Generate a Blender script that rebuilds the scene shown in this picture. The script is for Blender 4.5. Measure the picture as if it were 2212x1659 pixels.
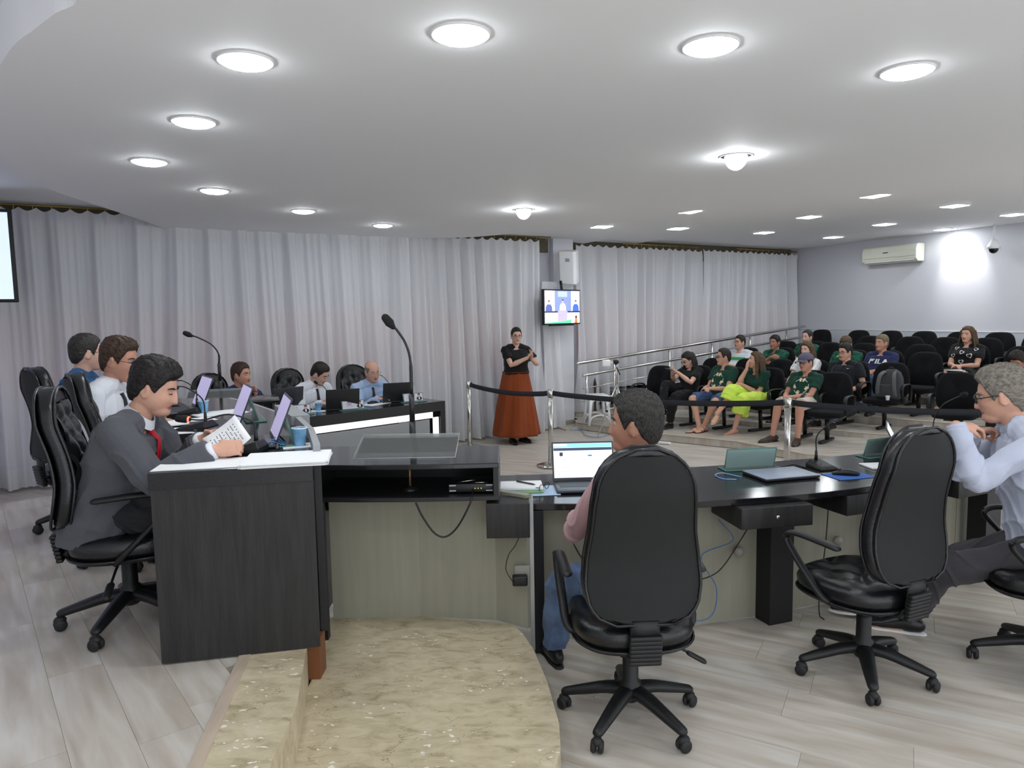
import bpy, bmesh, math, random
import numpy as np
from mathutils import Vector, Matrix, Euler
from mathutils.bvhtree import BVHTree

for o in list(bpy.data.objects): bpy.data.objects.remove(o)
SC = bpy.context.scene
COL = SC.collection
PI = math.pi
random.seed(7)

# ------------------------------------------------------------------ camera
F_PX, IW, IH = 1533.0, 2212, 1659
PITCH = math.atan(147.5 / F_PX); ROLL = 0.017; CAMH = 1.75
c_f = Vector((0, math.cos(PITCH), -math.sin(PITCH)))
_r0 = Vector((1, 0, 0)); _u0 = _r0.cross(c_f)
c_r = _r0 * math.cos(ROLL) - _u0 * math.sin(ROLL)
c_u = _u0 * math.cos(ROLL) + _r0 * math.sin(ROLL)
cd = bpy.data.cameras.new('camera'); cam = bpy.data.objects.new('camera', cd); COL.objects.link(cam)
cd.sensor_fit = 'HORIZONTAL'; cd.sensor_width = 36; cd.lens = 36 * F_PX / IW
cd.clip_start = 0.05; cd.clip_end = 100
M = Matrix.Identity(4)
for i in range(3):
    M[i][0] = c_r[i]; M[i][1] = c_u[i]; M[i][2] = -c_f[i]
M[2][3] = CAMH
cam.matrix_world = M
SC.camera = cam

# ------------------------------------------------------------------ world, exposure
w = bpy.data.worlds.new('world'); SC.world = w; w.use_nodes = True
w.node_tree.nodes['Background'].inputs[0].default_value = (0.90, 0.94, 1.0, 1)
w.node_tree.nodes['Background'].inputs[1].default_value = 1.25
SC.view_settings.view_transform = 'Standard'; SC.view_settings.look = 'None'
SC.view_settings.gamma = 1; SC.view_settings.use_curve_mapping = False
SC.view_settings.exposure = 0.68
LAMP = 36.0          # radiance of the round ceiling lamps

def ray(px, py):
    return c_r * ((px - IW / 2) / F_PX) - c_u * ((py - IH / 2) / F_PX) + c_f
def zpt(px, py, h):
    d = ray(px, py); return Vector((0, 0, CAMH)) + d * ((h - CAMH) / d.z)
def ypt(px, py, Y):
    d = ray(px, py); return Vector((0, 0, CAMH)) + d * (Y / d.y)

# ------------------------------------------------------------------ mesh builder
def tag(o, label=None, cat=None, group=None, kind=None):
    if label: o['label'] = label
    if cat: o['category'] = cat
    if group: o['group'] = group
    if kind: o['kind'] = kind
    return o

def empty(name, loc, rz=0.0, label=None, cat=None, group=None):
    o = bpy.data.objects.new(name, None); COL.objects.link(o)
    o.location = loc; o.rotation_euler = (0, 0, rz); o.empty_display_size = 0.1
    return tag(o, label, cat, group)

def link(name, me, parent=None):
    o = bpy.data.objects.new(name, me); COL.objects.link(o)
    if parent is not None: o.parent = parent
    return o

def copy_tree(o, parent=None):
    c = o.copy(); COL.objects.link(c)
    if parent is not None: c.parent = parent
    for ch in list(o.children): copy_tree(ch, c)
    return c

def V(*a): return Vector(a)

def frames(pts):
    pts = [Vector(p) for p in pts]; n = len(pts); T = []
    for i in range(n):
        a = pts[max(i - 1, 0)]; b = pts[min(i + 1, n - 1)]
        t = (b - a); t = t.normalized() if t.length > 1e-9 else Vector((0, 0, 1)); T.append(t)
    ref = Vector((0, 0, 1)) if abs(T[0].z) < 0.9 else Vector((0, 1, 0))
    nrm = (ref - T[0] * ref.dot(T[0])).normalized(); out = []
    for i in range(n):
        nrm = (nrm - T[i] * nrm.dot(T[i]))
        nrm = nrm.normalized() if nrm.length > 1e-6 else T[i].orthogonal().normalized()
        out.append((pts[i], T[i], nrm, T[i].cross(nrm)))
    return out

def smooth_path(pts, k=6):
    """Catmull-Rom through the points"""
    P = [Vector(p) for p in pts]
    if len(P) < 3: return P
    Q = [P[0] * 2 - P[1]] + P + [P[-1] * 2 - P[-2]]; out = []
    for i in range(1, len(Q) - 2):
        for j in range(k):
            t = j / k; a, b, c, d = Q[i-1], Q[i], Q[i+1], Q[i+2]
            out.append(0.5 * ((2*b) + (c-a)*t + (2*a-5*b+4*c-d)*t*t + (3*b-a-3*c+d)*t*t*t))
    out.append(P[-1]); return out

class MB:
    def __init__(s): s.v = []; s.f = []; s.m = []; s.sm = []
    def add(s, vs, fs, mi=0, sm=True):
        o = len(s.v); s.v += [tuple(v) for v in vs]
        for f in fs: s.f.append(tuple(i + o for i in f)); s.m.append(mi); s.sm.append(sm)
        return s
    def box(s, c, size, R=None, mi=0):
        c = Vector(c); hx, hy, hz = [a / 2 for a in size]
        vs = [Vector((x, y, z)) for z in (-hz, hz) for y in (-hy, hy) for x in (-hx, hx)]
        if R is not None: vs = [R @ v for v in vs]
        return s.add([v + c for v in vs], [(0,2,3,1),(4,5,7,6),(0,1,5,4),(2,6,7,3),(0,4,6,2),(1,3,7,5)], mi, False)
    def rbox(s, c, size, r=0.01, R=None, mi=0, n=3):
        """box with rounded edges"""
        bm = bmesh.new(); bmesh.ops.create_cube(bm, size=1)
        for v in bm.verts: v.co = Vector((v.co.x*size[0], v.co.y*size[1], v.co.z*size[2]))
        bmesh.ops.bevel(bm, geom=bm.edges[:], offset=min(r, min(size)*0.49), segments=n, affect='EDGES', profile=0.5)
        return s.bm(bm, Vector(c), R, mi)
    def bm(s, bm, c=Vector(), R=None, mi=0, sm=True):
        bm.verts.ensure_lookup_table(); bm.verts.index_update()
        vs = [(R @ v.co if R is not None else v.co) + c for v in bm.verts]
        s.add(vs, [[v.index for v in f.verts] for f in bm.faces], mi, sm); bm.free(); return s
    def prism(s, poly, z0, z1, mi=0, mtop=None):
        """vertical prism, poly counter-clockwise"""
        a = sum(poly[i-1][0]*poly[i][1]-poly[i][0]*poly[i-1][1] for i in range(len(poly)))
        if a < 0: poly = list(reversed(poly))
        n = len(poly); vs = [(p[0], p[1], z0) for p in poly] + [(p[0], p[1], z1) for p in poly]
        s.add(vs, [tuple(reversed(range(n)))], mi, False); s.f[-1]
        o = len(s.v) - 2*n
        s.f.append(tuple(range(o+n, o+2*n))); s.m.append(mi if mtop is None else mtop); s.sm.append(False)
        for i in range(n):
            j = (i+1) % n; s.f.append((o+i, o+j, o+n+j, o+n+i)); s.m.append(mi); s.sm.append(False)
        return s
    def loft(s, rings, cap=True, mi=0, closed=True, sm=True):
        n = len(rings[0]); vs = [p for r in rings for p in r]; fs = []
        for i in range(len(rings)-1):
            for j in range(n if closed else n-1):
                k = (j+1) % n; fs.append((i*n+j, i*n+k, (i+1)*n+k, (i+1)*n+j))
        if cap and closed:
            fs.append(tuple(reversed(range(n)))); fs.append(tuple(range((len(rings)-1)*n, len(rings)*n)))
        return s.add(vs, fs, mi, sm)
    def tube(s, pts, r, n=10, mi=0, flat=1.0, up=None, round_ends=False, cap=True):
        fr = frames(pts); rings = []
        if not isinstance(r, list): r = [r]*len(fr)
        def ring(p, T, N, B, ra):
            if up is not None:
                N2 = Vector(up) - T*Vector(up).dot(T)
                if N2.length > 1e-4: N = N2.normalized(); B = T.cross(N)
            ra_, rb_ = (ra if hasattr(ra, '__len__') else (ra, ra*flat))
            return [p + B*math.cos(2*PI*k/n)*ra_ + N*math.sin(2*PI*k/n)*rb_ for k in range(n)]
        def sc(ra, k): return (ra[0]*k, ra[1]*k) if hasattr(ra, '__len__') else ra*k
        def mx(ra): return max(ra) if hasattr(ra, '__len__') else ra
        if round_ends:
            p, T, N, B = fr[0]
            for a in (80, 55, 28): rings.append(ring(p - T*mx(r[0])*math.sin(math.radians(a)), T, N, B, sc(r[0], math.cos(math.radians(a)))))
        for (p, T, N, B), ra in zip(fr, r): rings.append(ring(p, T, N, B, ra))
        if round_ends:
            p, T, N, B = fr[-1]
            for a in (28, 55, 80): rings.append(ring(p + T*mx(r[-1])*math.sin(math.radians(a)), T, N, B, sc(r[-1], math.cos(math.radians(a)))))
        return s.loft(rings, cap, mi)
    def ell(s, c, r, R=None, n=16, m=10, mi=0):
        c = Vector(c); r = (r, r, r) if not hasattr(r, '__len__') else r; rings = []
        for i in range(m+1):
            t = PI*(i+0.001)/(m+0.002); rings.append([Vector((r[0]*math.sin(t)*math.cos(2*PI*k/n), r[1]*math.sin(t)*math.sin(2*PI*k/n), -r[2]*math.cos(t))) for k in range(n)])
        if R is not None: rings = [[R @ p for p in q] for q in rings]
        return s.loft([[p + c for p in q] for q in rings], True, mi)
    def lathe(s, prof, c=(0,0,0), n=24, mi=0, R=None, cap=True):
        c = Vector(c)
        rings = [[Vector((r*math.cos(2*PI*k/n), r*math.sin(2*PI*k/n), z)) for k in range(n)] for r, z in prof]
        if R is not None: rings = [[R @ p for p in q] for q in rings]
        return s.loft([[p + c for p in q] for q in rings], cap, mi)
    def mesh(s, name, mats):
        me = bpy.data.meshes.new(name); me.from_pydata(s.v, [], s.f)
        if not isinstance(mats, (list, tuple)): mats = [mats]
        for m in mats: me.materials.append(m)
        me.polygons.foreach_set('material_index', s.m); me.polygons.foreach_set('use_smooth', s.sm)
        me.update(); return me
    def build(s, name, mats, parent=None, bev=0, fix=True):
        me = s.mesh(name, mats)
        if fix:
            bm = bmesh.new(); bm.from_mesh(me); bmesh.ops.recalc_face_normals(bm, faces=bm.faces[:]); bm.to_mesh(me); bm.free()
        o = link(name, me, parent)
        if bev:
            b = o.modifiers.new('bevel', 'BEVEL'); b.width = bev; b.segments = 2; b.limit_method = 'ANGLE'
        return o

def voxel(mb, size, iters=2, fac=0.5):
    """one closed surface around all pieces of a builder; returns (verts ndarray, faces list)"""
    me = mb.mesh('tmp', [None] if False else [])
    bm = bmesh.new(); bm.from_mesh(me); bmesh.ops.recalc_face_normals(bm, faces=bm.faces[:]); bm.to_mesh(me); bm.free()
    o = bpy.data.objects.new('tmp', me); COL.objects.link(o)
    r = o.modifiers.new('r', 'REMESH'); r.mode = 'VOXEL'; r.voxel_size = size; r.adaptivity = 0
    if iters:
        q = o.modifiers.new('s', 'SMOOTH'); q.factor = fac; q.iterations = iters
    dg = bpy.context.evaluated_depsgraph_get(); dg.update()
    out = bpy.data.meshes.new_from_object(o.evaluated_get(dg))
    bpy.data.objects.remove(o); bpy.data.meshes.remove(me)
    return out

def co_of(me):
    a = np.empty(len(me.vertices)*3); me.vertices.foreach_get('co', a); return a.reshape(-1, 3)
def no_of(me):
    a = np.empty(len(me.vertices)*3); me.vertices.foreach_get('normal', a); return a.reshape(-1, 3)
def set_co(me, a): me.vertices.foreach_set('co', np.ascontiguousarray(a).ravel()); me.update()

def finish(me, name, mats, parent):
    me.name = name; me.materials.clear()
    for m in (mats if isinstance(mats, (list, tuple)) else [mats]): me.materials.append(m)
    me.polygons.foreach_set('use_smooth', [True]*len(me.polygons)); me.update()
    return link(name, me, parent)

def RZ(a): return Matrix.Rotation(a, 3, 'Z')
def RX(a): return Matrix.Rotation(a, 3, 'X')
def RY(a): return Matrix.Rotation(a, 3, 'Y')

# ------------------------------------------------------------------ materials
def srgb(r, g, b):
    f = lambda c: ((c/255+0.055)/1.055)**2.4 if c > 10 else c/255/12.92
    return (f(r), f(g), f(b), 1)
MATS = {}
def mat(name, col, rough=0.5, metal=0.0, spec=0.5, bump=0.0, bscale=200, var=0.0, vscale=6, emit=0, trans=0, sheen=0, coat=0, alpha=1, stretch=None, ior=1.45):
    if name in MATS: return MATS[name]
    m = bpy.data.materials.new(name); MATS[name] = m; m.use_nodes = True
    nt = m.node_tree; b = nt.nodes['Principled BSDF']
    if max(col[:3]) > 1.01: col = srgb(*col[:3])
    col = (col[0], col[1], col[2], 1)
    b.inputs['Base Color'].default_value = col; b.inputs['Roughness'].default_value = rough
    b.inputs['Metallic'].default_value = metal; b.inputs['Specular IOR Level'].default_value = spec
    b.inputs['IOR'].default_value = ior; b.inputs['Alpha'].default_value = alpha
    if trans: b.inputs['Transmission Weight'].default_value = trans
    if coat: b.inputs['Coat Weight'].default_value = coat; b.inputs['Coat Roughness'].default_value = 0.1
    if sheen: b.inputs['Sheen Weight'].default_value = sheen
    if emit: b.inputs['Emission Color'].default_value = col; b.inputs['Emission Strength'].default_value = emit
    L = nt.links
    if bump or var:
        tc = nt.nodes.new('ShaderNodeTexCoord'); mp = nt.nodes.new('ShaderNodeMapping'); L.new(tc.outputs['Object'], mp.inputs[0])
        if stretch: mp.inputs['Scale'].default_value = stretch
    if bump:
        n = nt.nodes.new('ShaderNodeTexNoise'); n.inputs['Scale'].default_value = bscale; n.inputs['Detail'].default_value = 3; L.new(mp.outputs[0], n.inputs['Vector'])
        bp = nt.nodes.new('ShaderNodeBump'); bp.inputs['Strength'].default_value = bump; bp.inputs['Distance'].default_value = 0.01
        L.new(n.outputs['Fac'], bp.inputs['Height']); L.new(bp.outputs[0], b.inputs['Normal'])
    if var:
        n = nt.nodes.new('ShaderNodeTexNoise'); n.inputs['Scale'].default_value = vscale; n.inputs['Detail'].default_value = 4; L.new(mp.outputs[0], n.inputs['Vector'])
        r = nt.nodes.new('ShaderNodeValToRGB'); r.color_ramp.elements[0].position = 0.3; r.color_ramp.elements[1].position = 0.7
        r.color_ramp.elements[0].color = tuple(c*(1-var) for c in col[:3])+(1,); r.color_ramp.elements[1].color = tuple(min(1, c*(1+var)) for c in col[:3])+(1,)
        L.new(n.outputs['Fac'], r.inputs[0]); L.new(r.outputs[0], b.inputs['Base Color'])
    return m

def m_cloth(name, col, **k):
    k.setdefault('rough', 0.85); k.setdefault('bump', 0.25); k.setdefault('bscale', 350); k.setdefault('spec', 0.2); k.setdefault('sheen', 0.1)
    return mat('cloth_'+name, col, **k)
M_BLACKPL = mat('black_plastic', (0.007, 0.0075, 0.008), 0.42, bump=0.15, bscale=400)
M_LEATHER = mat('black_leather', (0.006, 0.0065, 0.008), 0.27, bump=0.14, bscale=160, spec=0.6)
M_CHAIRBACK = mat('chair_back_vinyl', (0.014, 0.016, 0.0155), 0.6, bump=0.35, bscale=500, spec=0.35)
M_BLACKFAB = mat('black_fabric', (0.008, 0.008, 0.009), 0.95, bump=0.4, bscale=300, spec=0.15, sheen=0.05)
M_BLACKGLOSS = mat('black_granite', (0.009, 0.009, 0.011), 0.13, var=0.5, vscale=90, spec=0.6)
M_GRANITE_E = mat('granite_edge', (0.009, 0.0085, 0.009), 0.3, var=0.5, vscale=120)
M_WENGE = mat('wenge_laminate', (0.019, 0.0185, 0.0185), 0.5, bump=0.15, bscale=60, var=0.35, vscale=14, stretch=(3, 3, 0.25))
M_DARKPANEL = mat('dark_panel', (0.008, 0.008, 0.010), 0.45)
M_BEIGEPANEL = mat('beige_laminate', srgb(152, 150, 134), 0.45, var=0.05, vscale=5, stretch=(6, 6, 0.4))
M_GREY = mat('grey_laminate', srgb(150, 153, 157), 0.5)
M_WHITE = mat('white_laminate', srgb(235, 236, 236), 0.35)
M_STEEL = mat('brushed_steel', (0.62, 0.61, 0.58), 0.22, metal=1)
M_CHROME = mat('chrome', (0.7, 0.7, 0.7), 0.1, metal=1)
M_BLACKMET = mat('black_metal', (0.012, 0.012, 0.013), 0.35)
M_PAPER = mat('paper', (0.86, 0.87, 0.88), 0.7)
M_PLATE = mat('ceiling_paint', srgb(240, 241, 242), 0.75)
M_WALL = mat('wall_paint', srgb(214, 214, 220), 0.8, bump=0.05, bscale=80)
M_WALLLOW = mat('wall_paint_lower', srgb(205, 209, 217), 0.8)
M_RUBBER = mat('rubber', (0.015, 0.015, 0.016), 0.6)
M_LENS = mat('lamp_lens', (0.92, 0.97, 1.0), 0.5, emit=1)
M_LENS.node_tree.nodes['Principled BSDF'].inputs['Emission Strength'].default_value = LAMP
M_TRIMW = mat('lamp_trim', (0.8, 0.8, 0.8), 0.4)
M_BLUECUP = mat('blue_plastic', srgb(130, 188, 232), 0.3, var=0.25, vscale=20)
M_WHITEPL = mat('white_plastic', (0.85, 0.86, 0.87), 0.35)
M_CABLEB = mat('blue_cable', srgb(70, 110, 160), 0.5)

def m_glass(name, col, rough=0.02, alpha=0.35):
    """thin pane: tinted see-through, mirror-like at grazing angles, alpha = milky share"""
    m = bpy.data.materials.new(name); m.use_nodes = True; nt = m.node_tree; nt.nodes.clear(); L = nt.links
    o = nt.nodes.new('ShaderNodeOutputMaterial'); t = nt.nodes.new('ShaderNodeBsdfTransparent'); g = nt.nodes.new('ShaderNodeBsdfGlossy'); d = nt.nodes.new('ShaderNodeBsdfDiffuse')
    t.inputs[0].default_value = (col[0], col[1], col[2], 1); g.inputs['Roughness'].default_value = rough; d.inputs[0].default_value = (col[0]*0.8, col[1]*0.8, col[2]*0.8, 1)
    fr = nt.nodes.new('ShaderNodeFresnel'); fr.inputs[0].default_value = 1.16
    a = nt.nodes.new('ShaderNodeMixShader'); b = nt.nodes.new('ShaderNodeMixShader'); b.inputs[0].default_value = alpha
    L.new(fr.outputs[0], a.inputs[0]); L.new(t.outputs[0], a.inputs[1]); L.new(g.outputs[0], a.inputs[2]); L.new(a.outputs[0], b.inputs[1]); L.new(d.outputs[0], b.inputs[2]); L.new(b.outputs[0], o.inputs[0]); return m
M_ACRYLIC = m_glass('clear_acrylic', (0.96, 0.97, 0.97), 0.03, 0.05)
M_ACRYL_E = m_glass('acrylic_edge', (0.95, 0.97, 0.97), 0.1, 0.6)
M_GREENGL = m_glass('green_glass', (0.86, 0.94, 0.92), 0.03, 0.13)
M_GREENGE = m_glass('green_glass_edge', (0.18, 0.42, 0.36), 0.1, 0.75)
M_CLEARL = m_glass('spectacle_lens', (0.95, 0.96, 0.97), 0.02, 0.04)

def m_floor():
    m = bpy.data.materials.new('laminate_plank'); m.use_nodes = True; nt = m.node_tree; b = nt.nodes['Principled BSDF']; L = nt.links
    tc = nt.nodes.new('ShaderNodeTexCoord'); oi = nt.nodes.new('ShaderNodeObjectInfo')
    ad = nt.nodes.new('ShaderNodeVectorMath'); ad.operation = 'ADD'
    sc = nt.nodes.new('ShaderNodeVectorMath'); sc.operation = 'SCALE'; sc.inputs['Scale'].default_value = 30
    cx = nt.nodes.new('ShaderNodeCombineXYZ'); L.new(oi.outputs['Random'], cx.inputs[0]); L.new(oi.outputs['Random'], cx.inputs[1]); L.new(cx.outputs[0], sc.inputs[0])
    L.new(tc.outputs['Object'], ad.inputs[0]); L.new(sc.outputs[0], ad.inputs[1])
    mp = nt.nodes.new('ShaderNodeMapping'); mp.inputs['Scale'].default_value = (1.1, 9, 1); L.new(ad.outputs[0], mp.inputs[0])
    n = nt.nodes.new('ShaderNodeTexNoise'); n.inputs['Scale'].default_value = 1.6; n.inputs['Detail'].default_value = 5; n.inputs['Distortion'].default_value = 0.4; L.new(mp.outputs[0], n.inputs['Vector'])
    r = nt.nodes.new('ShaderNodeValToRGB'); e = r.color_ramp.elements
    e[0].position = 0.28; e[0].color = srgb(172, 161, 148); e[1].position = 0.75; e[1].color = srgb(210, 206, 200)
    k = e.new(0.5); k.color = srgb(192, 184, 173); L.new(n.outputs['Fac'], r.inputs[0])
    hs = nt.nodes.new('ShaderNodeHueSaturation'); mr = nt.nodes.new('ShaderNodeMapRange'); mr.inputs[3].default_value = 0.97; mr.inputs[4].default_value = 1.03
    L.new(oi.outputs['Random'], mr.inputs[0]); L.new(mr.outputs[0], hs.inputs['Value']); L.new(r.outputs[0], hs.inputs['Color'])
    L.new(hs.outputs[0], b.inputs['Base Color']); b.inputs['Roughness'].default_value = 0.36; b.inputs['Specular IOR Level'].default_value = 0.45
    return m
M_PLANK = m_floor()
M_JOINT = mat('plank_joint', srgb(150, 142, 132), 0.8)

def m_marble():
    m = bpy.data.materials.new('cream_marble'); m.use_nodes = True; nt = m.node_tree; b = nt.nodes['Principled BSDF']; L = nt.links
    tc = nt.nodes.new('ShaderNodeTexCoord'); mp = nt.nodes.new('ShaderNodeMapping'); mp.inputs['Rotation'].default_value = (0, 0, 0.7); mp.inputs['Scale'].default_value = (1, 2.0, 1); L.new(tc.outputs['Object'], mp.inputs[0])
    n = nt.nodes.new('ShaderNodeTexNoise'); n.inputs['Scale'].default_value = 9; n.inputs['Detail'].default_value = 8; n.inputs['Roughness'].default_value = 0.65; n.inputs['Distortion'].default_value = 0.6; L.new(mp.outputs[0], n.inputs['Vector'])
    r = nt.nodes.new('ShaderNodeValToRGB'); e = r.color_ramp.elements
    e[0].position = 0.3; e[0].color = srgb(158, 144, 114); e[1].position = 0.72; e[1].color = srgb(205, 194, 170)
    k = e.new(0.48); k.color = srgb(192, 179, 150); k = e.new(0.6); k.color = srgb(202, 189, 160); L.new(n.outputs['Fac'], r.inputs[0])
    # dark hairline cracks
    n2 = nt.nodes.new('ShaderNodeTexNoise'); n2.inputs['Scale'].default_value = 14; n2.inputs['Detail'].default_value = 6; L.new(mp.outputs[0], n2.inputs['Vector'])
    mxv = nt.nodes.new('ShaderNodeMix'); mxv.data_type = 'VECTOR'; mxv.inputs[0].default_value = 0.12; L.new(mp.outputs[0], mxv.inputs[4]); L.new(n2.outputs['Color'], mxv.inputs[5])
    vo = nt.nodes.new('ShaderNodeTexVoronoi'); vo.feature = 'DISTANCE_TO_EDGE'; vo.inputs['Scale'].default_value = 7; L.new(mxv.outputs[1], vo.inputs['Vector'])
    lt = nt.nodes.new('ShaderNodeMath'); lt.operation = 'LESS_THAN'; lt.inputs[1].default_value = 0.010; L.new(vo.outputs['Distance'], lt.inputs[0])
    n3 = nt.nodes.new('ShaderNodeTexNoise'); n3.inputs['Scale'].default_value = 6; L.new(tc.outputs['Object'], n3.inputs['Vector'])
    gt = nt.nodes.new('ShaderNodeMath'); gt.operation = 'GREATER_THAN'; gt.inputs[1].default_value = 0.57; L.new(n3.outputs['Fac'], gt.inputs[0])
    ml = nt.nodes.new('ShaderNodeMath'); ml.operation = 'MULTIPLY'; L.new(lt.outputs[0], ml.inputs[0]); L.new(gt.outputs[0], ml.inputs[1])
    m2 = nt.nodes.new('ShaderNodeMath'); m2.operation = 'MULTIPLY'; m2.inputs[1].default_value = 0.55; L.new(ml.outputs[0], m2.inputs[0])
    # white fossil patches
    vb = nt.nodes.new('ShaderNodeTexVoronoi'); vb.inputs['Scale'].default_value = 22; L.new(mxv.outputs[1], vb.inputs['Vector'])
    l2 = nt.nodes.new('ShaderNodeMath'); l2.operation = 'LESS_THAN'; l2.inputs[1].default_value = 0.2; L.new(vb.outputs['Distance'], l2.inputs[0])
    n4 = nt.nodes.new('ShaderNodeTexNoise'); n4.inputs['Scale'].default_value = 5; mp4 = nt.nodes.new('ShaderNodeMapping'); mp4.inputs['Location'].default_value = (5, 3, 1); L.new(tc.outputs['Object'], mp4.inputs[0]); L.new(mp4.outputs[0], n4.inputs['Vector'])
    g2 = nt.nodes.new('ShaderNodeMath'); g2.operation = 'GREATER_THAN'; g2.inputs[1].default_value = 0.56; L.new(n4.outputs['Fac'], g2.inputs[0])
    ml2 = nt.nodes.new('ShaderNodeMath'); ml2.operation = 'MULTIPLY'; L.new(l2.outputs[0], ml2.inputs[0]); L.new(g2.outputs[0], ml2.inputs[1])
    a = nt.nodes.new('ShaderNodeMix'); a.data_type = 'RGBA'; a.inputs[7].default_value = srgb(235, 230, 214); L.new(ml2.outputs[0], a.inputs[0]); L.new(r.outputs[0], a.inputs[6])
    c = nt.nodes.new('ShaderNodeMix'); c.data_type = 'RGBA'; c.inputs[7].default_value = srgb(96, 84, 66); L.new(m2.outputs[0], c.inputs[0]); L.new(a.outputs[2], c.inputs[6])
    L.new(c.outputs[2], b.inputs['Base Color']); b.inputs['Roughness'].default_value = 0.3
    return m
M_MARBLE = m_marble()

def m_curtain(name='sheer_curtain', col=(248, 249, 252)):
    m = bpy.data.materials.new(name); m.use_nodes = True; nt = m.node_tree; nt.nodes.clear(); L = nt.links
    o = nt.nodes.new('ShaderNodeOutputMaterial'); d = nt.nodes.new('ShaderNodeBsdfDiffuse'); t = nt.nodes.new('ShaderNodeBsdfTranslucent'); tr = nt.nodes.new('ShaderNodeBsdfTransparent')
    d.inputs[0].default_value = srgb(*col); t.inputs[0].default_value = srgb(*col)
    a = nt.nodes.new('ShaderNodeMixShader'); a.inputs[0].default_value = 0.3; b = nt.nodes.new('ShaderNodeMixShader'); b.inputs[0].default_value = 0.17
    L.new(d.outputs[0], a.inputs[1]); L.new(t.outputs[0], a.inputs[2]); L.new(a.outputs[0], b.inputs[1]); L.new(tr.outputs[0], b.inputs[2]); L.new(b.outputs[0], o.inputs[0]); return m
M_CURTAIN = m_curtain()
def m_screen(name, col, e=1.0):
    return mat('screen_'+name, col, 0.3, emit=e)
# ================================================================== SETTING
def struct(name, mb, mats, parent=None, **k):
    o = mb.build(name, mats, parent, **k); o['kind'] = 'structure'; return o

def clip_rect(poly, x0, x1, y0, y1):
    """polygon clipped to an axis aligned rectangle"""
    def cut(P, f, g):
        out = []
        for i in range(len(P)):
            a, b = P[i-1], P[i]; fa, fb = f(a), f(b)
            if (fa >= 0) != (fb >= 0):
                t = fa/(fa-fb); out.append((a[0]+(b[0]-a[0])*t, a[1]+(b[1]-a[1])*t))
            if fb >= 0: out.append(b)
        return out
    for f in (lambda p: p[0]-x0, lambda p: x1-p[0], lambda p: p[1]-y0, lambda p: y1-p[1]):
        poly = cut(poly, f, None)
        if len(poly) < 3: return []
    return poly

def lay_planks(parent, region, ang, ztop, th=0.006, W=0.19, Ln=1.28, bounds=None, seed=1):
    """laminate boards, each an object, clipped to the region's outline"""
    rnd = random.Random(seed); c, s = math.cos(-ang), math.sin(-ang)
    R = [(p[0]*c-p[1]*s, p[0]*s+p[1]*c) for p in region]
    xs = [p[0] for p in R]; ys = [p[1] for p in R]; full = None; n = 0
    y = math.floor(min(ys)/W)*W
    while y < max(ys):
        x = math.floor(min(xs)/Ln)*Ln - rnd.uniform(0, Ln)
        while x < max(xs):
            q = clip_rect(R, x+0.0006, x+Ln-0.0006, y+0.0005, y+W-0.0005)
            if len(q) >= 3:
                ar = abs(sum(q[i-1][0]*q[i][1]-q[i][0]*q[i-1][1] for i in range(len(q))))/2
                if ar > 0.004 and n < 300:
                    isfull = ar > 0.995*(Ln-0.0012)*(W-0.001)
                    if isfull and full is not None: me = full
                    else:
                        loc = [(p[0]-x, p[1]-y) for p in q]
                        me = MB().prism(loc, -th, 0, 0).mesh('plank', M_PLANK)
                        if isfull: full = me
                    o = link('plank', me, parent); o.location = (x*math.cos(ang)-y*math.sin(ang), x*math.sin(ang)+y*math.cos(ang), ztop)
                    o.rotation_euler = (0, 0, ang); n += 1
            x += Ln
        y += W
    return n

A151 = math.radians(151)
# main floor, z = 0 on the boards
def rot2(p, a): return (p[0]*math.cos(a)-p[1]*math.sin(a), p[0]*math.sin(a)+p[1]*math.cos(a))
flr_poly = [(-7, -0.6), (9.5, -0.6), (9.5, 8), (6.3, 15.2), (-7.2, 6.6)]
floor = struct('floor', MB().prism([rot2(p, -A151) for p in flr_poly], -0.12, -0.006), M_PLANK)
floor.rotation_euler = (0, 0, A151)
reg = [(-0.55, 3.85), (0.08, 1.2), (5.6, 1.2), (5.0, 6.2), (3.2, 7.4), (0.2, 7.4), (-0.8, 6.0)]
fl_boards = empty('floor_boards', (0, 0, 0)); fl_boards['kind'] = 'structure'
lay_planks(fl_boards, reg, A151, 0.0, W=0.24, seed=3)

# raised dais on the left, z = .36
DZ = 0.36
edge_in = [(-0.74, -0.5), (-0.76, 1.0), (-0.79, 2.09), (-0.81, 2.43), (-0.90, 2.87), (-0.98, 3.2), (-1.55, 4.5), (-2.1, 5.4), (-2.8, 6.35)]
dais_poly = edge_in + [(-3.25, 6.1), (-3.7, 5.69), (-4.0, 5.42), (-7.0, 2.7), (-7.0, -0.5)]
dais = struct('floor_dais', MB().prism(dais_poly, 0, DZ-0.008), M_JOINT)
def offs(pl, d):
    return [(p[0]-d, p[1]) for p in pl]
trim_in = [(-1.05, -0.5), (-1.0, 1.0), (-0.985, 2.09), (-1.04, 2.43), (-1.11, 2.86), (-1.2, 3.2)]
trim_out = [(-1.10, -0.5), (-1.045, 1.0), (-1.03, 2.09), (-1.085, 2.43), (-1.155, 2.85), (-1.25, 3.2)]
lay_planks(dais, trim_out[1:] + [(-1.7, 4.5), (-2.3, 5.5), (-2.85, 6.3), (-3.25, 6.1), (-3.7, 5.69), (-4.0, 5.42), (-5.4, 4.2), (-4.5, 1.0)], math.radians(128), DZ, 0.008, W=0.19, seed=5)
struct('trim_1', MB().prism(trim_out + list(reversed(trim_in)), DZ-0.01, DZ+0.008), mat('threshold_wood', srgb(186, 170, 152), 0.4, var=0.08, vscale=5, stretch=(8, 1, 1)))
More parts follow.
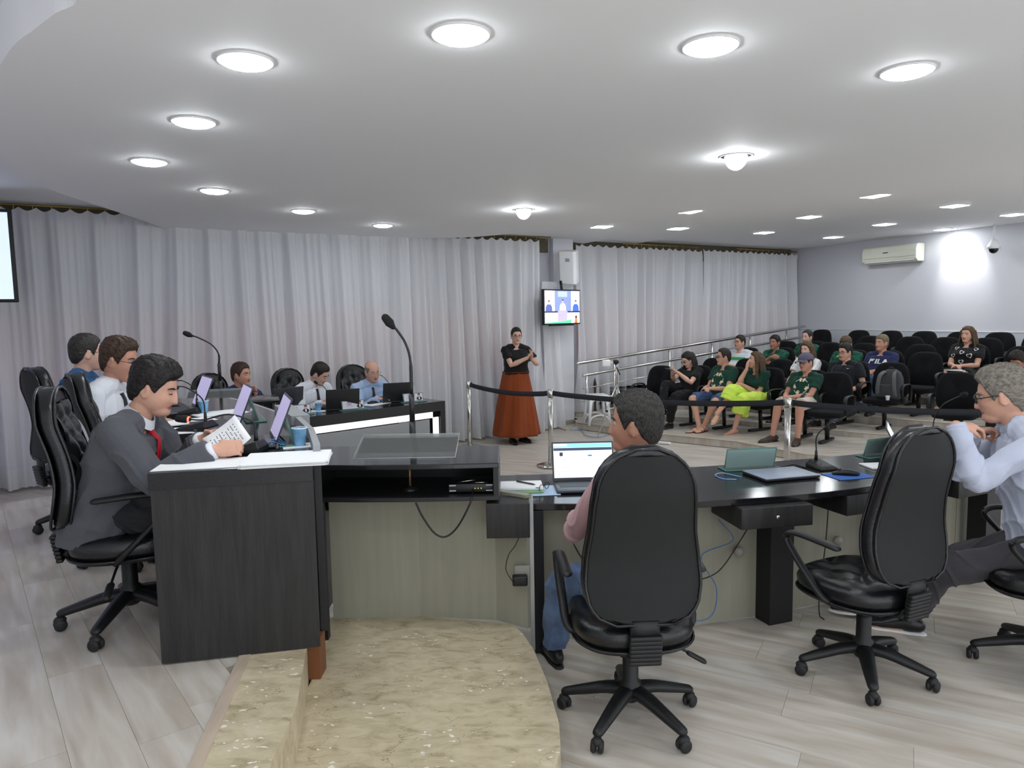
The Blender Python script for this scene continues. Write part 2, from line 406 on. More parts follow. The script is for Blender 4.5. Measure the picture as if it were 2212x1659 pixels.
struct('floor_marble_edging', MB().prism(trim_in + [(p[0]+0.015, p[1]) for p in reversed(edge_in[:6])], DZ-0.012, DZ+0.004), M_MARBLE)
struct('floor_marble_riser', MB().prism([(p[0], p[1]) for p in edge_in[:6]] + [(p[0]+0.012, p[1]) for p in reversed(edge_in[:6])], 0.10, DZ-0.012), M_MARBLE)
# marble step where a speaker stands, z = .18
mpoly = [(-1.0, -0.5), (-1.0, 3.0), (-0.99, 3.62), (-0.50, 3.62), (-0.02, 3.5), (0.03, 3.40), (0.08, 3.23), (0.13, 2.93), (0.16, 2.61), (0.155, 2.45), (0.12, 2.30), (0.0, 2.05), (-0.15, 1.8), (-0.4, 1.55), (-0.6, 1.4)]
struct('floor_marble_step', MB().prism(mpoly[2:]+[(-0.88, 1.2), (-0.90, 3.0)], 0, 0.18), M_MARBLE, bev=0.004)
struct('wall_panel_brown', MB().box((-0.885, 3.02, 0.27), (0.05, 0.10, 0.18)), mat('brown_wood', srgb(120, 74, 44), 0.5))

# audience floor: six low tiers rising to the right wall
W0, W1 = (5.87, 14.6), (7.62, 10.68)                      # right wall line
wd = Vector((W1[0]-W0[0], W1[1]-W0[1])).normalized()
E_l, E_r = Vector((0.95, 10.85)), Vector((6.2, 6.9))       # front edge of the first tier
FZ = [0.10, 0.17, 0.28, 0.36, 0.45, 0.52]
FR = [0, 0.22, 0.42, 0.61, 0.80, 1.0]
def r1Y(r):   # depth of first row along a ray with X/Y = r
    pts = [(0.10, 11.3), (0.211, 10.6), (0.322, 9.85), (0.42, 9.15), (0.47, 8.9), (0.583, 8.72), (0.72, 8.55), (0.9, 8.3)]
    for (a, ya), (b, yb) in zip(pts, pts[1:]):
        if r <= b or b == 0.9: return ya+(yb-ya)*(r-a)/(b-a)
def wallY(r):
    t = (r*W0[1]-W0[0])/((W1[0]-W0[0])-r*(W1[1]-W0[1])); return W0[1]+(W1[1]-W0[1])*t
def rowY(row, r):
    a = r1Y(r); b = min(wallY(r)-0.5, 14.6); return a+(b-a)*FR[row]
def tier_edge(k):
    out = []
    for r in (0.09, 0.2, 0.32, 0.42, 0.5, 0.58, 0.68, 0.8, 0.95):
        Y = rowY(k, r)-(0.62 if k else 0.75)*(1 if k else 1)
        if k == 0:
            Y = None
            for (a, ya), (b, yb) in zip([(0.05, 11.0), (0.088, 10.85), (0.22, 9.55), (0.34, 8.9), (0.43, 8.0), (0.52, 7.75), (0.7, 7.1)], [(0.088, 10.85), (0.22, 9.55), (0.34, 8.9), (0.43, 8.0), (0.52, 7.75), (0.7, 7.1), (1.0, 6.1)]):
                if a <= r <= b: Y = ya+(yb-ya)*(r-a)/(b-a)
        out.append((r*Y, Y))
    return out
for k in range(6):
    e = tier_edge(k)
    struct('floor_tier', MB().prism(e + [(9.3, 9.0), (7.0, 13.0), (6.2, 15.0), (1.0, 11.7)], FZ[k]-0.12 if k else 0, FZ[k]), M_PLANK)
    fr = frames([(p[0], p[1], FZ[k]-0.004) for p in e])
    struct('trim_2', MB().tube([(p[0], p[1], FZ[k]-0.006) for p in e], (0.014, 0.010), n=6), mat('tier_nosing', srgb(196, 184, 166), 0.4))

# walls
def wall(name, a, b, z0, z1, m, th=0.12, side=1):
    a, b = Vector(a), Vector(b); n = Vector((b-a).normalized().yx); n = Vector((-(b-a).normalized().y, (b-a).normalized().x))*side*th
    return struct(name, MB().prism([a, b, b+n, a+n], z0, z1), m)
M_WALLB = mat('window_wall', srgb(190, 190, 198), 0.8)
nb = Vector((-0.5, 0.866))
def cw(x): return Vector((x, 10.36+0.577*x))
wall('wall_back', cw(-6.4)+nb*0.28, cw(0.75)+nb*0.28, 0, 3.0, M_WALLB)
wall('wall_back_right', (0.62, 11.55), (6.2, 15.1), 0, 3.0, M_WALLB)
wall('wall_right', (W0[0]-wd.x*0.6, W0[1]-wd.y*0.6), (9.6, 6.25), 1.372, 3.0, M_WALL)
wall('wall_right_lower', (W0[0]-wd.x*0.6-0.02, W0[1]-wd.y*0.6), (9.58, 6.25), 0, 1.372, M_WALLLOW)
struct('trim_3', MB().tube([(W0[0]-0.012, W0[1], 1.372), (9.57, 6.25, 1.372)], (0.010, 0.006), n=6), M_WHITE)
# pinkish sill-height strip behind the sheer curtains and a dark band above them
M_PINK = mat('pink_blind', srgb(214, 168, 160), 0.8)
def strip(name, a, b, z0, z1, m, off):
    a, b = Vector(a), Vector(b); n = Vector((-(b-a).normalized().y, (b-a).normalized().x))
    return struct(name, MB().prism([a-n*off, b-n*off, b-n*(off-0.03), a-n*(off-0.03)], z0, z1), m)
M_RECESS = mat('dark_recess_shade', srgb(84, 76, 58), 0.7)  # dark olive paints the shade in the gap above the curtain headers
strip('window_1', cw(-6.2)+nb*0.28, cw(-1.5)+nb*0.28, 0.95, 1.85, M_PINK, 0.03)
strip('window_2', cw(-1.3)+nb*0.28, cw(0.3)+nb*0.28, 0.95, 1.85, M_PINK, 0.03)
strip('window_3', (1.1, 11.86), (5.7, 14.78), 1.0, 1.85, M_PINK, 0.03)
wall('rear_light_block', (-6.6, -3.2), (-0.6, -3.2), -0.1, 3.0, M_WALL)  # unseen half wall, added to keep world light off the soffit's side
wall('wall_left', (-6.5, -3.2), (-6.5, 6.9), 0, 3.0, M_WALL, side=1)
strip('recess_shade_1', cw(-6.2)+nb*0.28, cw(0.7)+nb*0.28, 2.70, 3.0, M_RECESS, 0.05)
strip('recess_shade_2', (1.0, 11.8), (5.8, 14.85), 2.70, 3.0, M_RECESS, 0.05)
# column that carries the television
struct('wall_column', MB().prism([(0.66, 10.95), (0.98, 11.14), (0.90, 11.6), (0.45, 11.35)], 0, 3.0), M_WALL)
struct('wall_column_base', MB().prism([(0.70, 10.90), (1.04, 11.12), (0.95, 11.5), (0.6, 11.3)], 0, 0.10), M_BEIGEPANEL)

# ceiling: upper plane, two slightly lower strips, one large curved soffit
struct('ceiling', MB().prism([(-7, -3.3), (9.8, -3.3), (9.8, 6.3), (6.2, 15.3), (-7.4, 6.7)], 3.0, 3.1), M_PLATE)
k_ = 0.9545
e1 = [(-1.75, 9.90), (-1.42, 9.60)] + [(a*k_, b*k_) for a, b in [(-0.54, 10.05), (0.59, 9.29), (1.33, 8.66), (2.12, 7.71), (3.03, 6.4), (3.62, 5.11), (4.0, 3.5), (4.2, 1.5), (4.3, -3.2)]]
e2 = [(1.2, 11.85), (1.99, 10.34), (2.74, 9.16), (3.5, 7.81), (4.38, 6.16), (4.95, 4.6), (5.3, 2), (5.4, -3.2)]
e3 = [(2.15, 12.5), (3.31, 10.32), (4.26, 8.31), (4.87, 6.85), (5.5, 4.8), (5.9, 2), (6.0, -3.2)]
inner = [(a*k_, b*k_) for a, b in [(-0.9, -3.2), (-1.0, 1.2), (-1.25, 2.2), (-1.46, 2.54), (-1.61, 2.65), (-1.78, 2.79), (-1.94, 2.92), (-2.18, 3.17), (-2.65, 3.7), (-3.05, 4.25), (-3.32, 4.76), (-3.55, 5.2), (-3.70, 5.65), (-3.81, 6.2), (-3.87, 6.72), (-3.96, 7.6)]] + [(-3.93, 8.4)]
def curve_poly(p, k=4): return [(q.x, q.y) for q in smooth_path([(a, b, 0) for a, b in p], k)]
struct('ceiling_soffit', MB().prism(curve_poly(inner) + curve_poly(e1), 2.80, 3.0), M_PLATE)
struct('ceiling_strip', MB().prism([(1.5, -3.2), (-1.0, 9.8), (0.4, 10.8), (1.1, 11.7)] + curve_poly(e2), 2.91, 3.0), M_PLATE)
struct('ceiling_strip', MB().prism([(4.5, -3.2), (3.0, 7.0), (1.25, 11.85)] + curve_poly(e3), 2.955, 3.0), M_PLATE)

# ------------------------------------------------------------------ lamps
def round_lamp(x, y, z, lab, r=0.105, bulb=False):
    t = empty('round_ceiling_lamp', (x, y, z), 0, lab, 'ceiling lamp', 'round lamps in the white soffit')
    MB().lathe([(r+0.007, 0.0), (r+0.007, -0.006), (r+0.002, -0.009), (r, -0.004), (r, 0)], n=32).build('trim_ring', M_TRIMW, t)
    h_ = 0.09 if bulb else 0.026; r2 = 0.075 if bulb else r
    MB().lathe([(max(r2*math.sin(a), 0.0005), -0.004-h_*math.cos(a)) for a in np.linspace(0, PI/2, 9)], n=28, cap=False).build('diffuser', M_LENS, t)
    return t
rl = [(530,130,'large round lamp second of the upper arc, above the seated suited man'), (995,72,'round lamp at the top centre of the ceiling arc'), (1535,97,'round lamp of the upper arc, right of the top centre one'),
      (1960,152,'rightmost round lamp of the upper arc'), (418,262,'round lamp on the left side, just below the upper arc'), (322,348,'leftmost round lamp near the curved soffit edge'),
      (463,411,'round lamp above the tall left microphone'), (655,455,'small round lamp above the white-shirted man with a tie'), (827,486,'small round lamp nearest the curtain, left of the interpreter'),
      (1131,453,'bright glaring round lamp above the standing interpreter'), (1590,337,'bright glaring round lamp in the middle of the soffit on the right')]
for px, py, lab in rl:
    p = zpt(px, py, 2.80)
    round_lamp(p.x, p.y, 2.80, lab, bulb=px in (1131, 1590))
for x, y, lab in ((-0.7, 1.2, 'left of the camera'), (0.6, 0.6, 'just above the camera'), (2.2, 1.2, 'right of the camera'), (3.3, 2.4, 'over the right desk'), (1.0, -1.4, 'straight behind the camera'), (-0.3, -1.6, 'behind the camera, left one'), (2.8, -0.8, 'behind the camera, right one')):
    round_lamp(x, y, 2.80, 'round soffit lamp outside the frame, '+lab)
def square_lamp(x, y, z, lab, s=0.11):
    t = empty('square_ceiling_lamp', (x, y, z), math.radians(20), lab, 'ceiling lamp', 'square lamps over the audience')
    m = MB().box((0, 0, -0.004), (2*s+0.03, 2*s+0.03, 0.008)); m.build('trim_frame', M_TRIMW, t, bev=0.002)
    MB().box((0, 0, -0.010), (2*s, 2*s, 0.004)).build('diffuser', M_LENS, t)
for px, py, z, lab in [(1487,456,2.91,'square lamp on the ceiling step edge, upper one of the two nearest the soffit'), (1300,489,2.91,'leftmost square lamp, above the loudspeaker'), (1464,493,2.955,'square lamp right of the leftmost one'),
                       (1650,502,3.0,'square lamp above the second far curtain'), (1747,468,3.0,'square lamp third from the left, middle line'), (1887,422,2.955,'topmost square lamp over the audience'),
                       (1800,512,3.0,'square lamp nearest the far corner'), (1910,484,3.0,'square lamp above the air conditioner'), (2062,444,3.0,'square lamp right of the topmost one'),
                       (2043,495,3.0,'square lamp nearest the dome camera'), (2190,463,3.0,'square lamp at the right edge of the photo')]:
    p = zpt(px, py, z); square_lamp(p.x, p.y, z, lab)
for x, y, lab in ((6.6, 6.6, 'nearest the frame'), (7.6, 8.2, 'by the right wall'), (6.6, 4.4, 'nearest the camera'), (8.2, 5.6, 'farthest right')): square_lamp(x, y, 3.0, 'square lamp outside the frame, '+lab)
t = empty('violet_cove_lamp', (-5.3, 4.6, 2.97), math.radians(60), 'violet strip lamp on the upper ceiling left of the frame', 'ceiling lamp'); MB().box((0, 0, 0), (1.2, 0.04, 0.03)).build('strip', mat('violet_led', (0.55, 0.45, 1.0), 0.4, emit=14), t)
# wall washer by the dome camera
t = empty('wall_washer_lamp', (7.26-0.32, 11.49-0.15, 3.0), 0, 'small recessed spot lighting a bright patch on the right wall', 'ceiling lamp')
MB().lathe([(0.05, 0), (0.05, -0.01), (0.035, -0.012), (0.035, -0.002)], n=20).build('trim_ring', M_TRIMW, t)
ld = bpy.data.lights.new('wall_washer', 'SPOT'); ld.energy = 26; ld.spot_size = math.radians(75); ld.spot_blend = 0.6; ld.shadow_soft_size = 0.03
lo = bpy.data.objects.new('spot_bulb', ld); COL.objects.link(lo); lo.parent = t; lo.location = (0, 0, -0.05)
lo.rotation_euler = Vector((-0.30*0.913-0.02, -0.30*0.408, 0.38)).to_track_quat('Z', 'Y').to_euler()

# ------------------------------------------------------------------ curtains
def curtain(a, b, z0, z1, lab, seed, freq=15, amp=0.075, taper=None, grp=None, name='curtain', scallop=True, hem=0.22):
    rnd = random.Random(seed); a, b = Vector(a), Vector(b); L = (b-a).length; d = (b-a)/L; n = Vector((d.y, -d.x))
    nx = int(L*62); nz = 26
    cen = (a+b)/2
    ph = [rnd.uniform(0, 6.28) for _ in range(8)]; fq = [freq*rnd.uniform(0.75, 1.3) for _ in range(4)]
    zb = z0 if hasattr(z0, '__len__') else (z0, z0)
    def P(u, v):
        x = u*L; z_lo = zb[0]+(zb[1]-zb[0])*u; sag = 0.04*abs(math.sin(x*PI/0.16+0.4*math.sin(x*3+ph[0]))) if scallop else 0
        zt = z1-sag; z = z_lo+(zt-z_lo)*v
        drift = 0.10*math.sin(x*1.7+ph[1])*(1-v)+0.05*math.sin(x*4.1+ph[2])*(1-v)**2
        q = x+drift
        w_ = math.sin(q*fq[0]*1.5+1.5*math.sin(q*2.3+ph[3])+ph[4])+0.6*math.sin(q*fq[1]*2.7+ph[5]+1.2*math.sin(q*1.9))+0.35*math.sin(q*fq[2]*4.3+ph[6])
        w_ = math.copysign(abs(w_)**1.15, w_)
        off = amp*w_*(0.45+0.55*(1-v))*(0.35 if v > 0.985 else 1)
        xs = x
        if taper: xs = x*(1-taper(v))
        p = a+d*xs+n*(0.03+off); return (p.x-cen.x, p.y-cen.y, z)
    t = empty(name, (cen.x, cen.y, min(zb)), 0, lab, 'curtain', grp)
    vh = hem/(z1-min(zb))
    def grid(v0, v1, m, nm, rows):
        mb = MB(); pts = [P(i/nx, v0+(v1-v0)*j/rows) for j in range(rows+1) for i in range(nx+1)]
        pts = [(p[0], p[1], p[2]-min(zb)) for p in pts]
        mb.add(pts, [(j*(nx+1)+i, j*(nx+1)+i+1, (j+1)*(nx+1)+i+1, (j+1)*(nx+1)+i) for j in range(rows) for i in range(nx)])
        return mb.build(nm, m, t, fix=False)
    grid(vh, 1, M_CURTAIN, 'cloth', nz); grid(0, vh, M_CURTAIN2, 'hem', 3)
    return t
M_CURTAIN2 = m_curtain('sheer_curtain_hem', (236, 237, 238))
M_CURTAIN2.node_tree.nodes['Mix Shader.001'].inputs[0].default_value = 0.02
curtain(cw(-6.3), cw(-1.36), 0.03, 2.95, 'long white sheer curtain behind the desks on the left', 3, 14)
curtain(cw(-1.37), cw(0.42), 0.02, 2.86, 'white sheer curtain behind the standing interpreter', 11, 17, taper=lambda v: 0.0 if v < 0.6 else 0.0)
curtain((0.46, 10.72), (0.80, 10.98), 0.02, 2.25, 'short narrow sheer curtain under the wall television', 5, 20, amp=0.03, taper=lambda v: 0.35*v, scallop=False)
curtain((1.04, 11.52), (3.46, 13.06), (0.1, 0.25), 2.88, 'sheer curtain right of the loudspeaker, behind the ramp rail', 21, 17)
curtain((3.50, 13.09), (5.84, 14.58), (0.25, 0.5), 2.90, 'sheer curtain in the far corner beside the plain wall', 31, 18)
def rail(a, b, z, lab):
    a, b = Vector(a), Vector(b); c = (a+b)/2
    t = empty('curtain_rail', (c.x, c.y, z), 0, lab, 'curtain rail')
    MB().tube([(a.x-c.x, a.y-c.y, 0), (b.x-c.x, b.y-c.y, 0)], 0.012, n=8).build('pole', mat('brass', srgb(150, 128, 70), 0.4, metal=0.8), t)
    n = int((b-a).length/0.16); d = (b-a)/n
    hook = MB().tube(smooth_path([(0, 0, 0.012), (0.012, 0, 0.0), (0.01, 0, -0.04), (0, 0, -0.055)], 3), 0.004, n=6).mesh('hook', mat('hook_cream', srgb(190, 176, 110), 0.5))
    for i in range(n):
        h = link('hook', hook, t); q = a+d*(i+0.5)-c; h.location = (q.x, q.y, 0)
off = -nb*0.0
rail(cw(-6.3)+nb*0.02, cw(-3.6)+nb*0.02, 2.975, 'brass curtain rail with hooks at the far left under the ceiling')
rail(cw(-0.9)+nb*0.02, cw(0.62)+nb*0.02, 2.905, 'brass curtain rail with hooks left of the loudspeaker')
rail((1.9, 12.09), (3.44, 13.08), 2.925, 'brass curtain rail over the curtain behind the ramp')
rail((4.3, 13.62), (5.84, 14.6), 2.94, 'brass curtain rail at the far corner')

# ramp handrail along the right curtains
t = empty('ramp_handrail', (1.0, 10.75, 0), 0, 'stainless steel double handrail rising along the ramp by the curtains', 'handrail')
ra, rb = ypt(1248, 785, 10.75), ypt(1738, 705, 13.9); o0 = Vector((1.0, 10.75, 0))
def rp(u, dz): q = ra.lerp(rb, u); return Vector((q.x, q.y, q.z+dz))-o0
MB().tube([rp(-0.0, 0), rp(1, 0)], 0.026, n=12, round_ends=True).build('top_rail', M_STEEL, t)
MB().tube([rp(0.02, -0.20), rp(1, -0.20)], 0.024, n=12, round_ends=True).build('lower_rail', M_STEEL, t)
for dz in (-0.40, -0.60, -0.80): MB().tube([rp(0.015, dz), rp(1, dz)], 0.009, n=8).build('thin_rail', M_STEEL, t)
for u in (0.03, 0.13, 0.345, 0.53, 0.71, 0.90): MB().tube([rp(u, -0.03 if u > 0.04 else -0.20), rp(u, -0.97)], 0.02, n=10).build('post', M_STEEL, t)
struct('floor_ramp', MB().loft([[Vector(q) for q in ((ra.x-0.2, ra.y-0.1, -0.05), (ra.x-0.5, ra.y+0.7, -0.05), (ra.x-0.5, ra.y+0.7, 0.02), (ra.x-0.2, ra.y-0.1, 0.02))],
                           [Vector(q) for q in ((rb.x+0.1, rb.y-0.05, 0.0), (rb.x-0.3, rb.y+0.8, 0.0), (rb.x-0.3, rb.y+0.8, rb.z-0.97), (rb.x+0.1, rb.y-0.05, rb.z-0.97))]], sm=False), M_PLANK)
# ================================================================== PEOPLE
def head_radius(D, P):
    """distance from the head centre to the face surface along unit directions D (x right, y front, z up)"""
    def ell(c, r):
        c = np.array(c); r = np.array(r); d = D/r; e = c/r
        a = (d*d).sum(1); b = -(d*e).sum(1); k = (e*e).sum()-1; q = np.maximum(b*b-a*k, 1e-9)
        t = (-b+np.sqrt(q))/a; t[(b*b-a*k) < 0] = 0.01; return np.maximum(t, 0.01)
    jw = P.get('jaw', 1.0)
    L = [ell((0, -0.012, 0.030), (0.0765, 0.097, 0.094)), ell((0, 0.022, -0.030), (0.060*jw, 0.070, 0.078)),
         ell((0, 0.052, -0.082), (0.034*jw, 0.040, 0.032)), ell((0, -0.03, -0.02), (0.066, 0.07, 0.07))]
    K = 90.0; r = np.log(sum(np.exp(K*x) for x in L))/K
    x, y, z = D[:, 0]*r, D[:, 1]*r, D[:, 2]*r; fr = (y > 0).astype(float)
    def g(cx, cz, sx, sz, a): return a*np.exp(-((x-cx)/sx)**2-((z-cz)/sz)**2)*fr
    b = 0
    for s in (-1, 1):
        b = b+g(s*0.031, 0.012, 0.015, 0.012, -0.0095)       # eye sockets
        b = b+g(s*0.031, 0.008, 0.010, 0.006, 0.0035)        # lids
        b = b+g(s*0.030, 0.031, 0.020, 0.006, 0.0040)        # brow
        b = b+g(s*0.042, -0.022, 0.018, 0.018, 0.0035)       # cheek
        b = b+g(s*0.013, -0.028, 0.007, 0.007, 0.006)        # nostril wings
    nz = np.clip((0.022-z)/0.052, 0, 1); nose = np.where((z < 0.03) & (z > -0.048), 0.006+0.019*nz, 0)*np.where(z < -0.030, np.clip((z+0.044)/0.014, 0, 1), 1)*np.where(z > 0.02, np.clip((0.034-z)/0.014, 0, 1), 1)
    wd = 0.0065+0.005*nz; b = b+nose*np.exp(-(x/wd)**2)*fr*P.get('nose', 1)
    b = b+g(0, -0.054, 0.022, 0.0045, 0.0055)+g(0, -0.066, 0.019, 0.005, 0.0055)+g(0, -0.0595, 0.024, 0.0022, -0.003)
    b = b+g(0, -0.092, 0.016, 0.012, 0.004)
    return r+b

def sphere_dirs(n, m):
    th = (np.arange(m)+0.5)/m*PI; ph = np.arange(n)/n*2*PI
    T, Ph = np.meshgrid(th, ph, indexing='ij')
    return np.stack([np.sin(T)*np.sin(Ph), np.sin(T)*np.cos(Ph), -np.cos(T)], -1).reshape(-1, 3)
def sphere_faces(n, m):
    f = [(i*n+j, i*n+(j+1) % n, (i+1)*n+(j+1) % n, (i+1)*n+j) for i in range(m-1) for j in range(n)]
    return f+[tuple(reversed(range(n))), tuple(range((m-1)*n, m*n))]

def hairline(az, P):
    """height of the hair's lower edge for an azimuth (0 front, pi back)"""
    a = np.degrees(np.abs(az)); f = P.get('front', 0.078)
    return np.interp(a, [0, 28, 42, 56, 68, 78, 92, 104, 120, 150, 180], [f, f-0.002, f-0.012, 0.030, P.get('burn', -0.012), 0.004, 0.026, 0.000, -0.040, P.get('nape', -0.072), P.get('nape', -0.072)])

def build_hair(P, S, R, c, mt, near):
    n, m = (110, 80) if near else (64, 46)
    D = sphere_dirs(n, m); r0 = head_radius(D, P); p = D*r0[:, None]
    az = np.arctan2(p[:, 0], p[:, 1]); hl = hairline(az, P)
    k = np.clip((p[:, 2]-hl)/0.010+0.5, 0, 1); k = k*k*(3-2*k)
    th = P.get('thick', 0.014)
    top = np.clip((p[:, 2]-0.02)/0.08, 0, 1); fr = np.clip(p[:, 1]/0.09, 0, 1)
    T = th*(0.35+0.9*top+0.35*top*fr*P.get('quiff', 1))
    x, y, z = p[:, 0]*100, p[:, 1]*100, p[:, 2]*100
    q = P.get('seed', 1)*3.1
    nz = 0.5*np.sin(2.9*x+1.3*np.sin(0.9*y+q)+1.1*z+q)+0.35*np.sin(5.3*x-1.7*y+2.0*np.sin(1.3*z)+q)+0.3*np.sin(8.7*x+2.3*y+3.1*z)
    T = T*(1+P.get('messy', 0.22)*nz)
    if P.get('bald'):
        bt = np.clip((p[:, 2]-0.055)/0.02, 0, 1)*np.clip((p[:, 1]+0.075)/0.03, 0, 1); k = k*(1-bt); T = T*0.7
    r = r0+T*k-0.006*(1-k); p = D*r[:, None]
    mb = MB(); mb.add([tuple(S*(R @ Vector(v))+c) for v in p], sphere_faces(n, m))
    if P.get('bun'): mb.ell(S*(R @ Vector((0, -0.115, 0.045)))+c, 0.034*S)
    return mb

def ik(a, t, l1, l2, pole):
    a, t, pole = Vector(a), Vector(t), Vector(pole); d = t-a; L = d.length; mx = (l1+l2)*0.995
    if L > mx: t = a+d*(mx/L); d = t-a; L = mx
    L = max(L, abs(l1-l2)+0.01); x = (l1*l1-l2*l2+L*L)/(2*L); h = math.sqrt(max(l1*l1-x*x, 0)); u = d.normalized()
    q = pole-u*pole.dot(u); q = q.normalized() if q.length > 1e-5 else u.orthogonal().normalized()
    return a+u*x+q*h, t

def add_hand(mb, w, d, nrm, side, curl, S, spread=0.06, thumb=0.5):
    """palm, four fingers of different lengths and a thumb from the palm's side"""
    d = Vector(d).normalized(); nrm = (Vector(nrm)-d*Vector(nrm).dot(d)).normalized(); l = d.cross(nrm)*side   # l points to the thumb side
    mb.tube([w-d*0.02*S, w+d*0.01*S, w+d*0.04*S, w+d*0.075*S, w+d*0.095*S], [(0.026*S, 0.019*S), (0.029*S, 0.018*S), (0.038*S, 0.017*S), (0.041*S, 0.015*S), (0.038*S, 0.012*S)], n=12, up=nrm)
    for k, (o, ln, r) in enumerate([(0.030, 0.072, 0.0088), (0.0102, 0.081, 0.0092), (-0.0100, 0.075, 0.0088), (-0.0290, 0.058, 0.0078)]):
        p = w+d*0.085*S+l*o*S; dr = (d+l*(o*spread*30)*0.5).normalized(); pts = [p-d*0.012*S, p]; a = 0
        cu = curl if not hasattr(curl, '__len__') else curl[k]
        for j, fr in enumerate((0.45, 0.31, 0.24)):
            a = min(a+cu*(0.8, 1.15, 0.8)[j], 3.6); v = (dr*math.cos(a)+nrm*math.sin(a)); p = p+v*ln*fr*S; pts.append(p)
        mb.tube(pts, [r*S, r*S, r*0.97*S, r*0.88*S, r*0.75*S], n=8, round_ends=True)
    p = w+d*0.028*S+l*0.024*S; a = thumb; v = (d*0.62+l*0.72+nrm*0.30).normalized(); pts = [p-l*0.01*S, p+v*0.022*S]
    v2 = (d*0.85+l*(0.55-0.9*a)+nrm*(0.25+0.6*a)).normalized(); v3 = (d*0.9+l*(0.3-1.2*a)+nrm*(0.3+0.8*a)).normalized()
    pts += [pts[-1]+v2*0.034*S, pts[-1]+v2*0.034*S+v3*0.028*S]
    mb.tube(pts, [0.014*S, 0.0125*S, 0.0105*S, 0.008*S], n=8, round_ends=True)

SKIN = {}
def skin(name, col):
    if name not in SKIN:
        SKIN[name] = mat('skin_'+name, col, 0.5, bump=0.06, bscale=250, var=0.05, vscale=25, spec=0.35)
        c = SKIN[name].node_tree.nodes['Principled BSDF']; c.inputs['Subsurface Weight'].default_value = 0.0
    return SKIN[name]
M_LIP = mat('lips', srgb(165, 100, 92), 0.5)
M_EYEW = mat('eye_white', srgb(165, 155, 150), 0.3); M_IRIS = mat('iris', (0.03, 0.018, 0.01), 0.15)
def m_hair(name, c1, c2):
    if 'hair_'+name in MATS: return MATS['hair_'+name]
    m = mat('hair_'+name, c1, 0.5, bump=0.6, bscale=170, spec=0.35, var=0.01, vscale=130, stretch=(1.3, 0.35, 0.6))
    for n in m.node_tree.nodes:
        if n.type == 'VALTORGB':
            n.color_ramp.elements[0].color = srgb(*c1); n.color_ramp.elements[1].color = srgb(*c2); n.color_ramp.elements[0].position = 0.32; n.color_ramp.elements[1].position = 0.78
    return m
HAIRS = {'black': ((16, 14, 13), (40, 35, 32)), 'brown': ((38, 27, 20), (84, 62, 46)), 'dark': ((22, 18, 16), (56, 46, 40)), 'grey': ((92, 86, 78), (150, 144, 134)), 'salt': ((18, 17, 16), (70, 67, 63)), 'light': ((92, 78, 60), (140, 124, 98)), 'fair': ((48, 36, 26), (112, 86, 60))}

def folds(me, amp, seed, mask=None, scale=1.0):
    """soft cloth folds pushed along the normals"""
    if amp <= 0: return
    c = co_of(me); n = no_of(me); x, y, z = (c*scale).T; q = seed*1.7
    w_ = 0.8*np.sin(17*x+9*np.sin(5*z+q)+13*z)+np.sin(23*y-15*z+5*np.sin(7*x+q)+q)+0.7*np.sin(31*z+19*x+7*np.sin(9*y)+q)+0.5*np.sin(53*x-37*y+29*z+q)
    rdg = 1-np.abs(np.sin(11*z+6*np.sin(6*x+q)+5*y+q)); rdg = rdg**3
    r2 = 1-np.abs(np.sin(19*z-9*x+4*np.sin(9*y+q)+3*np.sin(6*x))); r2 = r2**4
    c = c+n*((w_*0.35+rdg*1.6+r2*1.3-0.6)*amp)[:, None]; set_co(me, c)

class Person:
    pass

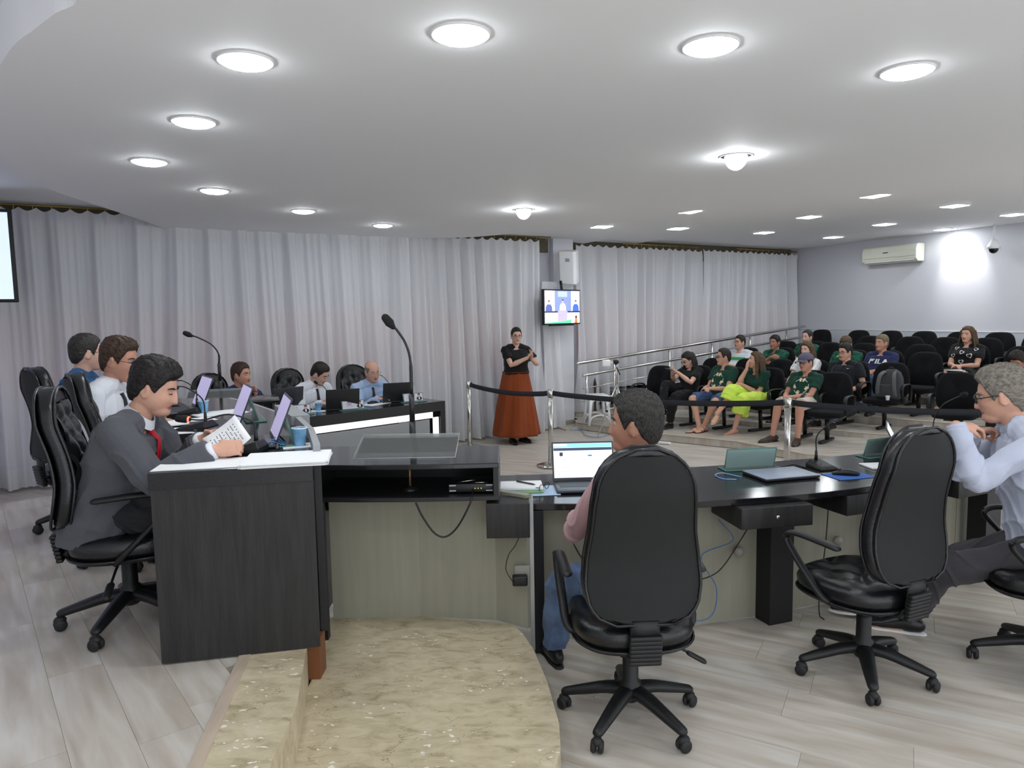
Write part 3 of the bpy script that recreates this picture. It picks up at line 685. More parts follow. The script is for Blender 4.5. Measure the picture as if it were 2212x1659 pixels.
def person(lab, top=None, Y=None, at=None, face=0, s=1.0, sp=None, seat=0.45, floor_z=0.0, lean=5, bend=8, side=0, twist=0,
           head=(0, 0, 0), hands=None, feet=None, skin_c='a', hair='dark', hp=None, voxel_b=0.010, near=False, top_c=None, sleeve='long',
           top_kind='shirt', bottom_c=None, bottom='trousers', shoe_c=None, shoe='shoe', belly=0.0, wide=1.0, stand=False, collar=True,
           glasses=None, group=None, knee_w=0.11, foot_w=0.12, foot_f=0.44, foot_dz=0.0, tie=None, hem=None, name='person', seedv=1, long_hair=None, thigh_yaw=(0, 0), amp=None, hs=1.0, cheek=None, sole_m=None):
    """head=(yaw,pitch,roll) degrees relative to the body; hands: {+1/-1: dict(pos, dir, n, curl)} in body space (x right, y front, z up, origin on floor under hips)"""
    hp = dict(hp or {}); hp.setdefault('seed', seedv)
    Pn = Person(); S = s; HS = s*hs
    hz = (0.93*S if stand else seat+0.085*S)
    def solve(spl):
        r = math.radians; y0, z0 = 0.0, 0.0
        def dirp(a): return Vector((math.sin(r(side)), math.sin(r(a))*math.cos(r(side)), math.cos(r(a))*math.cos(r(side))))
        d1, d2, d3 = dirp(lean), dirp(lean+bend*0.6), dirp(lean+bend)
        p0 = Vector((0, 0, hz)); p1 = p0+d1*0.16*S*spl; p2 = p1+d2*0.16*S*spl; p3 = p2+d3*0.18*S*spl
        nd = dirp((lean+bend)*0.55+head[1]*0.25+8); nk = p3+nd*0.085*S
        Rh = RZ(r(-head[0])) @ RX(r(-head[1])) @ RY(r(head[2])); hc = nk+Rh @ Vector((0, 0.022, 0.075))*HS
        return p0, p1, p2, p3, nk, hc, Rh, d1, d2, d3
    fa = math.radians(face-90)
    spl = sp or 1.0
    if top is not None and sp is None:
        for _ in range(4):
            q = solve(spl); tz = ypt(top[0], top[1], Y).z-floor_z; cur = (q[5]+Vector((0, 0, 0.128*HS))).z
            spl += (tz-cur)/(0.5*S); spl = min(max(spl, 0.62), 1.12)
    p0, p1, p2, p3, nk, hc, Rh, d1, d2, d3 = solve(spl)
    if at is None:
        hw = ypt(top[0], top[1], Y); o = RZ(fa) @ Vector((hc.x, hc.y, 0)); at = (hw.x-o.x, hw.y-o.y)
    root = empty(name, (at[0], at[1], floor_z), fa, lab, 'person', group)
    Pn.root = root; Pn.spl = spl
    inv = (Matrix.Translation((at[0], at[1], floor_z)) @ Matrix.Rotation(fa, 4, 'Z')).inverted()
    Pn.inv = inv; Pn.W = inv.inverted()
    # spine frame helpers
    tl = math.radians(twist)
    def sp_at(t):
        """t in metres along the spine of the unit figure, 0 at hips .. .50 at neck base"""
        L = [0, 0.16, 0.32, 0.50]; Pp = [p0, p1, p2, p3]; Dd = [d1, d2, d3]
        if t < 0: pos = p0+d1*t*S; d = d1
        else:
            i = 0 if t < 0.16 else 1 if t < 0.32 else 2; u = (t-L[i])/(L[i+1]-L[i]); pos = Pp[i].lerp(Pp[i+1], u); d = Dd[i]
            if t > 0.5: pos = p3+d3*(t-0.5)*S
        tw = tl*min(max(t/0.45, 0), 1); lat = Vector((math.cos(tw), math.sin(-tw), 0)); lat = (lat-d*lat.dot(d)).normalized(); fw = d.cross(lat)
        return pos, d, lat, fw
    ring_n = 24
    def torso(mb, infl, t0, t1, bl=belly, flare=0.0, shoulders=True, chest=0.0):
        secs = [(-0.20, .165, .12, 0), (-0.10, .170, .122, 0), (-0.02, .176, .126, 0), (0.06, .168, .122, .004), (0.14, .158, .114, .008), (0.22, .160, .114, .010), (0.30, .170, .118, .012), (0.37, .176, .116, .010), (0.425, .170, .102, .004), (0.46, .140, .084, 0), (0.49, .095, .066, -.002), (0.515, .064, .056, .0)]
        rings = []; ts = [q[0] for q in secs]
        tt = np.linspace(t0, t1, max(6, int((t1-t0)/0.03)))
        for t in tt:
            hw = np.interp(t, ts, [q[1] for q in secs])*wide; hd = np.interp(t, ts, [q[2] for q in secs]); yo = np.interp(t, ts, [q[3] for q in secs])
            bb = bl*math.exp(-((t-0.10)/0.13)**2); hd += bb*0.5; yo += bb*0.5; hw += bb*0.35
            hw += infl; hd += infl; hd += chest*math.exp(-((t-0.33)/0.06)**2)*0.5; yo += chest*math.exp(-((t-0.33)/0.06)**2)*0.5
            if t < 0.0: hw += flare*(-t)/0.2; hd += flare*(-t)/0.2
            pos, d, lat, fw = sp_at(t); rg = []
            for k in range(ring_n):
                a = 2*PI*k/ring_n; ca, sa = math.cos(a), math.sin(a); e = 0.82
                rg.append(pos+lat*(math.copysign(abs(ca)**e, ca)*hw*S)+fw*((math.copysign(abs(sa)**e, sa)*hd+yo)*S))
            rings.append(rg)
        mb.loft(rings)
        if shoulders:
            ps, d, lat, fw = sp_at(0.435)
            for sd in (-1, 1):
                J = SH[sd]; ni = 0.010 if infl > 0.015 else (0.006 if top_kind == 'tshirt' and infl > 0 else 0); mb.tube([p3+d3*(0.01-2.2*ni)*S, p3+(J-p3)*0.5+d3*(0.012-ni)*S, J], [(0.056+infl-1.8*ni)*S, (0.055+infl)*S, (0.056+infl)*S], n=14, round_ends=True)
                mb.ell(J, (0.058+infl)*S)
    ps, d, lat, fw = sp_at(0.435); SH = {}; shrug = hp.get('shrug', 0)
    for sd in (-1, 1): SH[sd] = ps+lat*(sd*0.158*wide*S)+d*(0.012+shrug)*S
    # arms
    UA, FA = 0.285*S, 0.255*S; AR = {}
    hands = hands or {}
    for sd in (-1, 1):
        h = dict(hands.get(sd, {})); pos = h.get('pos')
        if 'world' in h: pos = inv @ Vector(h['world'])
        if pos is None: pos = Vector((sd*0.17*S, 0.24*S, hz+0.10*S)) if not stand else Vector((sd*0.24*S, 0.06, hz-0.12*S))
        pos = Vector(pos); pole = Vector(h.get('pole', (sd*0.6, -0.6, -0.8)))
        E_, W_ = ik(SH[sd], pos, UA, FA, pole); dr = Vector(h['dir']) if 'dir' in h else (W_-E_)
        if 'wdir' in h: dr = inv.to_3x3() @ Vector(h['wdir'])
        nn = Vector(h.get('n', (0, 0, -1)));
        if 'wn' in h: nn = inv.to_3x3() @ Vector(h['wn'])
        if abs(nn.normalized().dot(dr.normalized())) > 0.97: nn = Vector((-sd, 0, 0))
        AR[sd] = (E_, W_, dr.normalized(), nn, h.get('curl', 0.45), h.get('thumb', 0.5), h.get('spread', 0.04))
    Pn.AR = AR; Pn.SH = SH; Pn.hc = hc; Pn.Rh = Rh; Pn.hz = hz; Pn.sp_at = sp_at
    # legs
    TH, SN = 0.43*S, 0.42*S; LG = {}
    for sd in (-1, 1):
        J = Vector((sd*0.09*S, 0.0, hz-0.005))
        f = (feet or {}).get(sd)
        if f is None:
            if stand: f = dict(pos=(sd*0.10*S, 0.02+0.03*sd))
            else: f = dict(pos=(sd*foot_w, foot_f))
        f = dict(f); fp = f.get('pos'); fz = f.get('z', 0.0)
        if 'world' in f: q = inv @ Vector((f['world'][0], f['world'][1], floor_z+fz)); fp = (q.x, q.y)
        A = Vector((fp[0], fp[1], 0.085*S+fz+foot_dz)); Kn, A = ik(J, A, TH, SN, Vector(f.get('pole', (sd*knee_w*1.2, 1.0, 0.55 if not stand else 0.0))))
        yw = math.radians(f.get('yaw', sd*8)); pt = math.radians(f.get('pitch', 0)); fd = Vector((math.sin(yw)*math.cos(pt), math.cos(yw)*math.cos(pt), -math.sin(pt)))
        LG[sd] = (J, Kn, A, fd)
    Pn.LG = LG
    # ---------------- body
    b = MB(); torso(b, -0.018, -0.10, 0.515); kl = 0.80 if bottom == 'trousers' else 1.0; ku = 0.84 if sleeve == 'long' else 1.0
    b.tube([p3-d3*0.04*S, p3+(nk-p3)*0.5, nk, hc+Rh @ Vector((0, -0.02, -0.03))*S], [0.062*S, 0.055*S, 0.053*S, 0.052*S], n=16)
    n_, m_ = (84, 64) if near else (56, 42); D = sphere_dirs(n_, m_); r = head_radius(D, hp); hv = D*r[:, None]
    b.add([tuple(HS*(Rh @ Vector(v))+hc) for v in hv], sphere_faces(n_, m_))
    for sd in (-1, 1):        # ears
        Re = Rh @ RZ(sd*-0.35) @ RX(0.18)
        ec = hc+Rh @ Vector((sd*0.076, -0.008, -0.006))*HS
        b.ell(ec, (0.0085*HS, 0.019*HS, 0.031*HS), Re, 12, 8)
        rim = [ec+Re @ Vector((sd*0.006, 0.016*math.cos(a)-0.003, 0.029*math.sin(a)))*HS for a in np.linspace(-0.4*PI, 1.1*PI, 10)]
        rim = [ec+Re @ Vector((sd*0.006, -0.016*math.cos(a), 0.029*math.sin(a)))*HS for a in np.linspace(-0.45*PI, 0.9*PI, 10)]
        b.tube(rim, 0.0052*HS, n=6, round_ends=True)
        E_, W_, dr, nn, cu, tb, sprd = AR[sd]
        b.tube([SH[sd], SH[sd].lerp(E_, 0.45), E_, E_.lerp(W_, 0.28), E_.lerp(W_, 0.7), W_], [0.050*S*ku, 0.047*S*ku, 0.038*S*ku, 0.041*S*ku, 0.031*S*ku, 0.026*S], n=14, round_ends=True)
        add_hand(b, W_, dr, nn, sd, cu, S*0.98, sprd, tb)
        J, Kn, A, fd = LG[sd]
        if bottom != 'none':
            b.tube([J, J.lerp(Kn, 0.5), Kn-(Kn-J).normalized()*0.03*S, Kn], [0.080*S*kl, 0.070*S*kl, 0.056*S*kl, 0.054*S*kl], n=14, round_ends=True)
            bk = (A-Kn).normalized().cross(Vector((1, 0, 0))).normalized(); bk = bk if bk.y < 0 else -bk
            b.tube([Kn, Kn.lerp(A, 0.3)+bk*0.014*S, Kn.lerp(A, 0.65)+bk*0.006*S, A], [0.054*S*kl, 0.055*S*kl, 0.041*S*kl, 0.034*S], n=14, round_ends=True)
            up = Vector((0, 0, 1)); up = (up-fd*up.dot(fd)).normalized(); h0 = A-up*0.045*S
            b.tube([h0-fd*0.045*S, h0, h0+fd*0.07*S-up*0.010*S, h0+fd*0.135*S-up*0.022*S, h0+fd*0.175*S-up*0.026*S], [(0.030*S, 0.030*S), (0.034*S, 0.040*S), (0.038*S, 0.032*S), (0.042*S, 0.018*S), (0.036*S, 0.012*S)], n=12, up=up, round_ends=True)
    me = voxel(b, voxel_b, 2 if not near else 1)
    o = finish(me, 'body', [skin(*skin_c), M_LIP], root)
    # lip colour
    Ri = Rh.inverted(); cs = np.empty(len(me.polygons)*3); me.polygons.foreach_get('center', cs); cs = cs.reshape(-1, 3)
    loc = (cs-np.array(hc)) @ np.array(Ri).T/HS
    idx = ((np.abs(loc[:, 2]+0.060)*1.0 < 0.0105*(1-(np.abs(loc[:, 0])/0.027)**2)) & (np.abs(loc[:, 0]) < 0.026) & (loc[:, 1] > 0.05)).astype(int)
    me.polygons.foreach_set('material_index', idx); me.update(); Pn.body = o
    # eyes and brows
    hm = m_hair(hair, *HAIRS[hair])
    for sd in (-1, 1):
        e = MB(); br = MB()
        br.tube([hc+Rh @ Vector((sd*x, y, z))*HS for x, y, z in ((0.014, 0.0905, 0.028), (0.026, 0.089, 0.033), (0.038, 0.082, 0.032), (0.048, 0.072, 0.027))], [0.003*HS, 0.0042*HS, 0.0038*HS, 0.002*HS], n=6, round_ends=True)
        br.build('eyebrow', hm, root)
        if hp.get('closed'):
            e.tube([hc+Rh @ Vector((sd*x, y, z))*HS for x, y, z in ((0.019, 0.0845, 0.008), (0.031, 0.0885, 0.0045), (0.043, 0.080, 0.008))], 0.0022*HS, n=6, mi=1); e.build('eye', [M_EYEW, M_IRIS], root, fix=False); continue
        ec = hc+Rh @ Vector((sd*0.031, 0.0705, 0.0100))*HS; e.ell(ec, 0.0125*HS, Rh, 14, 10, 0)
        e.ell(ec+Rh @ Vector((0, 0.0078, -0.001))*HS, 0.0056*HS, Rh, 10, 8, 1)
        e.build('eye', [M_EYEW, M_IRIS], root, fix=False)
    # hair
    if hp.get('cap') is None or True:
        hb = build_hair(hp, HS, Rh, hc, hm, near)
        if long_hair:
            rn = random.Random(seedv); ln = long_hair.get('len', 0.3); n_l = long_hair.get('n', 26)
            dn = Vector((0, 0, -1)); front = long_hair.get('front', 0.5)
            for i in range(n_l):
                a = math.radians(rn.uniform(62, 298) if front > 0 else rn.uniform(95, 265)); rx, ry = 0.078+0.012, 0.098+0.01
                st = Rh @ Vector((math.sin(a)*rx*0.9, math.cos(a)*ry-0.012, 0.055))*HS+hc; md = Rh @ Vector((math.sin(a)*rx*1.12, math.cos(a)*ry-0.022, -0.03))*HS+hc
                out_ = Vector((md.x-hc.x, md.y-hc.y, 0)).normalized()
                sway = long_hair.get('sway', (0, 0)); l_ = ln*rn.uniform(0.75, 1.05)*HS
                e1_ = md+dn*0.5*l_+out_*0.022+Vector((sway[0]*0.5, sway[1]*0.5, 0)); e2_ = md+dn*l_+out_*0.03+Vector((sway[0]+rn.uniform(-.015, .015), sway[1]+rn.uniform(-.015, .015), 0))
                hb.tube(smooth_path([st, md, e1_, e2_], 3), [x*HS for x in np.linspace(0.018, 0.009, 10)], n=7, round_ends=True)
            hm_me = voxel(hb, 0.007, 2); folds(hm_me, 0.0025, seedv, scale=2.2); ho = finish(hm_me, 'hair', hm, root)
        else: ho = hb.build('hair', hm, root, fix=False)
    # ---------------- top garment
    am = 0.0045 if amp is None else amp
    mt = top_c
    jk = 0.012 if top_kind == 'jacket' else 0.0
    tg = MB(); t0 = {'shirt': -0.05, 'tshirt': -0.10, 'jacket': -0.17}[top_kind] if hem is None else hem
    torso(tg, 0.009+jk, t0, {'jacket': 0.46, 'tshirt': 0.455}.get(top_kind, 0.475), flare=0.02 if top_kind == 'jacket' else 0.0, chest=hp.get('chest', 0))
    fl = {'long': 0.96, 'short': None, 'rolled': 0.35}[sleeve]
    for sd in (-1, 1):
        E_, W_, *_ = AR[sd]; k = 0.010+jk
        if fl is None:
            q = SH[sd].lerp(E_, 0.62); tg.tube([SH[sd], SH[sd].lerp(E_, 0.3), q], [(0.056+k)*S, (0.060+k)*S, (0.062+k)*S], n=18)
        else:
            c_ = E_.lerp(W_, fl); tg.tube(smooth_path([SH[sd], SH[sd].lerp(E_, 0.5), E_, E_.lerp(W_, 0.4*fl), c_], 3), [x*S for x in np.interp(np.linspace(0, 1, 13), [0, 0.4, 0.5, 0.8, 1], [0.055+k, 0.050+k, 0.048+k, 0.043+k, 0.036+k])], n=18)
            tg.ell(E_, (0.047+k)*S)
    if collar:
        pass
    tme = voxel(tg, voxel_b*0.9 if near else voxel_b, 2); folds(tme, am, seedv)
    Pn.top = finish(tme, {'shirt': 'shirt', 'tshirt': 't_shirt', 'jacket': 'jacket'}[top_kind], mt, root)
    if collar:
        cb = MB(); cc = []; 
        for k in range(25):
            a = 2*PI*k/24; cc.append(a)
        pos, d_, la_, fw_ = sp_at(0.485)
        cl = 0.030 if top_kind == 'jacket' else 0
        pos = pos+d_*cl*S
        r1 = [pos+d_*0.0*S+la_*math.cos(a)*0.072*S+fw_*(math.sin(a)*0.070)*S+d_*(-0.020*max(math.sin(a), 0))*S for a in cc[:24]]
        r2 = [pos+d_*(0.036)*S+la_*math.cos(a)*0.061*S+fw_*(math.sin(a)*0.060+0.006)*S+d_*(-0.026*max(math.sin(a), 0))*S for a in cc[:24]]
        r3 = [pos+d_*(-0.002)*S+la_*math.cos(a)*0.080*S+fw_*(math.sin(a)*0.080+0.004)*S+d_*(-0.030*max(math.sin(a), 0))*S for a in cc[:24]]
        cb.loft([r1, r2, [q+(q-pos).normalized()*0.004*S for q in r2], r3], cap=False)
        cb.build('collar', top_c if not isinstance(collar, bpy.types.Material) else collar, root, fix=True)
    if top_kind == 'jacket' or sleeve == 'long':
        for sd in (-1, 1):
            E_, W_, *_ = AR[sd]; a_, b_ = E_.lerp(W_, 0.90), E_.lerp(W_, 1.03)
            MB().tube([a_, E_.lerp(W_, 0.97), b_], [0.040*S, 0.0405*S, 0.0395*S], n=18).build('cuff', collar if isinstance(collar, bpy.types.Material) else top_c, root)
    if tie:
        tb_ = MB(); pts = []
        for t in (0.478, 0.45, 0.38, 0.30, 0.22, 0.12):
            pos, d_, la_, fw_ = sp_at(t); pts.append((pos, d_, la_, fw_, t))
        dd = bvh_of(Pn.top); ptl = []
        for pos, d_, la_, fw_, t in pts:
            st = pos+fw_*0.5*S; hit = dd.ray_cast(st, -fw_)[0]; ptl.append((hit if hit is not None else pos+fw_*0.13*S)+fw_*0.008*S)
        tb_.tube(ptl, [(0.019*S, 0.014*S), (0.013*S, 0.008*S), (0.021*S, 0.006*S), (0.027*S, 0.005*S), (0.031*S, 0.005*S), (0.034*S, 0.005*S)], n=10, up=pts[2][3])
        tb_.build('tie', tie, root)
    # ---------------- lower garment
    if bottom in ('trousers', 'shorts'):
        g = MB(); torso(g, -0.008, -0.10, 0.04, shoulders=False)
        for sd in (-1, 1):
            J, Kn, A, fd = LG[sd]
            if bottom == 'trousers':
                g.tube(smooth_path([J, J.lerp(Kn, 0.5), Kn, Kn.lerp(A, 0.5), Kn.lerp(A, 0.97)], 3), [x*S for x in np.interp(np.linspace(0, 1, 13), [0, .25, .5, .75, 1], [0.094, 0.084, 0.070, 0.066, 0.060])], n=18)
                g.ell(Kn, 0.068*S)
            else: g.tube([J, J.lerp(Kn, 0.5), J.lerp(Kn, 0.92)], [0.096*S, 0.090*S, 0.084*S], n=18)
        gm = voxel(g, voxel_b, 2); folds(gm, am*1.1, seedv+5); finish(gm, bottom, bottom_c, root)
    # ---------------- shoes
    if shoe == 'shoe' and bottom != 'none':
        for sd in (-1, 1):
            J, Kn, A, fd = LG[sd]; up = Vector((0, 0, 1)); up = (up-fd*up.dot(fd)).normalized(); h0 = A-up*0.040*S; q = MB()
            q.tube([h0-fd*0.055*S, h0-fd*0.02*S+up*0.006*S, h0+fd*0.045*S-up*0.002*S, h0+fd*0.11*S-up*0.014*S, h0+fd*0.17*S-up*0.020*S, h0+fd*0.20*S-up*0.024*S], [(0.032*S, 0.040*S), (0.038*S, 0.050*S), (0.041*S, 0.040*S), (0.047*S, 0.028*S), (0.043*S, 0.021*S), (0.030*S, 0.014*S)], n=14, up=up, round_ends=True)
            me2 = voxel(q, 0.007, 2); so = finish(me2, 'shoe', shoe_c, root)
            sl = MB(); z_ = -0.044*S
            sl.tube([h0-fd*0.075*S+up*z_, h0-fd*0.02*S+up*z_, h0+fd*0.05*S+up*z_, h0+fd*0.12*S+up*z_, h0+fd*0.19*S+up*z_, h0+fd*0.222*S+up*z_], [(0.026*S, 0.011*S), (0.036*S, 0.011*S), (0.036*S, 0.011*S), (0.047*S, 0.011*S), (0.042*S, 0.011*S), (0.02*S, 0.011*S)], n=12, up=up, round_ends=True)
            sl.build('sole', sole_m or M_RUBBER, so)
    elif shoe == 'sandal':
        for sd in (-1, 1):
            J, Kn, A, fd = LG[sd]; up = Vector((0, 0, 1)); up = (up-fd*up.dot(fd)).normalized(); h0 = A-up*0.045*S; q = MB(); z_ = -0.040*S
            q.tube([h0-fd*0.065*S+up*z_, h0+up*z_, h0+fd*0.07*S+up*z_, h0+fd*0.14*S+up*z_, h0+fd*0.20*S+up*z_], [(0.028*S, 0.008*S), (0.036*S, 0.008*S), (0.040*S, 0.008*S), (0.046*S, 0.008*S), (0.034*S, 0.008*S)], n=12, up=up, round_ends=True)
            for ff, ww, hh in ((0.125, 0.044, 0.012), (0.05, 0.036, 0.045)):
                c0 = h0+fd*ff*S-up*0.02*S; lt_ = fd.cross(up)
                q.tube([c0+lt_*math.cos(a)*ww*S+up*(math.sin(a)*(hh+0.010)+0.004)*S-up*0.015*S for a in np.linspace(0, PI, 9)], (0.011*S, 0.004*S), n=6)
            q.build('sandal', shoe_c, root)
    if glasses:
        g = MB(); lg = MB(); rr = glasses.get('r', 0.022); th = glasses.get('th', 0.0022)
        for sd in (-1, 1):
            c0 = Vector((sd*0.0325, 0.1005, 0.006)); pts = [hc+Rh @ (c0+Vector((math.cos(a)*rr*1.15, -abs(math.cos(a)*sd-0.3)*0.003, math.sin(a)*rr*0.8)))*HS for a in np.linspace(0, 2*PI, 19)]
            g.tube(pts, th*HS, n=6)
            lg.add([hc+Rh @ c0*HS]+pts[:-1], [(0, i+1, (i+1) % 18+1) for i in range(18)])
            g.tube([hc+Rh @ Vector(v)*HS for v in ((sd*0.057, 0.097, 0.012), (sd*0.074, 0.085, 0.012), (sd*0.0815, 0.01, 0.012), (sd*0.081, -0.012, 0.0))], th*0.9*HS, n=6)
        g.tube([hc+Rh @ Vector(v)*HS for v in ((-0.009, 0.100, 0.010), (0, 0.106, 0.013), (0.009, 0.100, 0.010))], th*HS, n=6)
        go = g.build('glasses', glasses.get('m', M_BLACKMET), root); lg.build('lens', M_CLEARL, go, fix=False)
    return Pn

def bvh_of(o):
    me = o.data; return BVHTree.FromPolygons([v.co for v in me.vertices], [tuple(p.vertices) for p in me.polygons])

def chest_print(Pn, polys, m, t=0.30, name='print', side_x=0.0, sub=2, offs=0.004, tgt=None, direction=None):
    """flat print laid on the garment: polys in metres (u right, v up) around a point of the chest"""
    bv = bvh_of(tgt or Pn.top); pos, d, lat, fw = Pn.sp_at(t); mb = MB()
    if direction is not None: fw = Vector(direction).normalized(); lat = (d.cross(fw)).normalized()*-1
    for P in polys:
        if len(P) < 3: continue
        bm = bmesh.new(); vs = [bm.verts.new((p[0], p[1], 0)) for p in P]
        try: bm.faces.new(vs)
        except Exception: bm.free(); continue
        bmesh.ops.triangulate(bm, faces=bm.faces[:])
        bmesh.ops.subdivide_edges(bm, edges=bm.edges[:], cuts=sub, use_grid_fill=True)
        bm.verts.index_update(); out = []; ok = True
        for v in bm.verts:
            q = pos-lat*v.co.x+d*v.co.y+fw*0.6; h = bv.ray_cast(q, -fw)
            if h[0] is None: ok = False; break
            out.append(h[0]+fw*offs)
        if ok: mb.add(out, [[v.index for v in f.verts] for f in bm.faces])
        bm.free()
    if mb.v: return mb.build(name, m, Pn.root, fix=False)

def text_polys(txt, size, cx=0, cy=0, bold=0.0):
    """outlines of the letters, as triangles"""
    cu = bpy.data.curves.new('t', 'FONT'); cu.body = txt; cu.size = size; cu.align_x = 'CENTER'; cu.align_y = 'CENTER'; cu.offset = bold
    o = bpy.data.objects.new('t', cu); COL.objects.link(o); dg = bpy.context.evaluated_depsgraph_get(); me = bpy.data.meshes.new_from_object(o.evaluated_get(dg))
    me.calc_loop_triangles(); out = [[(me.vertices[i].co.x+cx, me.vertices[i].co.y+cy) for i in t.vertices] for t in me.loop_triangles]
    bpy.data.objects.remove(o); bpy.data.curves.remove(cu); bpy.data.meshes.remove(me); return out
def text_mesh(txt, size, m, parent, loc, rot, name='lettering', align='LEFT', bold=0.0):
    cu = bpy.data.curves.new('t', 'FONT'); cu.body = txt; cu.size = size; cu.align_x = align; cu.offset = bold; cu.resolution_u = 2
    o = bpy.data.objects.new('t', cu); COL.objects.link(o); dg = bpy.context.evaluated_depsgraph_get(); me = bpy.data.meshes.new_from_object(o.evaluated_get(dg))
    bpy.data.objects.remove(o); me.materials.clear(); me.materials.append(m); q = link(name, me, parent); q.location = loc; q.rotation_euler = rot; return q
# ================================================================== FURNITURE
def tuft(x, z, sx, sz):
    """diamond button tufting height at a point"""
    u, v = x/sx, z/sz; a = abs(math.sin(PI*(u+v)/2)); b = abs(math.sin(PI*(u-v)/2)); return -0.010*(1-min(a, 1))**2-0.010*(1-min(b, 1))**2+0.008*a*b

def exec_chair(lab, loc, face, h=0.0, base_rot=0, bh=0.80, grp='black leather office chairs'):
    """high-backed swivel chair; h lifts or lowers seat and back"""
    t = empty('office_chair', (loc[0], loc[1], loc[2] if len(loc) > 2 else 0), math.radians(face-90), lab, 'office chair', grp)
    S0 = 0.44+h
    # five-star base
    for k in range(5):
        a = math.radians(base_rot+72*k); R = RZ(a); m = MB()
        m.tube(smooth_path([R @ Vector(q) for q in ((0.02, 0, 0.135), (0.10, 0, 0.13), (0.20, 0, 0.105), (0.285, 0, 0.082))], 3), [(x, y) for x, y in zip(np.linspace(0.042, 0.024, 10), np.linspace(0.030, 0.018, 10))], n=10, up=(0, 0, 1), round_ends=True)
        m.build('base_leg', M_BLACKPL, t)
        cs = MB(); c0 = R @ Vector((0.295, 0, 0)); sw = R @ RZ(0.5+k)
        for s_ in (-1, 1): cs.lathe([(0.001, -0.009), (0.022, -0.010), (0.027, -0.004), (0.027, 0.004), (0.022, 0.010), (0.001, 0.009)], c0+sw @ Vector((0, s_*0.015, 0.0275)), n=16, R=sw @ RX(PI/2))
        cs.ell(c0+Vector((0, 0, 0.048)), (0.027, 0.022, 0.020), sw, 12, 8); cs.tube([c0+Vector((0, 0, 0.05)), c0+Vector((0, 0, 0.085))], 0.011, n=8)
        cs.build('caster', M_RUBBER, t)
    m = MB(); m.lathe([(0.001, 0.085), (0.03, 0.085), (0.046, 0.10), (0.046, 0.17), (0.034, 0.18), (0.034, 0.29), (0.030, 0.295), (0.026, 0.30), (0.026, S0-0.075), (0.001, S0-0.075)], n=20)
    m.build('gas_column', M_BLACKPL, t)
    m = MB(); m.rbox((0, -0.02, S0-0.075), (0.15, 0.24, 0.045), 0.012); m.build('seat_mechanism', M_BLACKPL, t)
    m = MB(); m.tube(smooth_path([(0.06, -0.02, S0-0.08), (0.15, -0.03, S0-0.09), (0.22, -0.04, S0-0.12), (0.27, -0.05, S0-0.15)], 3), 0.006, n=8); m.tube([(0.245, -0.045, S0-0.135), (0.30, -0.055, S0-0.165)], (0.017, 0.010), n=10, round_ends=True); m.build('lever', M_BLACKPL, t)
    # seat: pan, tufted cushion, piping
    def outline(z_, grow=0.0, n=40):
        out = []
        for k in range(n):
            a = 2*PI*k/n; c, s_ = math.cos(a), math.sin(a); e = 0.62
            wx = 0.255-0.025*(-s_ if s_ < 0 else 0); out.append(Vector((math.copysign(abs(c)**e, c)*(wx+grow), math.copysign(abs(s_)**e, s_)*(0.245+grow)+0.02, z_)))
        return out
    m = MB(); m.loft([outline(S0-0.055, -0.06), outline(S0-0.05, -0.01), outline(S0-0.035, 0.0), outline(S0-0.03, -0.01)]); sp_ = m.build('seat_shell', M_BLACKPL, t)
    m = MB(); m.tube(outline(S0-0.032, 0.004)+outline(S0-0.032, 0.004)[:1], 0.006, n=6); m.build('piping', M_LEATHER, sp_)
    m = MB(); rings = [outline(S0-0.032, -0.012), outline(S0-0.01, 0.0), outline(S0+0.02, 0.004), outline(S0+0.045, -0.008)]
    for g_, z_ in ((-0.03, S0+0.060), (-0.06, S0+0.066), (-0.095, S0+0.067), (-0.13, S0+0.066), (-0.165, S0+0.064), (-0.20, S0+0.062), (-0.235, S0+0.061)):
        rings.append([Vector((p.x, p.y, z_+(tuft(p.x, p.y-0.03, 0.085, 0.085) if g_ < -0.05 else 0))) for p in outline(0, g_)])
    m.loft(rings); m.build('seat', M_LEATHER, t)
    # backrest
    zb, zt = S0+0.10, S0+bh
    def wd_(u):   # half width along the height
        base = np.interp(u, [0, .04, .10, .22, .38, .52, .68, .82, .90, .95, .985, 1], [.12, .185, .222, .238, .228, .212, .205, .192, .165, .130, .09, .05]); return base
    def yc(u):    # lumbar curve, leaning back towards the top
        return -0.215+0.035*math.sin(PI*min(u/0.75, 1))-0.075*max(0, u-0.35)-0.02*(1-u)
    def back_rings(front, rear, grow=0.0, us=None):
        rg = []
        for u in us if us is not None else np.concatenate([np.linspace(0, 0.12, 5), np.linspace(0.18, 0.86, 12), np.linspace(0.9, 1, 6)]):
            hw = wd_(u)+grow; z_ = zb+(zt-zb)*u; c = yc(u); n = 28; r_ = []
            for k in range(n):
                a = 2*PI*k/n; ca, sa = math.cos(a), math.sin(a); e = 0.45
                r_.append(Vector((math.copysign(abs(ca)**e, ca)*hw, c+(front if sa > 0 else rear)*math.copysign(abs(sa)**e, sa)+0.03*(ca*ca)*0.6, z_)))
            rg.append(r_)
        return rg
    m = MB(); m.loft(back_rings(0.030, 0.038)); b_ = m.build('backrest', M_LEATHER, t)
    m = MB(); rg = []      # rear panel
    for u in np.linspace(0.035, 0.965, 18):
        hw = wd_(u)-0.016; z_ = zb+(zt-zb)*u; rg.append([Vector((hw*v, yc(u)-0.046+0.02*v*v*0.8-0.006*(1-v*v)-0.002, z_)) for v in np.linspace(-1, 1, 13)])
    m.loft(rg, cap=False, closed=False); m.build('back_panel', M_CHAIRBACK, t, fix=False)
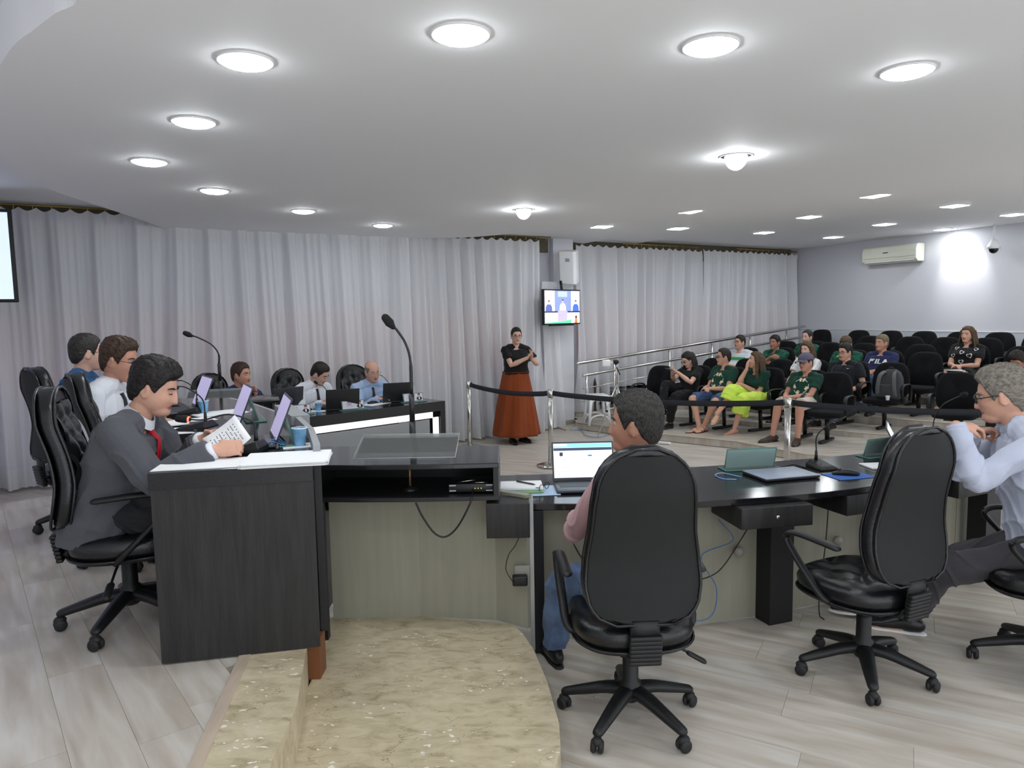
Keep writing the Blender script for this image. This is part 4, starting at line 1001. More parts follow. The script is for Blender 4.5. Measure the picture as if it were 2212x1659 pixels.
    def edge(off, g_):
        L_ = [Vector((wd_(u)+g_, yc(u)+off+0.018, zb+(zt-zb)*u)) for u in np.linspace(0.0, 1, 26)]
        R_ = [Vector((-p.x, p.y, p.z)) for p in reversed(L_)]; return L_+R_+L_[:1]
    m = MB(); m.tube(edge(-0.050, -0.008), 0.0065, n=6); m.tube(edge(0.024, -0.006), 0.0065, n=6); m.build('piping', M_LEATHER, b_)
    m = MB(); rg = []      # tufted front cushion
    for u in np.linspace(0.10, 0.90, 26):
        hw = wd_(u)-0.045; z_ = zb+(zt-zb)*u
        rg.append([Vector((hw*v, yc(u)+0.030+0.016*v*v+0.026*math.sqrt(max(0, 1-v*v))*math.sin(PI*(u-0.08)/0.84)**0.4+1.3*tuft(hw*v, z_, 0.075, 0.085), z_)) for v in np.linspace(-1, 1, 23)])
    m.loft(rg, cap=False, closed=False); m.build('back_cushion', M_LEATHER, t, fix=False)
    m = MB(); m.tube(smooth_path([(0, -0.12, S0-0.07), (0, -0.21, S0-0.06), (0, -0.255, S0+0.0), (0, -0.262, S0+0.12)], 3), (0.06, 0.016), n=12, up=(0, -0.3, 1)); m.build('back_bracket', M_BLACKPL, t); m = MB()
    for i in range(7): m.rbox((0, -0.262-0.003*i, S0-0.055+0.018*i), (0.13, 0.03, 0.020), 0.008)
    m.build('bellows', M_BLACKPL, t)
    for s_ in (-1, 1):
        m = MB(); x = s_*0.255
        p = [(x*0.85, -0.02, S0-0.05), (x*1.06, 0.01, S0-0.01), (x*1.10, 0.09, S0+0.07), (x*1.12, 0.18, S0+0.165), (x*1.12, 0.215, S0+0.215), (x*1.12, 0.19, S0+0.245), (x*1.12, 0.12, S0+0.255), (x*1.11, 0.0, S0+0.25), (x*1.10, -0.07, S0+0.245)]
        q = smooth_path(p, 4); n_ = len(q); m.tube(q, [(np.interp(i/n_, [0, .3, .5, .6, 1], [0.018, 0.020, 0.022, 0.027, 0.024]), np.interp(i/n_, [0, .3, .5, .6, 1], [0.014, 0.013, 0.015, 0.014, 0.013])) for i in range(n_)], n=12, up=(-s_*0.0, -0.5, 1), round_ends=True)
        m.build('armrest', M_BLACKPL, t)
    return t

def aud_chair(proto=[None]):
    t = empty('auditorium_chair', (0, 0, 0))
    def rr(w_, h_, e, n=28): return [(math.copysign(abs(math.cos(2*PI*k/n))**e, math.cos(2*PI*k/n))*w_, math.copysign(abs(math.sin(2*PI*k/n))**e, math.sin(2*PI*k/n))*h_) for k in range(n)]
    m = MB(); rg = []
    for y, k in ((-0.035, 0.86), (-0.03, 0.97), (-0.01, 1.0), (0.02, 0.98), (0.035, 0.9), (0.043, 0.6), (0.045, 0.2)):
        rg.append([Vector((x*k*(1-0.12*max(z, 0)/0.24), y-0.205-0.10*(z+0.24)+0.10*(x/0.23)**2*0.3, 0.625+z*k)) for x, z in rr(0.235, 0.245, 0.55)])
    m.loft(rg); m.build('backrest', M_BLACKFAB, t)
    m = MB(); rg = []
    for z, k in ((0.335, 0.88), (0.345, 0.97), (0.37, 1.0), (0.395, 0.98), (0.405, 0.9), (0.412, 0.5), (0.413, 0.1)):
        rg.append([Vector((x*k, 0.02+y*k, z)) for x, y in rr(0.235, 0.225, 0.5)])
    m.loft(rg); m.build('seat', M_BLACKFAB, t)
    m = MB(); m.tube(smooth_path([(0, -0.05, 0.32), (0, -0.22, 0.31), (0, -0.25, 0.40), (0, -0.25, 0.55)], 3), (0.035, 0.008), n=8, up=(0, -1, 1)); m.build('back_bracket', M_BLACKMET, t)
    m = MB()
    m.tube([(0, 0.0, 0.335), (0, -0.02, 0.04)], (0.030, 0.018), n=10); m.build('leg', M_BLACKMET, t)
    m = MB(); m.rbox((0, 0.0, 0.022), (0.055, 0.42, 0.035), 0.012); m.build('foot', M_BLACKMET, t); MB().rbox((0, 0, 0.318), (0.20, 0.30, 0.02), 0.005).build('mounting_plate', M_BLACKMET, t)
    for s_ in (-1, 1):
        m = MB(); x = s_*0.262; q = smooth_path([(x, -0.15, 0.37), (x, -0.16, 0.50), (x, -0.13, 0.585), (x, 0.0, 0.60), (x, 0.11, 0.59), (x, 0.15, 0.54), (x, 0.12, 0.44), (x, 0.03, 0.37)], 4)
        m.tube(q+[q[0]], (0.022, 0.010), n=8, up=(1, 0, 0)) if False else m.tube(q, [(0.011, 0.024)]*len(q), n=8, up=(1, 0, 0), round_ends=True)
        m.tube([(x, -0.15, 0.37), (x, 0.03, 0.37)], 0.012, n=8); m.tube([(x, -0.05, 0.36), (x*0.5, -0.05, 0.33)], 0.012, n=8)
        m.build('armrest', M_BLACKPL, t)
    return t
AUD = [None]
def place_aud(x, y, z, face, lab, grp='black fabric auditorium chairs'):
    if AUD[0] is None: AUD[0] = aud_chair(); c = AUD[0]
    else: c = copy_tree(AUD[0])
    c.location = (x, y, z); c.rotation_euler = (0, 0, math.radians(face-90)); tag(c, lab, 'auditorium chair', grp); return c

TZ = 0.79      # desk height
# ------------------------------------------------------------------ right-hand desk
near = [(-0.10, 3.58), (0.20, 3.55), (0.60, 3.53), (1.02, 3.56), (1.55, 3.66), (2.10, 3.86), (2.65, 4.10), (3.3, 4.42), (3.9, 4.8)]
far = [(-0.10, 4.22), (0.5, 4.26), (1.2, 4.38), (1.78, 4.52), (2.36, 4.70), (3.0, 4.98), (3.7, 5.35)]
nearS = curve_poly(near); farS = curve_poly(far)
t = empty('curved_desk', (1.2, 4.0, 0), 0, 'long curved black granite-topped desk in the right foreground', 'desk'); L0 = Vector((1.2, 4.0, 0))
def loc_(P): return [(p[0]-L0.x, p[1]-L0.y) for p in P]
MB().prism(loc_(nearS+list(reversed(farS))), TZ-0.035, TZ).build('desk_top', M_BLACKGLOSS, t, bev=0.004)
pan = [(0.09, 3.67), (0.8, 3.77), (1.38, 3.93), (2.11, 4.19), (2.9, 4.55), (3.7, 5.0)]
def band(P, th, z0, z1, off=0):
    P = [Vector(p) for p in curve_poly(P, 3)]; fr = []
    for i, p in enumerate(P):
        d = (P[min(i+1, len(P)-1)]-P[max(i-1, 0)]).normalized(); n = Vector((-d.y, d.x)); fr.append((p+n*off, p+n*(off+th)))
    return [(a.x, a.y) for a, b in fr]+[(b.x, b.y) for a, b in reversed(fr)]
for i in range(len(pan)-1):
    a, b = Vector(pan[i]), Vector(pan[i+1]); d = (b-a).normalized(); n = Vector((-d.y, d.x)); g = d*0.003
    MB().prism(loc_([a+g, b-g, b-g+n*0.02, a+g+n*0.02]), 0.008, TZ-0.035).build('modesty_panel', M_BEIGEPANEL, t)
for (x, y, a) in ((0.12, 3.60, 4), (1.47, 3.90, 20), (2.28, 4.17, 24), (3.05, 4.5, 27)):
    R = RZ(math.radians(a)); MB().box((x-L0.x, y-L0.y, (TZ-0.035)/2), (0.16 if x > 1 else 0.05, 0.12, TZ-0.035), R).build('support_leg', M_DARKPANEL, t, bev=0.002)
for (x, y, a) in ((1.32, 3.72, 10), (1.92, 3.96, 20), (2.7, 4.28, 24)):
    R = RZ(math.radians(a)); dw = MB().rbox((x-L0.x, y-L0.y, TZ-0.035-0.056), (0.40, 0.34, 0.11), 0.004, R).build('drawer', M_WENGE, t)
    c = Vector((x-L0.x, y-L0.y, TZ-0.09))+R @ Vector((0.0, -0.172, 0))
    MB().lathe([(0.001, 0), (0.010, 0), (0.010, 0.004), (0.001, 0.005)], c, n=14, R=R @ RX(PI/2)).build('lock', M_CHROME, dw)
for q in ((1.25, 3.86, 0.42), (0.98, 3.80, 0.44), (1.9, 4.08, 0.40)):
    MB().lathe([(0.001, 0), (0.028, 0), (0.028, 0.012), (0.001, 0.014)], (q[0]-L0.x, q[1]-L0.y-0.01, q[2]), n=16, R=RX(PI/2)).build('cable_grommet', mat('grey_plastic', srgb(150, 148, 140), 0.4), t)
# second beige panel closing the speaker's step
t = empty('lectern', (-0.5, 3.6, 0.18), 0, 'dark open-shelf lectern with granite top on the marble step', 'lectern'); L1 = Vector((-0.5, 3.6, 0.18))
LT = 1.05-0.18
def lc(x, y, z): return (x-L1.x, y-L1.y, z-L1.z)
fr_c = [(-1.00, 3.37), (-0.75, 3.345), (-0.5, 3.335), (-0.28, 3.335), (-0.07, 3.345)]; bk_c = [(-1.06, 3.87), (-0.5, 3.83), (-0.07, 3.80)]
def lp(P): return [(p[0]-L1.x, p[1]-L1.y) for p in P]
MB().prism(lp(fr_c+list(reversed(bk_c))), 1.025-0.18, 1.05-0.18).build('top', M_BLACKGLOSS, t, bev=0.004)
MB().prism(lp([(p[0], p[1]+0.01) for p in fr_c]+list(reversed(bk_c))), 0.865-0.18, 0.885-0.18).build('shelf', M_BLACKMET, t, bev=0.002)
MB().box(lc(-0.085, 3.575, 0.955), (0.025, 0.44, 0.14)).build('side_panel', M_BLACKMET, t); MB().box(lc(-0.985, 3.62, 0.955), (0.025, 0.46, 0.14)).build('side_panel', M_BLACKMET, t); MB().box(lc(-1.03, 3.62, 0.52), (0.02, 0.48, 0.69)).build('side_board', M_DARKPANEL, t)
MB().prism(lp([(-1.04, 3.82), (-0.09, 3.77), (-0.09, 3.79), (-1.04, 3.84)]), 0.70-0.18, 1.025-0.18).build('rear_panel', M_BLACKMET, t)
MB().prism(lp([(-0.96, 3.60), (-0.5, 3.61), (-0.1, 3.55), (0.06, 3.44), (0.085, 3.47), (-0.09, 3.585), (-0.5, 3.64), (-0.96, 3.63)]), 0.0, 0.865-0.18).build('front_panel', M_BEIGEPANEL, t)
MB().box((0.585, -0.095, 0.27), (0.02, 0.10, 0.78)).build('edge_strip', mat('aluminium', srgb(170, 172, 172), 0.3, metal=0.6), t)
MB().box(lc(-0.965, 3.37, 0.52), (0.085, 0.04, 0.69)).build('post', M_DARKPANEL, t)
MB().rbox(lc(-0.03, 3.42, 0.765), (0.21, 0.16, 0.17), 0.004).build('junction_box', M_WENGE, t)
# small amplifier in the shelf, screw, acrylic book rest, cable and wall plug
t = empty('audio_receiver', (-0.21, 3.47, 0.885), 0, 'small black audio receiver inside the lectern shelf', 'audio device')
MB().rbox((0, 0.03, 0.026), (0.22, 0.16, 0.042), 0.004).build('case', M_BLACKMET, t)
for x, z in ((-0.09, 0.012), (0.09, 0.012), (-0.09, 0.0385), (0.09, 0.0385)): MB().box((x, -0.052, z+0.002), (0.032, 0.002, 0.006)).build('label_strip', mat('silver_label', srgb(190, 192, 195), 0.4), t)
MB().tube([(-0.075, -0.04, 0.052), (0.02, -0.045, 0.066)], 0.003, n=8).build('antenna', M_STEEL, t)
MB().tube([(0.0, -0.04, 0.051), (0.085, -0.045, 0.053)], 0.003, n=8).build('antenna', M_STEEL, t)
for x in (0.02, 0.035, 0.05): MB().ell((x, -0.052, 0.025), 0.0022).build('indicator_light', mat('led_yellow', srgb(220, 190, 60), 0.4, emit=1.2), t)
t = empty('microphone_clamp', (-0.52, 3.50, 0.885), 0, 'round metal microphone mount inside the lectern shelf', 'microphone mount')
MB().lathe([(0.001, 0.0), (0.040, 0.0), (0.040, 0.006), (0.03, 0.018), (0.012, 0.024), (0.001, 0.024)], n=20).build('flange', M_BLACKMET, t)
MB().tube([(0, 0, 0.02), (0, 0, 0.138)], 0.006, n=8).build('bolt', mat('brass2', srgb(170, 130, 90), 0.4, metal=0.7), t)
def tall_mic(lab, base, top_px, Y, hh, name='gooseneck_microphone', split=0.45):
    bx = Vector(base); hd = ypt(top_px[0], top_px[1], Y); t = empty(name, bx, 0, lab, 'microphone'); H = hd-bx
    zc = H.z*split
    MB().tube([(0, 0, 0), (0, 0, zc*0.52)], 0.017, n=14).build('lower_pole', M_BLACKMET, t)
    MB().tube([(0, 0, zc*0.52), (0, 0, zc)], 0.0145, n=14).build('upper_pole', M_BLACKMET, t)
    q = smooth_path([(0, 0, zc), (0, 0, H.z*0.70), (H.x*0.22, H.y*0.2, H.z*0.84), (H.x*0.62, H.y*0.6, H.z*0.94), (H.x*0.88, H.y*0.9, H.z*0.985)], 5)
    MB().tube(q, [0.009]*5+[0.0065]*(len(q)-5), n=10).build('gooseneck', M_BLACKMET, t)
    d = Vector((H.x*0.26, H.y*0.2, H.z*0.05)); d = d.normalized()
    MB().tube([Vector(H)-d*0.025, Vector(H)+d*0.0, Vector(H)+d*0.035], [0.014, 0.024, 0.021], n=14, round_ends=True).build('windscreen', mat('foam', (0.012, 0.012, 0.012), 0.95, bump=0.5, bscale=600), t)
    MB().lathe([(0.001, 0), (0.035, 0), (0.035, 0.006), (0.018, 0.012), (0.001, 0.012)], n=18).build('base_flange', M_BLACKMET, t)
    return t
tall_mic('tall black gooseneck microphone standing on the lectern in the centre', (-0.525, 3.68, 1.05), (842, 698), 3.68, 0)
def bookrest(lab, loc, rz, w_=0.50, d_=0.26, tilt=17):
    t = empty('acrylic_book_rest', loc, math.radians(rz), lab, 'book rest'); R = RX(math.radians(tilt))
    MB().box(R @ Vector((0, 0.0, 0))+Vector((0, 0.0, 0.058)), (w_, d_, 0.005), R).build('plate', M_ACRYLIC, t)
    e = MB()
    for a, b in (((-w_/2, -d_/2), (w_/2, -d_/2)), ((-w_/2, d_/2), (w_/2, d_/2)), ((-w_/2, -d_/2), (-w_/2, d_/2)), ((w_/2, -d_/2), (w_/2, d_/2))):
        e.tube([R @ Vector((a[0], a[1], 0.0))+Vector((0, 0, 0.058)), R @ Vector((b[0], b[1], 0.0))+Vector((0, 0, 0.058))], 0.0014, n=6)
    e.build('polished_edges', M_ACRYL_E, t)
    q = R @ Vector((0, -d_/2, 0))+Vector((0, 0, 0.058)); MB().box(q+Vector((0, 0, 0.014)), (w_, 0.003, 0.022), RX(math.radians(tilt-8))).build('lip', M_ACRYLIC, t)
    MB().box((0, 0.09, 0.038), (w_*0.8, 0.004, 0.075)).build('rear_foot', M_ACRYLIC, t); MB().box((0, -0.09, 0.012), (w_*0.8, 0.004, 0.024)).build('front_foot', M_ACRYLIC, t)
    return t
bookrest('clear acrylic book rest on the central lectern', (-0.53, 3.53, 1.05), -1)
t = empty('power_adapter', (0.035, 3.43, 0.46), 0, 'black plug adapter with thin cable in the outlet beside the lectern', 'power adapter')
MB().rbox((0, -0.008, 0.0), (0.075, 0.012, 0.11), 0.003).build('outlet_box', mat('grey_plastic', srgb(150, 148, 140), 0.4), t)
MB().rbox((-0.012, -0.035, -0.01), (0.075, 0.045, 0.05), 0.008).build('plug', M_BLACKPL, t)
def cable(lab, pts, r=0.004, m=None, cat='cable', name='cable'):
    P = smooth_path(pts, 6); c = P[0].copy(); o = MB().tube([p-c for p in P], r, n=6, round_ends=True).build(name, m or M_BLACKPL); o.location = c; tag(o, lab, cat); return o
cable('black cable drooping below the lectern shelf', [(-0.47, 3.335, 0.862), (-0.44, 3.325, 0.80), (-0.385, 3.32, 0.72), (-0.33, 3.32, 0.70), (-0.27, 3.325, 0.75), (-0.21, 3.33, 0.86), (-0.20, 3.40, 0.905)], 0.0045)
cable('thin bundled cable hanging from the box beside the lectern', [(0.02, 3.345, 0.68), (0.0, 3.34, 0.64), (-0.03, 3.335, 0.60), (-0.045, 3.335, 0.53), (-0.02, 3.34, 0.475), (-0.005, 3.36, 0.452)], 0.0022)
cable('blue network cable looping under the curved desk', [(1.12, 3.80, 0.62), (1.20, 3.80, 0.5), (1.02, 3.78, 0.42), (1.10, 3.76, 0.25), (1.07, 3.74, 0.10), (0.95, 3.72, 0.09), (0.9, 3.70, 0.22)], 0.0032, M_CABLEB)
cable('black cable hanging under the curved desk beside the network cable', [(1.32, 3.84, 0.60), (1.24, 3.82, 0.48), (1.12, 3.79, 0.33), (0.98, 3.77, 0.28)], 0.0032)
cable('black cable end hanging down to the floor under the desk', [(1.82, 4.02, 0.62), (1.80, 4.0, 0.40), (1.76, 3.97, 0.15), (1.73, 3.90, 0.03), (1.74, 3.86, 0.012)], 0.0035)
cable('black cable behind the pink-shirted man, under the desk', [(0.30, 3.74, 0.74), (0.28, 3.72, 0.62), (0.33, 3.70, 0.5), (0.38, 3.70, 0.42)], 0.003)

# ------------------------------------------------------------------ left desk on the dais
LZ = 1.155
t = empty('dais_desk', (-1.2, 3.4, DZ), 0, 'dark wood and granite desk on the dais in the left foreground', 'desk'); L2 = Vector((-1.2, 3.4, DZ))
def l2(P): return [(p[0]-L2.x, p[1]-L2.y) for p in P]
desk_i = [(-0.83, 2.885), (-0.87, 3.05), (-1.02, 3.50), (-1.22, 3.95), (-1.50, 4.50), (-1.95, 5.15), (-2.2, 5.45)]
desk_o = [(-1.44, 2.755), (-1.47, 2.95), (-1.62, 3.75), (-1.98, 4.50), (-2.45, 5.2), (-2.7, 5.5)]
MB().prism(l2(curve_poly(desk_i)+list(reversed(curve_poly(desk_o)))), LZ-DZ-0.03, LZ-DZ).build('desk_top', M_BLACKGLOSS, t, bev=0.003)
MB().prism(l2([(-1.442, 2.75), (-0.828, 2.88), (-0.832, 2.92), (-1.445, 2.79)]), LZ-DZ-0.068, LZ-DZ-0.0005).build('top_edge', M_GRANITE_E, t)
MB().prism(l2([(-1.44, 2.76), (-0.83, 2.89), (-0.84, 2.92), (-1.445, 2.79)]), 0.008, LZ-DZ-0.068).build('end_panel', M_WENGE, t)
mid = desk_i[1:]
for i in range(len(mid)-1):
    a, b = Vector(mid[i]), Vector(mid[i+1]); d = (b-a).normalized(); n = Vector((-d.y, d.x))*-1; a = a+d*0.004; b = b-d*0.004
    MB().prism(l2([a+n*0.0, b+n*0.0, b+n*0.03, a+n*0.03]), 0.0, LZ-DZ+0.0).build('fascia_panel', M_DARKPANEL if i < 2 else M_GREY, t)
    if i > 2: continue
    o_w, i_w, h_w = ((0.03, 0.0, 0.05), (0.03, 0.0, 0.05), (0.08, 0.02, 0.055), (0.12, 0.03, 0.075), (0.12, 0.03, 0.06))[i]
    MB().prism(l2([a-n*i_w, b-n*i_w, b+n*o_w, a+n*o_w]), LZ-DZ+0.001, LZ-DZ+h_w).build('raised_ledge', M_GREY, t)
# ------------------------------------------------------------------ far desk on the main floor
fa_, fb_ = Vector((-2.12, 6.88)), Vector((-0.79, 8.12)); d = (fb_-fa_).normalized(); nn_ = Vector((-d.y, d.x)); Lf = (fb_-fa_).length
t = empty('panel_desk', (fa_.x, fa_.y, 0), math.atan2(d.y, d.x), 'far desk with dark granite top, white light band and grey front', 'desk')
ext = 1.5
MB().box(((Lf-ext)/2, 0.33, TZ-0.02), (Lf+ext, 0.70, 0.04)).build('desk_top', M_BLACKGLOSS, t, bev=0.003)
MB().box(((Lf-ext)/2, -0.01, TZ-0.055), (Lf+ext, 0.03, 0.109)).build('top_edge', M_GRANITE_E, t)
MB().box((Lf-0.035, -0.01, TZ/2-0.055), (0.07, 0.03, TZ-0.11)).build('edge_leg', M_GRANITE_E, t)
MB().box((Lf-0.02, 0.33, TZ/2-0.02), (0.03, 0.66, TZ-0.042)).build('side_panel', M_DARKPANEL, t)
def glow(name, e): return mat(name, (1.0, 1.0, 0.98), 0.4, emit=e)
MB().box(((Lf-ext)/2-0.08, 0.010, TZ-0.145), (Lf+ext-0.16, 0.02, 0.075)).build('light_band', glow('led_band', 0.55), t)
MB().box((Lf-0.115, 0.010, TZ/2-0.09), (0.07, 0.02, TZ-0.18)).build('light_band', glow('led_band', 0.55), t)
MB().box(((Lf-ext)/2-0.14, 0.035, TZ/2-0.10), (Lf+ext-0.1, 0.02, TZ-0.2)).build('front_panel', M_GREY, t)
FD = t
def fdp(u, v): q = fa_+d*u+nn_*v; return q
# second lectern on the far side of the dais
t = empty('lectern', (-2.62, 6.25, 0), math.radians(20), 'second dark lectern at the far end of the dais desk', 'lectern')
MB().rbox((0.05, 0, 1.035), (0.95, 0.45, 0.03), 0.005).build('top', M_BLACKGLOSS, t); MB().rbox((0.05, 0.18, 0.52), (0.9, 0.03, 1.0), 0.005).build('front_panel', M_GREY, t)
MB().rbox((-0.37, 0, 0.94), (0.03, 0.42, 0.16), 0.004).build('side_panel', M_BLACKMET, t); MB().rbox((0.47, 0, 0.94), (0.03, 0.42, 0.16), 0.004).build('side_panel', M_BLACKMET, t); MB().rbox((0.05, 0, 0.86), (0.86, 0.42, 0.02), 0.004).build('shelf', M_BLACKMET, t)
tall_mic('tall gooseneck microphone on the second lectern at the left', (-2.60, 6.30, 1.05), (408, 723), 6.30, 0, split=0.55)
bookrest('clear acrylic book rest on the second lectern at the left', (-2.56, 6.15, 1.05), 18)

# ------------------------------------------------------------------ desk things
def laptop(lab, loc, face, open_=105, w_=0.345, d_=0.235, scr=None, lid=None, h_=None):
    """face: direction the screen looks (towards the user)"""
    t = empty('laptop', loc, math.radians(face+90), lab, 'laptop', None); lid = lid or mat('laptop_grey', srgb(70, 72, 78), 0.35, metal=0.5)
    MB().rbox((0, 0, 0.010), (w_, d_, 0.015), 0.005).build('base', lid, t)
    MB().box((0, 0.025, 0.0182), (w_*0.86, d_*0.46, 0.001)).build('keyboard', mat('keys', (0.02, 0.02, 0.022), 0.5), t)
    MB().box((0, -d_*0.32, 0.0182), (0.10, 0.06, 0.001)).build('touchpad', mat('touchpad', srgb(58, 60, 66), 0.4), t)
    R = RX(math.radians(90-open_) if False else math.radians(-(open_-90))); h_ = h_ or d_*0.95; o = Vector((0, d_/2-0.004, 0.018))
    l_ = MB().rbox(o+R @ Vector((0, 0, h_/2)), (w_, 0.007, h_), 0.003, R).build('lid', lid, t)
    if scr is not None:
        MB().box(o+R @ Vector((0, -0.0042, h_/2+0.004)), (w_-0.018, 0.001, h_-0.028), R).build('screen', scr, l_)
    return t, R, o, h_
def closed_laptop(lab, loc, rz, m): 
    t = empty('laptop', loc, math.radians(rz), lab, 'laptop'); MB().rbox((0, 0, 0.008), (0.355, 0.24, 0.012), 0.004).build('base', M_BLACKPL, t); MB().rbox((0, 0, 0.018), (0.355, 0.24, 0.007), 0.003).build('lid', m, t); return t
def desk_mic(lab, loc, face, hd=(0.0, 0.30, 0.20), glowing=False, foamr=0.014, big=1.0):
    """face: heading from base towards the user, hd: head offset (side, towards user, up)"""
    t = empty('desk_microphone', loc, math.radians(face-90), lab, 'microphone')
    m = MB(); m.loft([[Vector(q) for q in ((-0.055*big, -0.07*big, 0), (0.055*big, -0.07*big, 0), (0.065*big, 0.085*big, 0), (-0.065*big, 0.085*big, 0))], [Vector(q) for q in ((-0.055*big, -0.07*big, 0.022*big), (0.055*big, -0.07*big, 0.022*big), (0.063*big, 0.083*big, 0.012*big), (-0.063*big, 0.083*big, 0.012*big))],
                 [Vector(q) for q in ((-0.035*big, -0.055*big, 0.048*big), (0.035*big, -0.055*big, 0.048*big), (0.045*big, 0.06*big, 0.022*big), (-0.045*big, 0.06*big, 0.022*big))]], sm=False)
    m.build('base', M_BLACKPL, t, bev=0.005)
    MB().tube([(0, -0.04*big, 0.04), (0, -0.04*big, 0.10)], [0.011, 0.007], n=10).build('neck_socket', M_BLACKPL, t)
    h = Vector(hd); q = smooth_path([(0, -0.04*big, 0.09), (0, -0.035, 0.09+h.z*0.35), (h.x*0.4, h.y*0.28, 0.09+h.z*0.62), (h.x*0.8, h.y*0.72, h.z*0.90+0.03), (h.x, h.y, h.z+0.02)], 5)
    MB().tube(q, 0.0038, n=8).build('gooseneck', M_BLACKMET, t); dd = (q[-1]-q[-3]).normalized()
    MB().tube([q[-1], q[-1]+dd*0.012, q[-1]+dd*0.045], [foamr*0.7, foamr, foamr*0.95], n=12, round_ends=True).build('windscreen', mat('foam', (0.012, 0.012, 0.012), 0.95, bump=0.5, bscale=600), t)
    if glowing: MB().tube([q[-1]-dd*0.006, q[-1]+dd*0.006], foamr*0.75, n=12).build('light_ring', mat('red_ring', (1.0, 0.12, 0.06), 0.4, emit=1.6), t)
    MB().ell((0.02, 0.03, 0.031*big), (0.003, 0.003, 0.002)).build('indicator_light', mat('red_led', (1.0, 0.1, 0.05), 0.4, emit=1.0) if glowing else M_BLACKPL, t)
    return t
CUP = [None]
def cup(lab, loc):
    if CUP[0] is None:
        t = empty('plastic_cup', loc); MB().lathe([(0.001, 0.0), (0.024, 0.0), (0.034, 0.082), (0.0355, 0.084), (0.0335, 0.083), (0.023, 0.004), (0.001, 0.004)], n=24).build('body', M_BLUECUP, t); CUP[0] = t
        MB().lathe([(0.0325, 0.080), (0.0362, 0.082), (0.0362, 0.086), (0.0325, 0.0845)], n=24, cap=False).build('rim', M_WHITEPL, t)
    else: t = copy_tree(CUP[0])
    t.location = loc; tag(t, lab, 'cup', 'blue disposable cups'); return t
def sheet(lab, loc, rz, w_=0.21, h_=0.297, n=1, name='paper_sheet', m=None, jit=0.004, cat='paper'):
    rnd = random.Random(int(abs(loc[0]*1000))); t = empty(name, loc, math.radians(rz), lab, cat)
    for i in range(n):
        MB().box((rnd.uniform(-jit, jit), rnd.uniform(-jit, jit), 0.0012+0.0016*i), (w_, h_, 0.0014), RZ(rnd.uniform(-1, 1)*jit*4)).build('sheet', m or M_PAPER, t)
    return t
def glass_plate(lab, loc, face, w_=0.30, h_=0.115, card=None, photo=False):
    """green-edged glass name plate, front looks along face"""
    t = empty('glass_name_plate', loc, math.radians(face+90), lab, 'name plate')
    MB().box((0, 0.0, 0.004), (w_+0.04, 0.11, 0.008)).build('foot', M_GREENGL, t)
    e = MB()
    for a, b in (((-w_/2-0.02, -0.055), (w_/2+0.02, -0.055)), ((-w_/2-0.02, 0.055), (w_/2+0.02, 0.055)), ((-w_/2-0.02, -0.055), (-w_/2-0.02, 0.055)), ((w_/2+0.02, -0.055), (w_/2+0.02, 0.055))): e.tube([(a[0], a[1], 0.004), (b[0], b[1], 0.004)], 0.0045, n=6)
    R = RX(math.radians(-16)); o = Vector((0, -0.01, 0.008))
    for y in (-0.006, 0.006): MB().box(o+R @ Vector((0, y, h_/2)), (w_, 0.004, h_), R).build('pane', M_GREENGL, t)
    for a, b in (((-w_/2, h_), (w_/2, h_)), ((-w_/2, 0), (-w_/2, h_)), ((w_/2, 0), (w_/2, h_))): e.tube([o+R @ Vector((a[0], 0, a[1])), o+R @ Vector((b[0], 0, b[1]))], 0.0035, n=6)
    e.build('green_edges', M_GREENGE, t)
    if card is not None:
        c = MB().box(o+R @ Vector((0, -0.0087 if photo else 0.0, h_/2)), (w_-0.012, 0.001 if photo else 0.002, h_-0.012), R).build('name_card', card, t)
        if photo:
            y = -0.0095; u = w_*0.30; P = lambda x, z: o+R @ Vector((x, y, z)); pm = MB()
            def disc(cx, cz, rx, rz_, mi, yy): 
                n = 16; pm.add([o+R @ Vector((cx+rx*math.cos(2*PI*k/n), yy, cz+rz_*math.sin(2*PI*k/n))) for k in range(n)], [tuple(range(n))], mi, False)
            disc(u, 0.030, 0.034, 0.022, 0, -0.0096); disc(u, 0.034, 0.008, 0.018, 1, -0.0099); disc(u, 0.066, 0.016, 0.021, 2, -0.0102); disc(u, 0.080, 0.017, 0.008, 3, -0.0105)
            pm.build('portrait', [mat('print_navy', srgb(40, 46, 70), 0.6), M_PAPER, mat('print_skin', srgb(205, 170, 150), 0.6), mat('print_hair', srgb(50, 42, 38), 0.6)], c, fix=False)
            tm = MB()
            for k, (wd2, hh, zz) in enumerate(((0.062, 0.012, 0.070), (0.05, 0.012, 0.052), (0.07, 0.004, 0.034))):
                n = 8
                for i in range(n):
                    if (i*7+k) % 5 == 0: continue
                    x0 = -w_*0.16-wd2/2+wd2*i/n; tm.add([o+R @ Vector((x, -0.0096, z)) for x, z in ((x0, zz-hh/2), (x0+wd2/n*0.7, zz-hh/2), (x0+wd2/n*0.7, zz+hh/2), (x0, zz+hh/2))], [(0, 1, 2, 3)], 0, False)
            tm.build('lettering', mat('print_purple', srgb(90, 84, 120), 0.6), c, fix=False)
    return t
def mouse(lab, loc, rz): 
    t = empty('computer_mouse', loc, math.radians(rz), lab, 'mouse'); m = MB(); m.tube([(0, -0.05, 0.014), (0, -0.02, 0.017), (0, 0.02, 0.016), (0, 0.05, 0.010)], [(0.028, 0.014), (0.032, 0.019), (0.031, 0.017), (0.025, 0.010)], n=16, up=(0, 0, 1), round_ends=True); m.build('shell', M_BLACKPL, t)
    MB().tube([(0, 0.025, 0.034), (0, 0.042, 0.029)], 0.003, n=8).build('scroll_wheel', M_RUBBER, t); return t
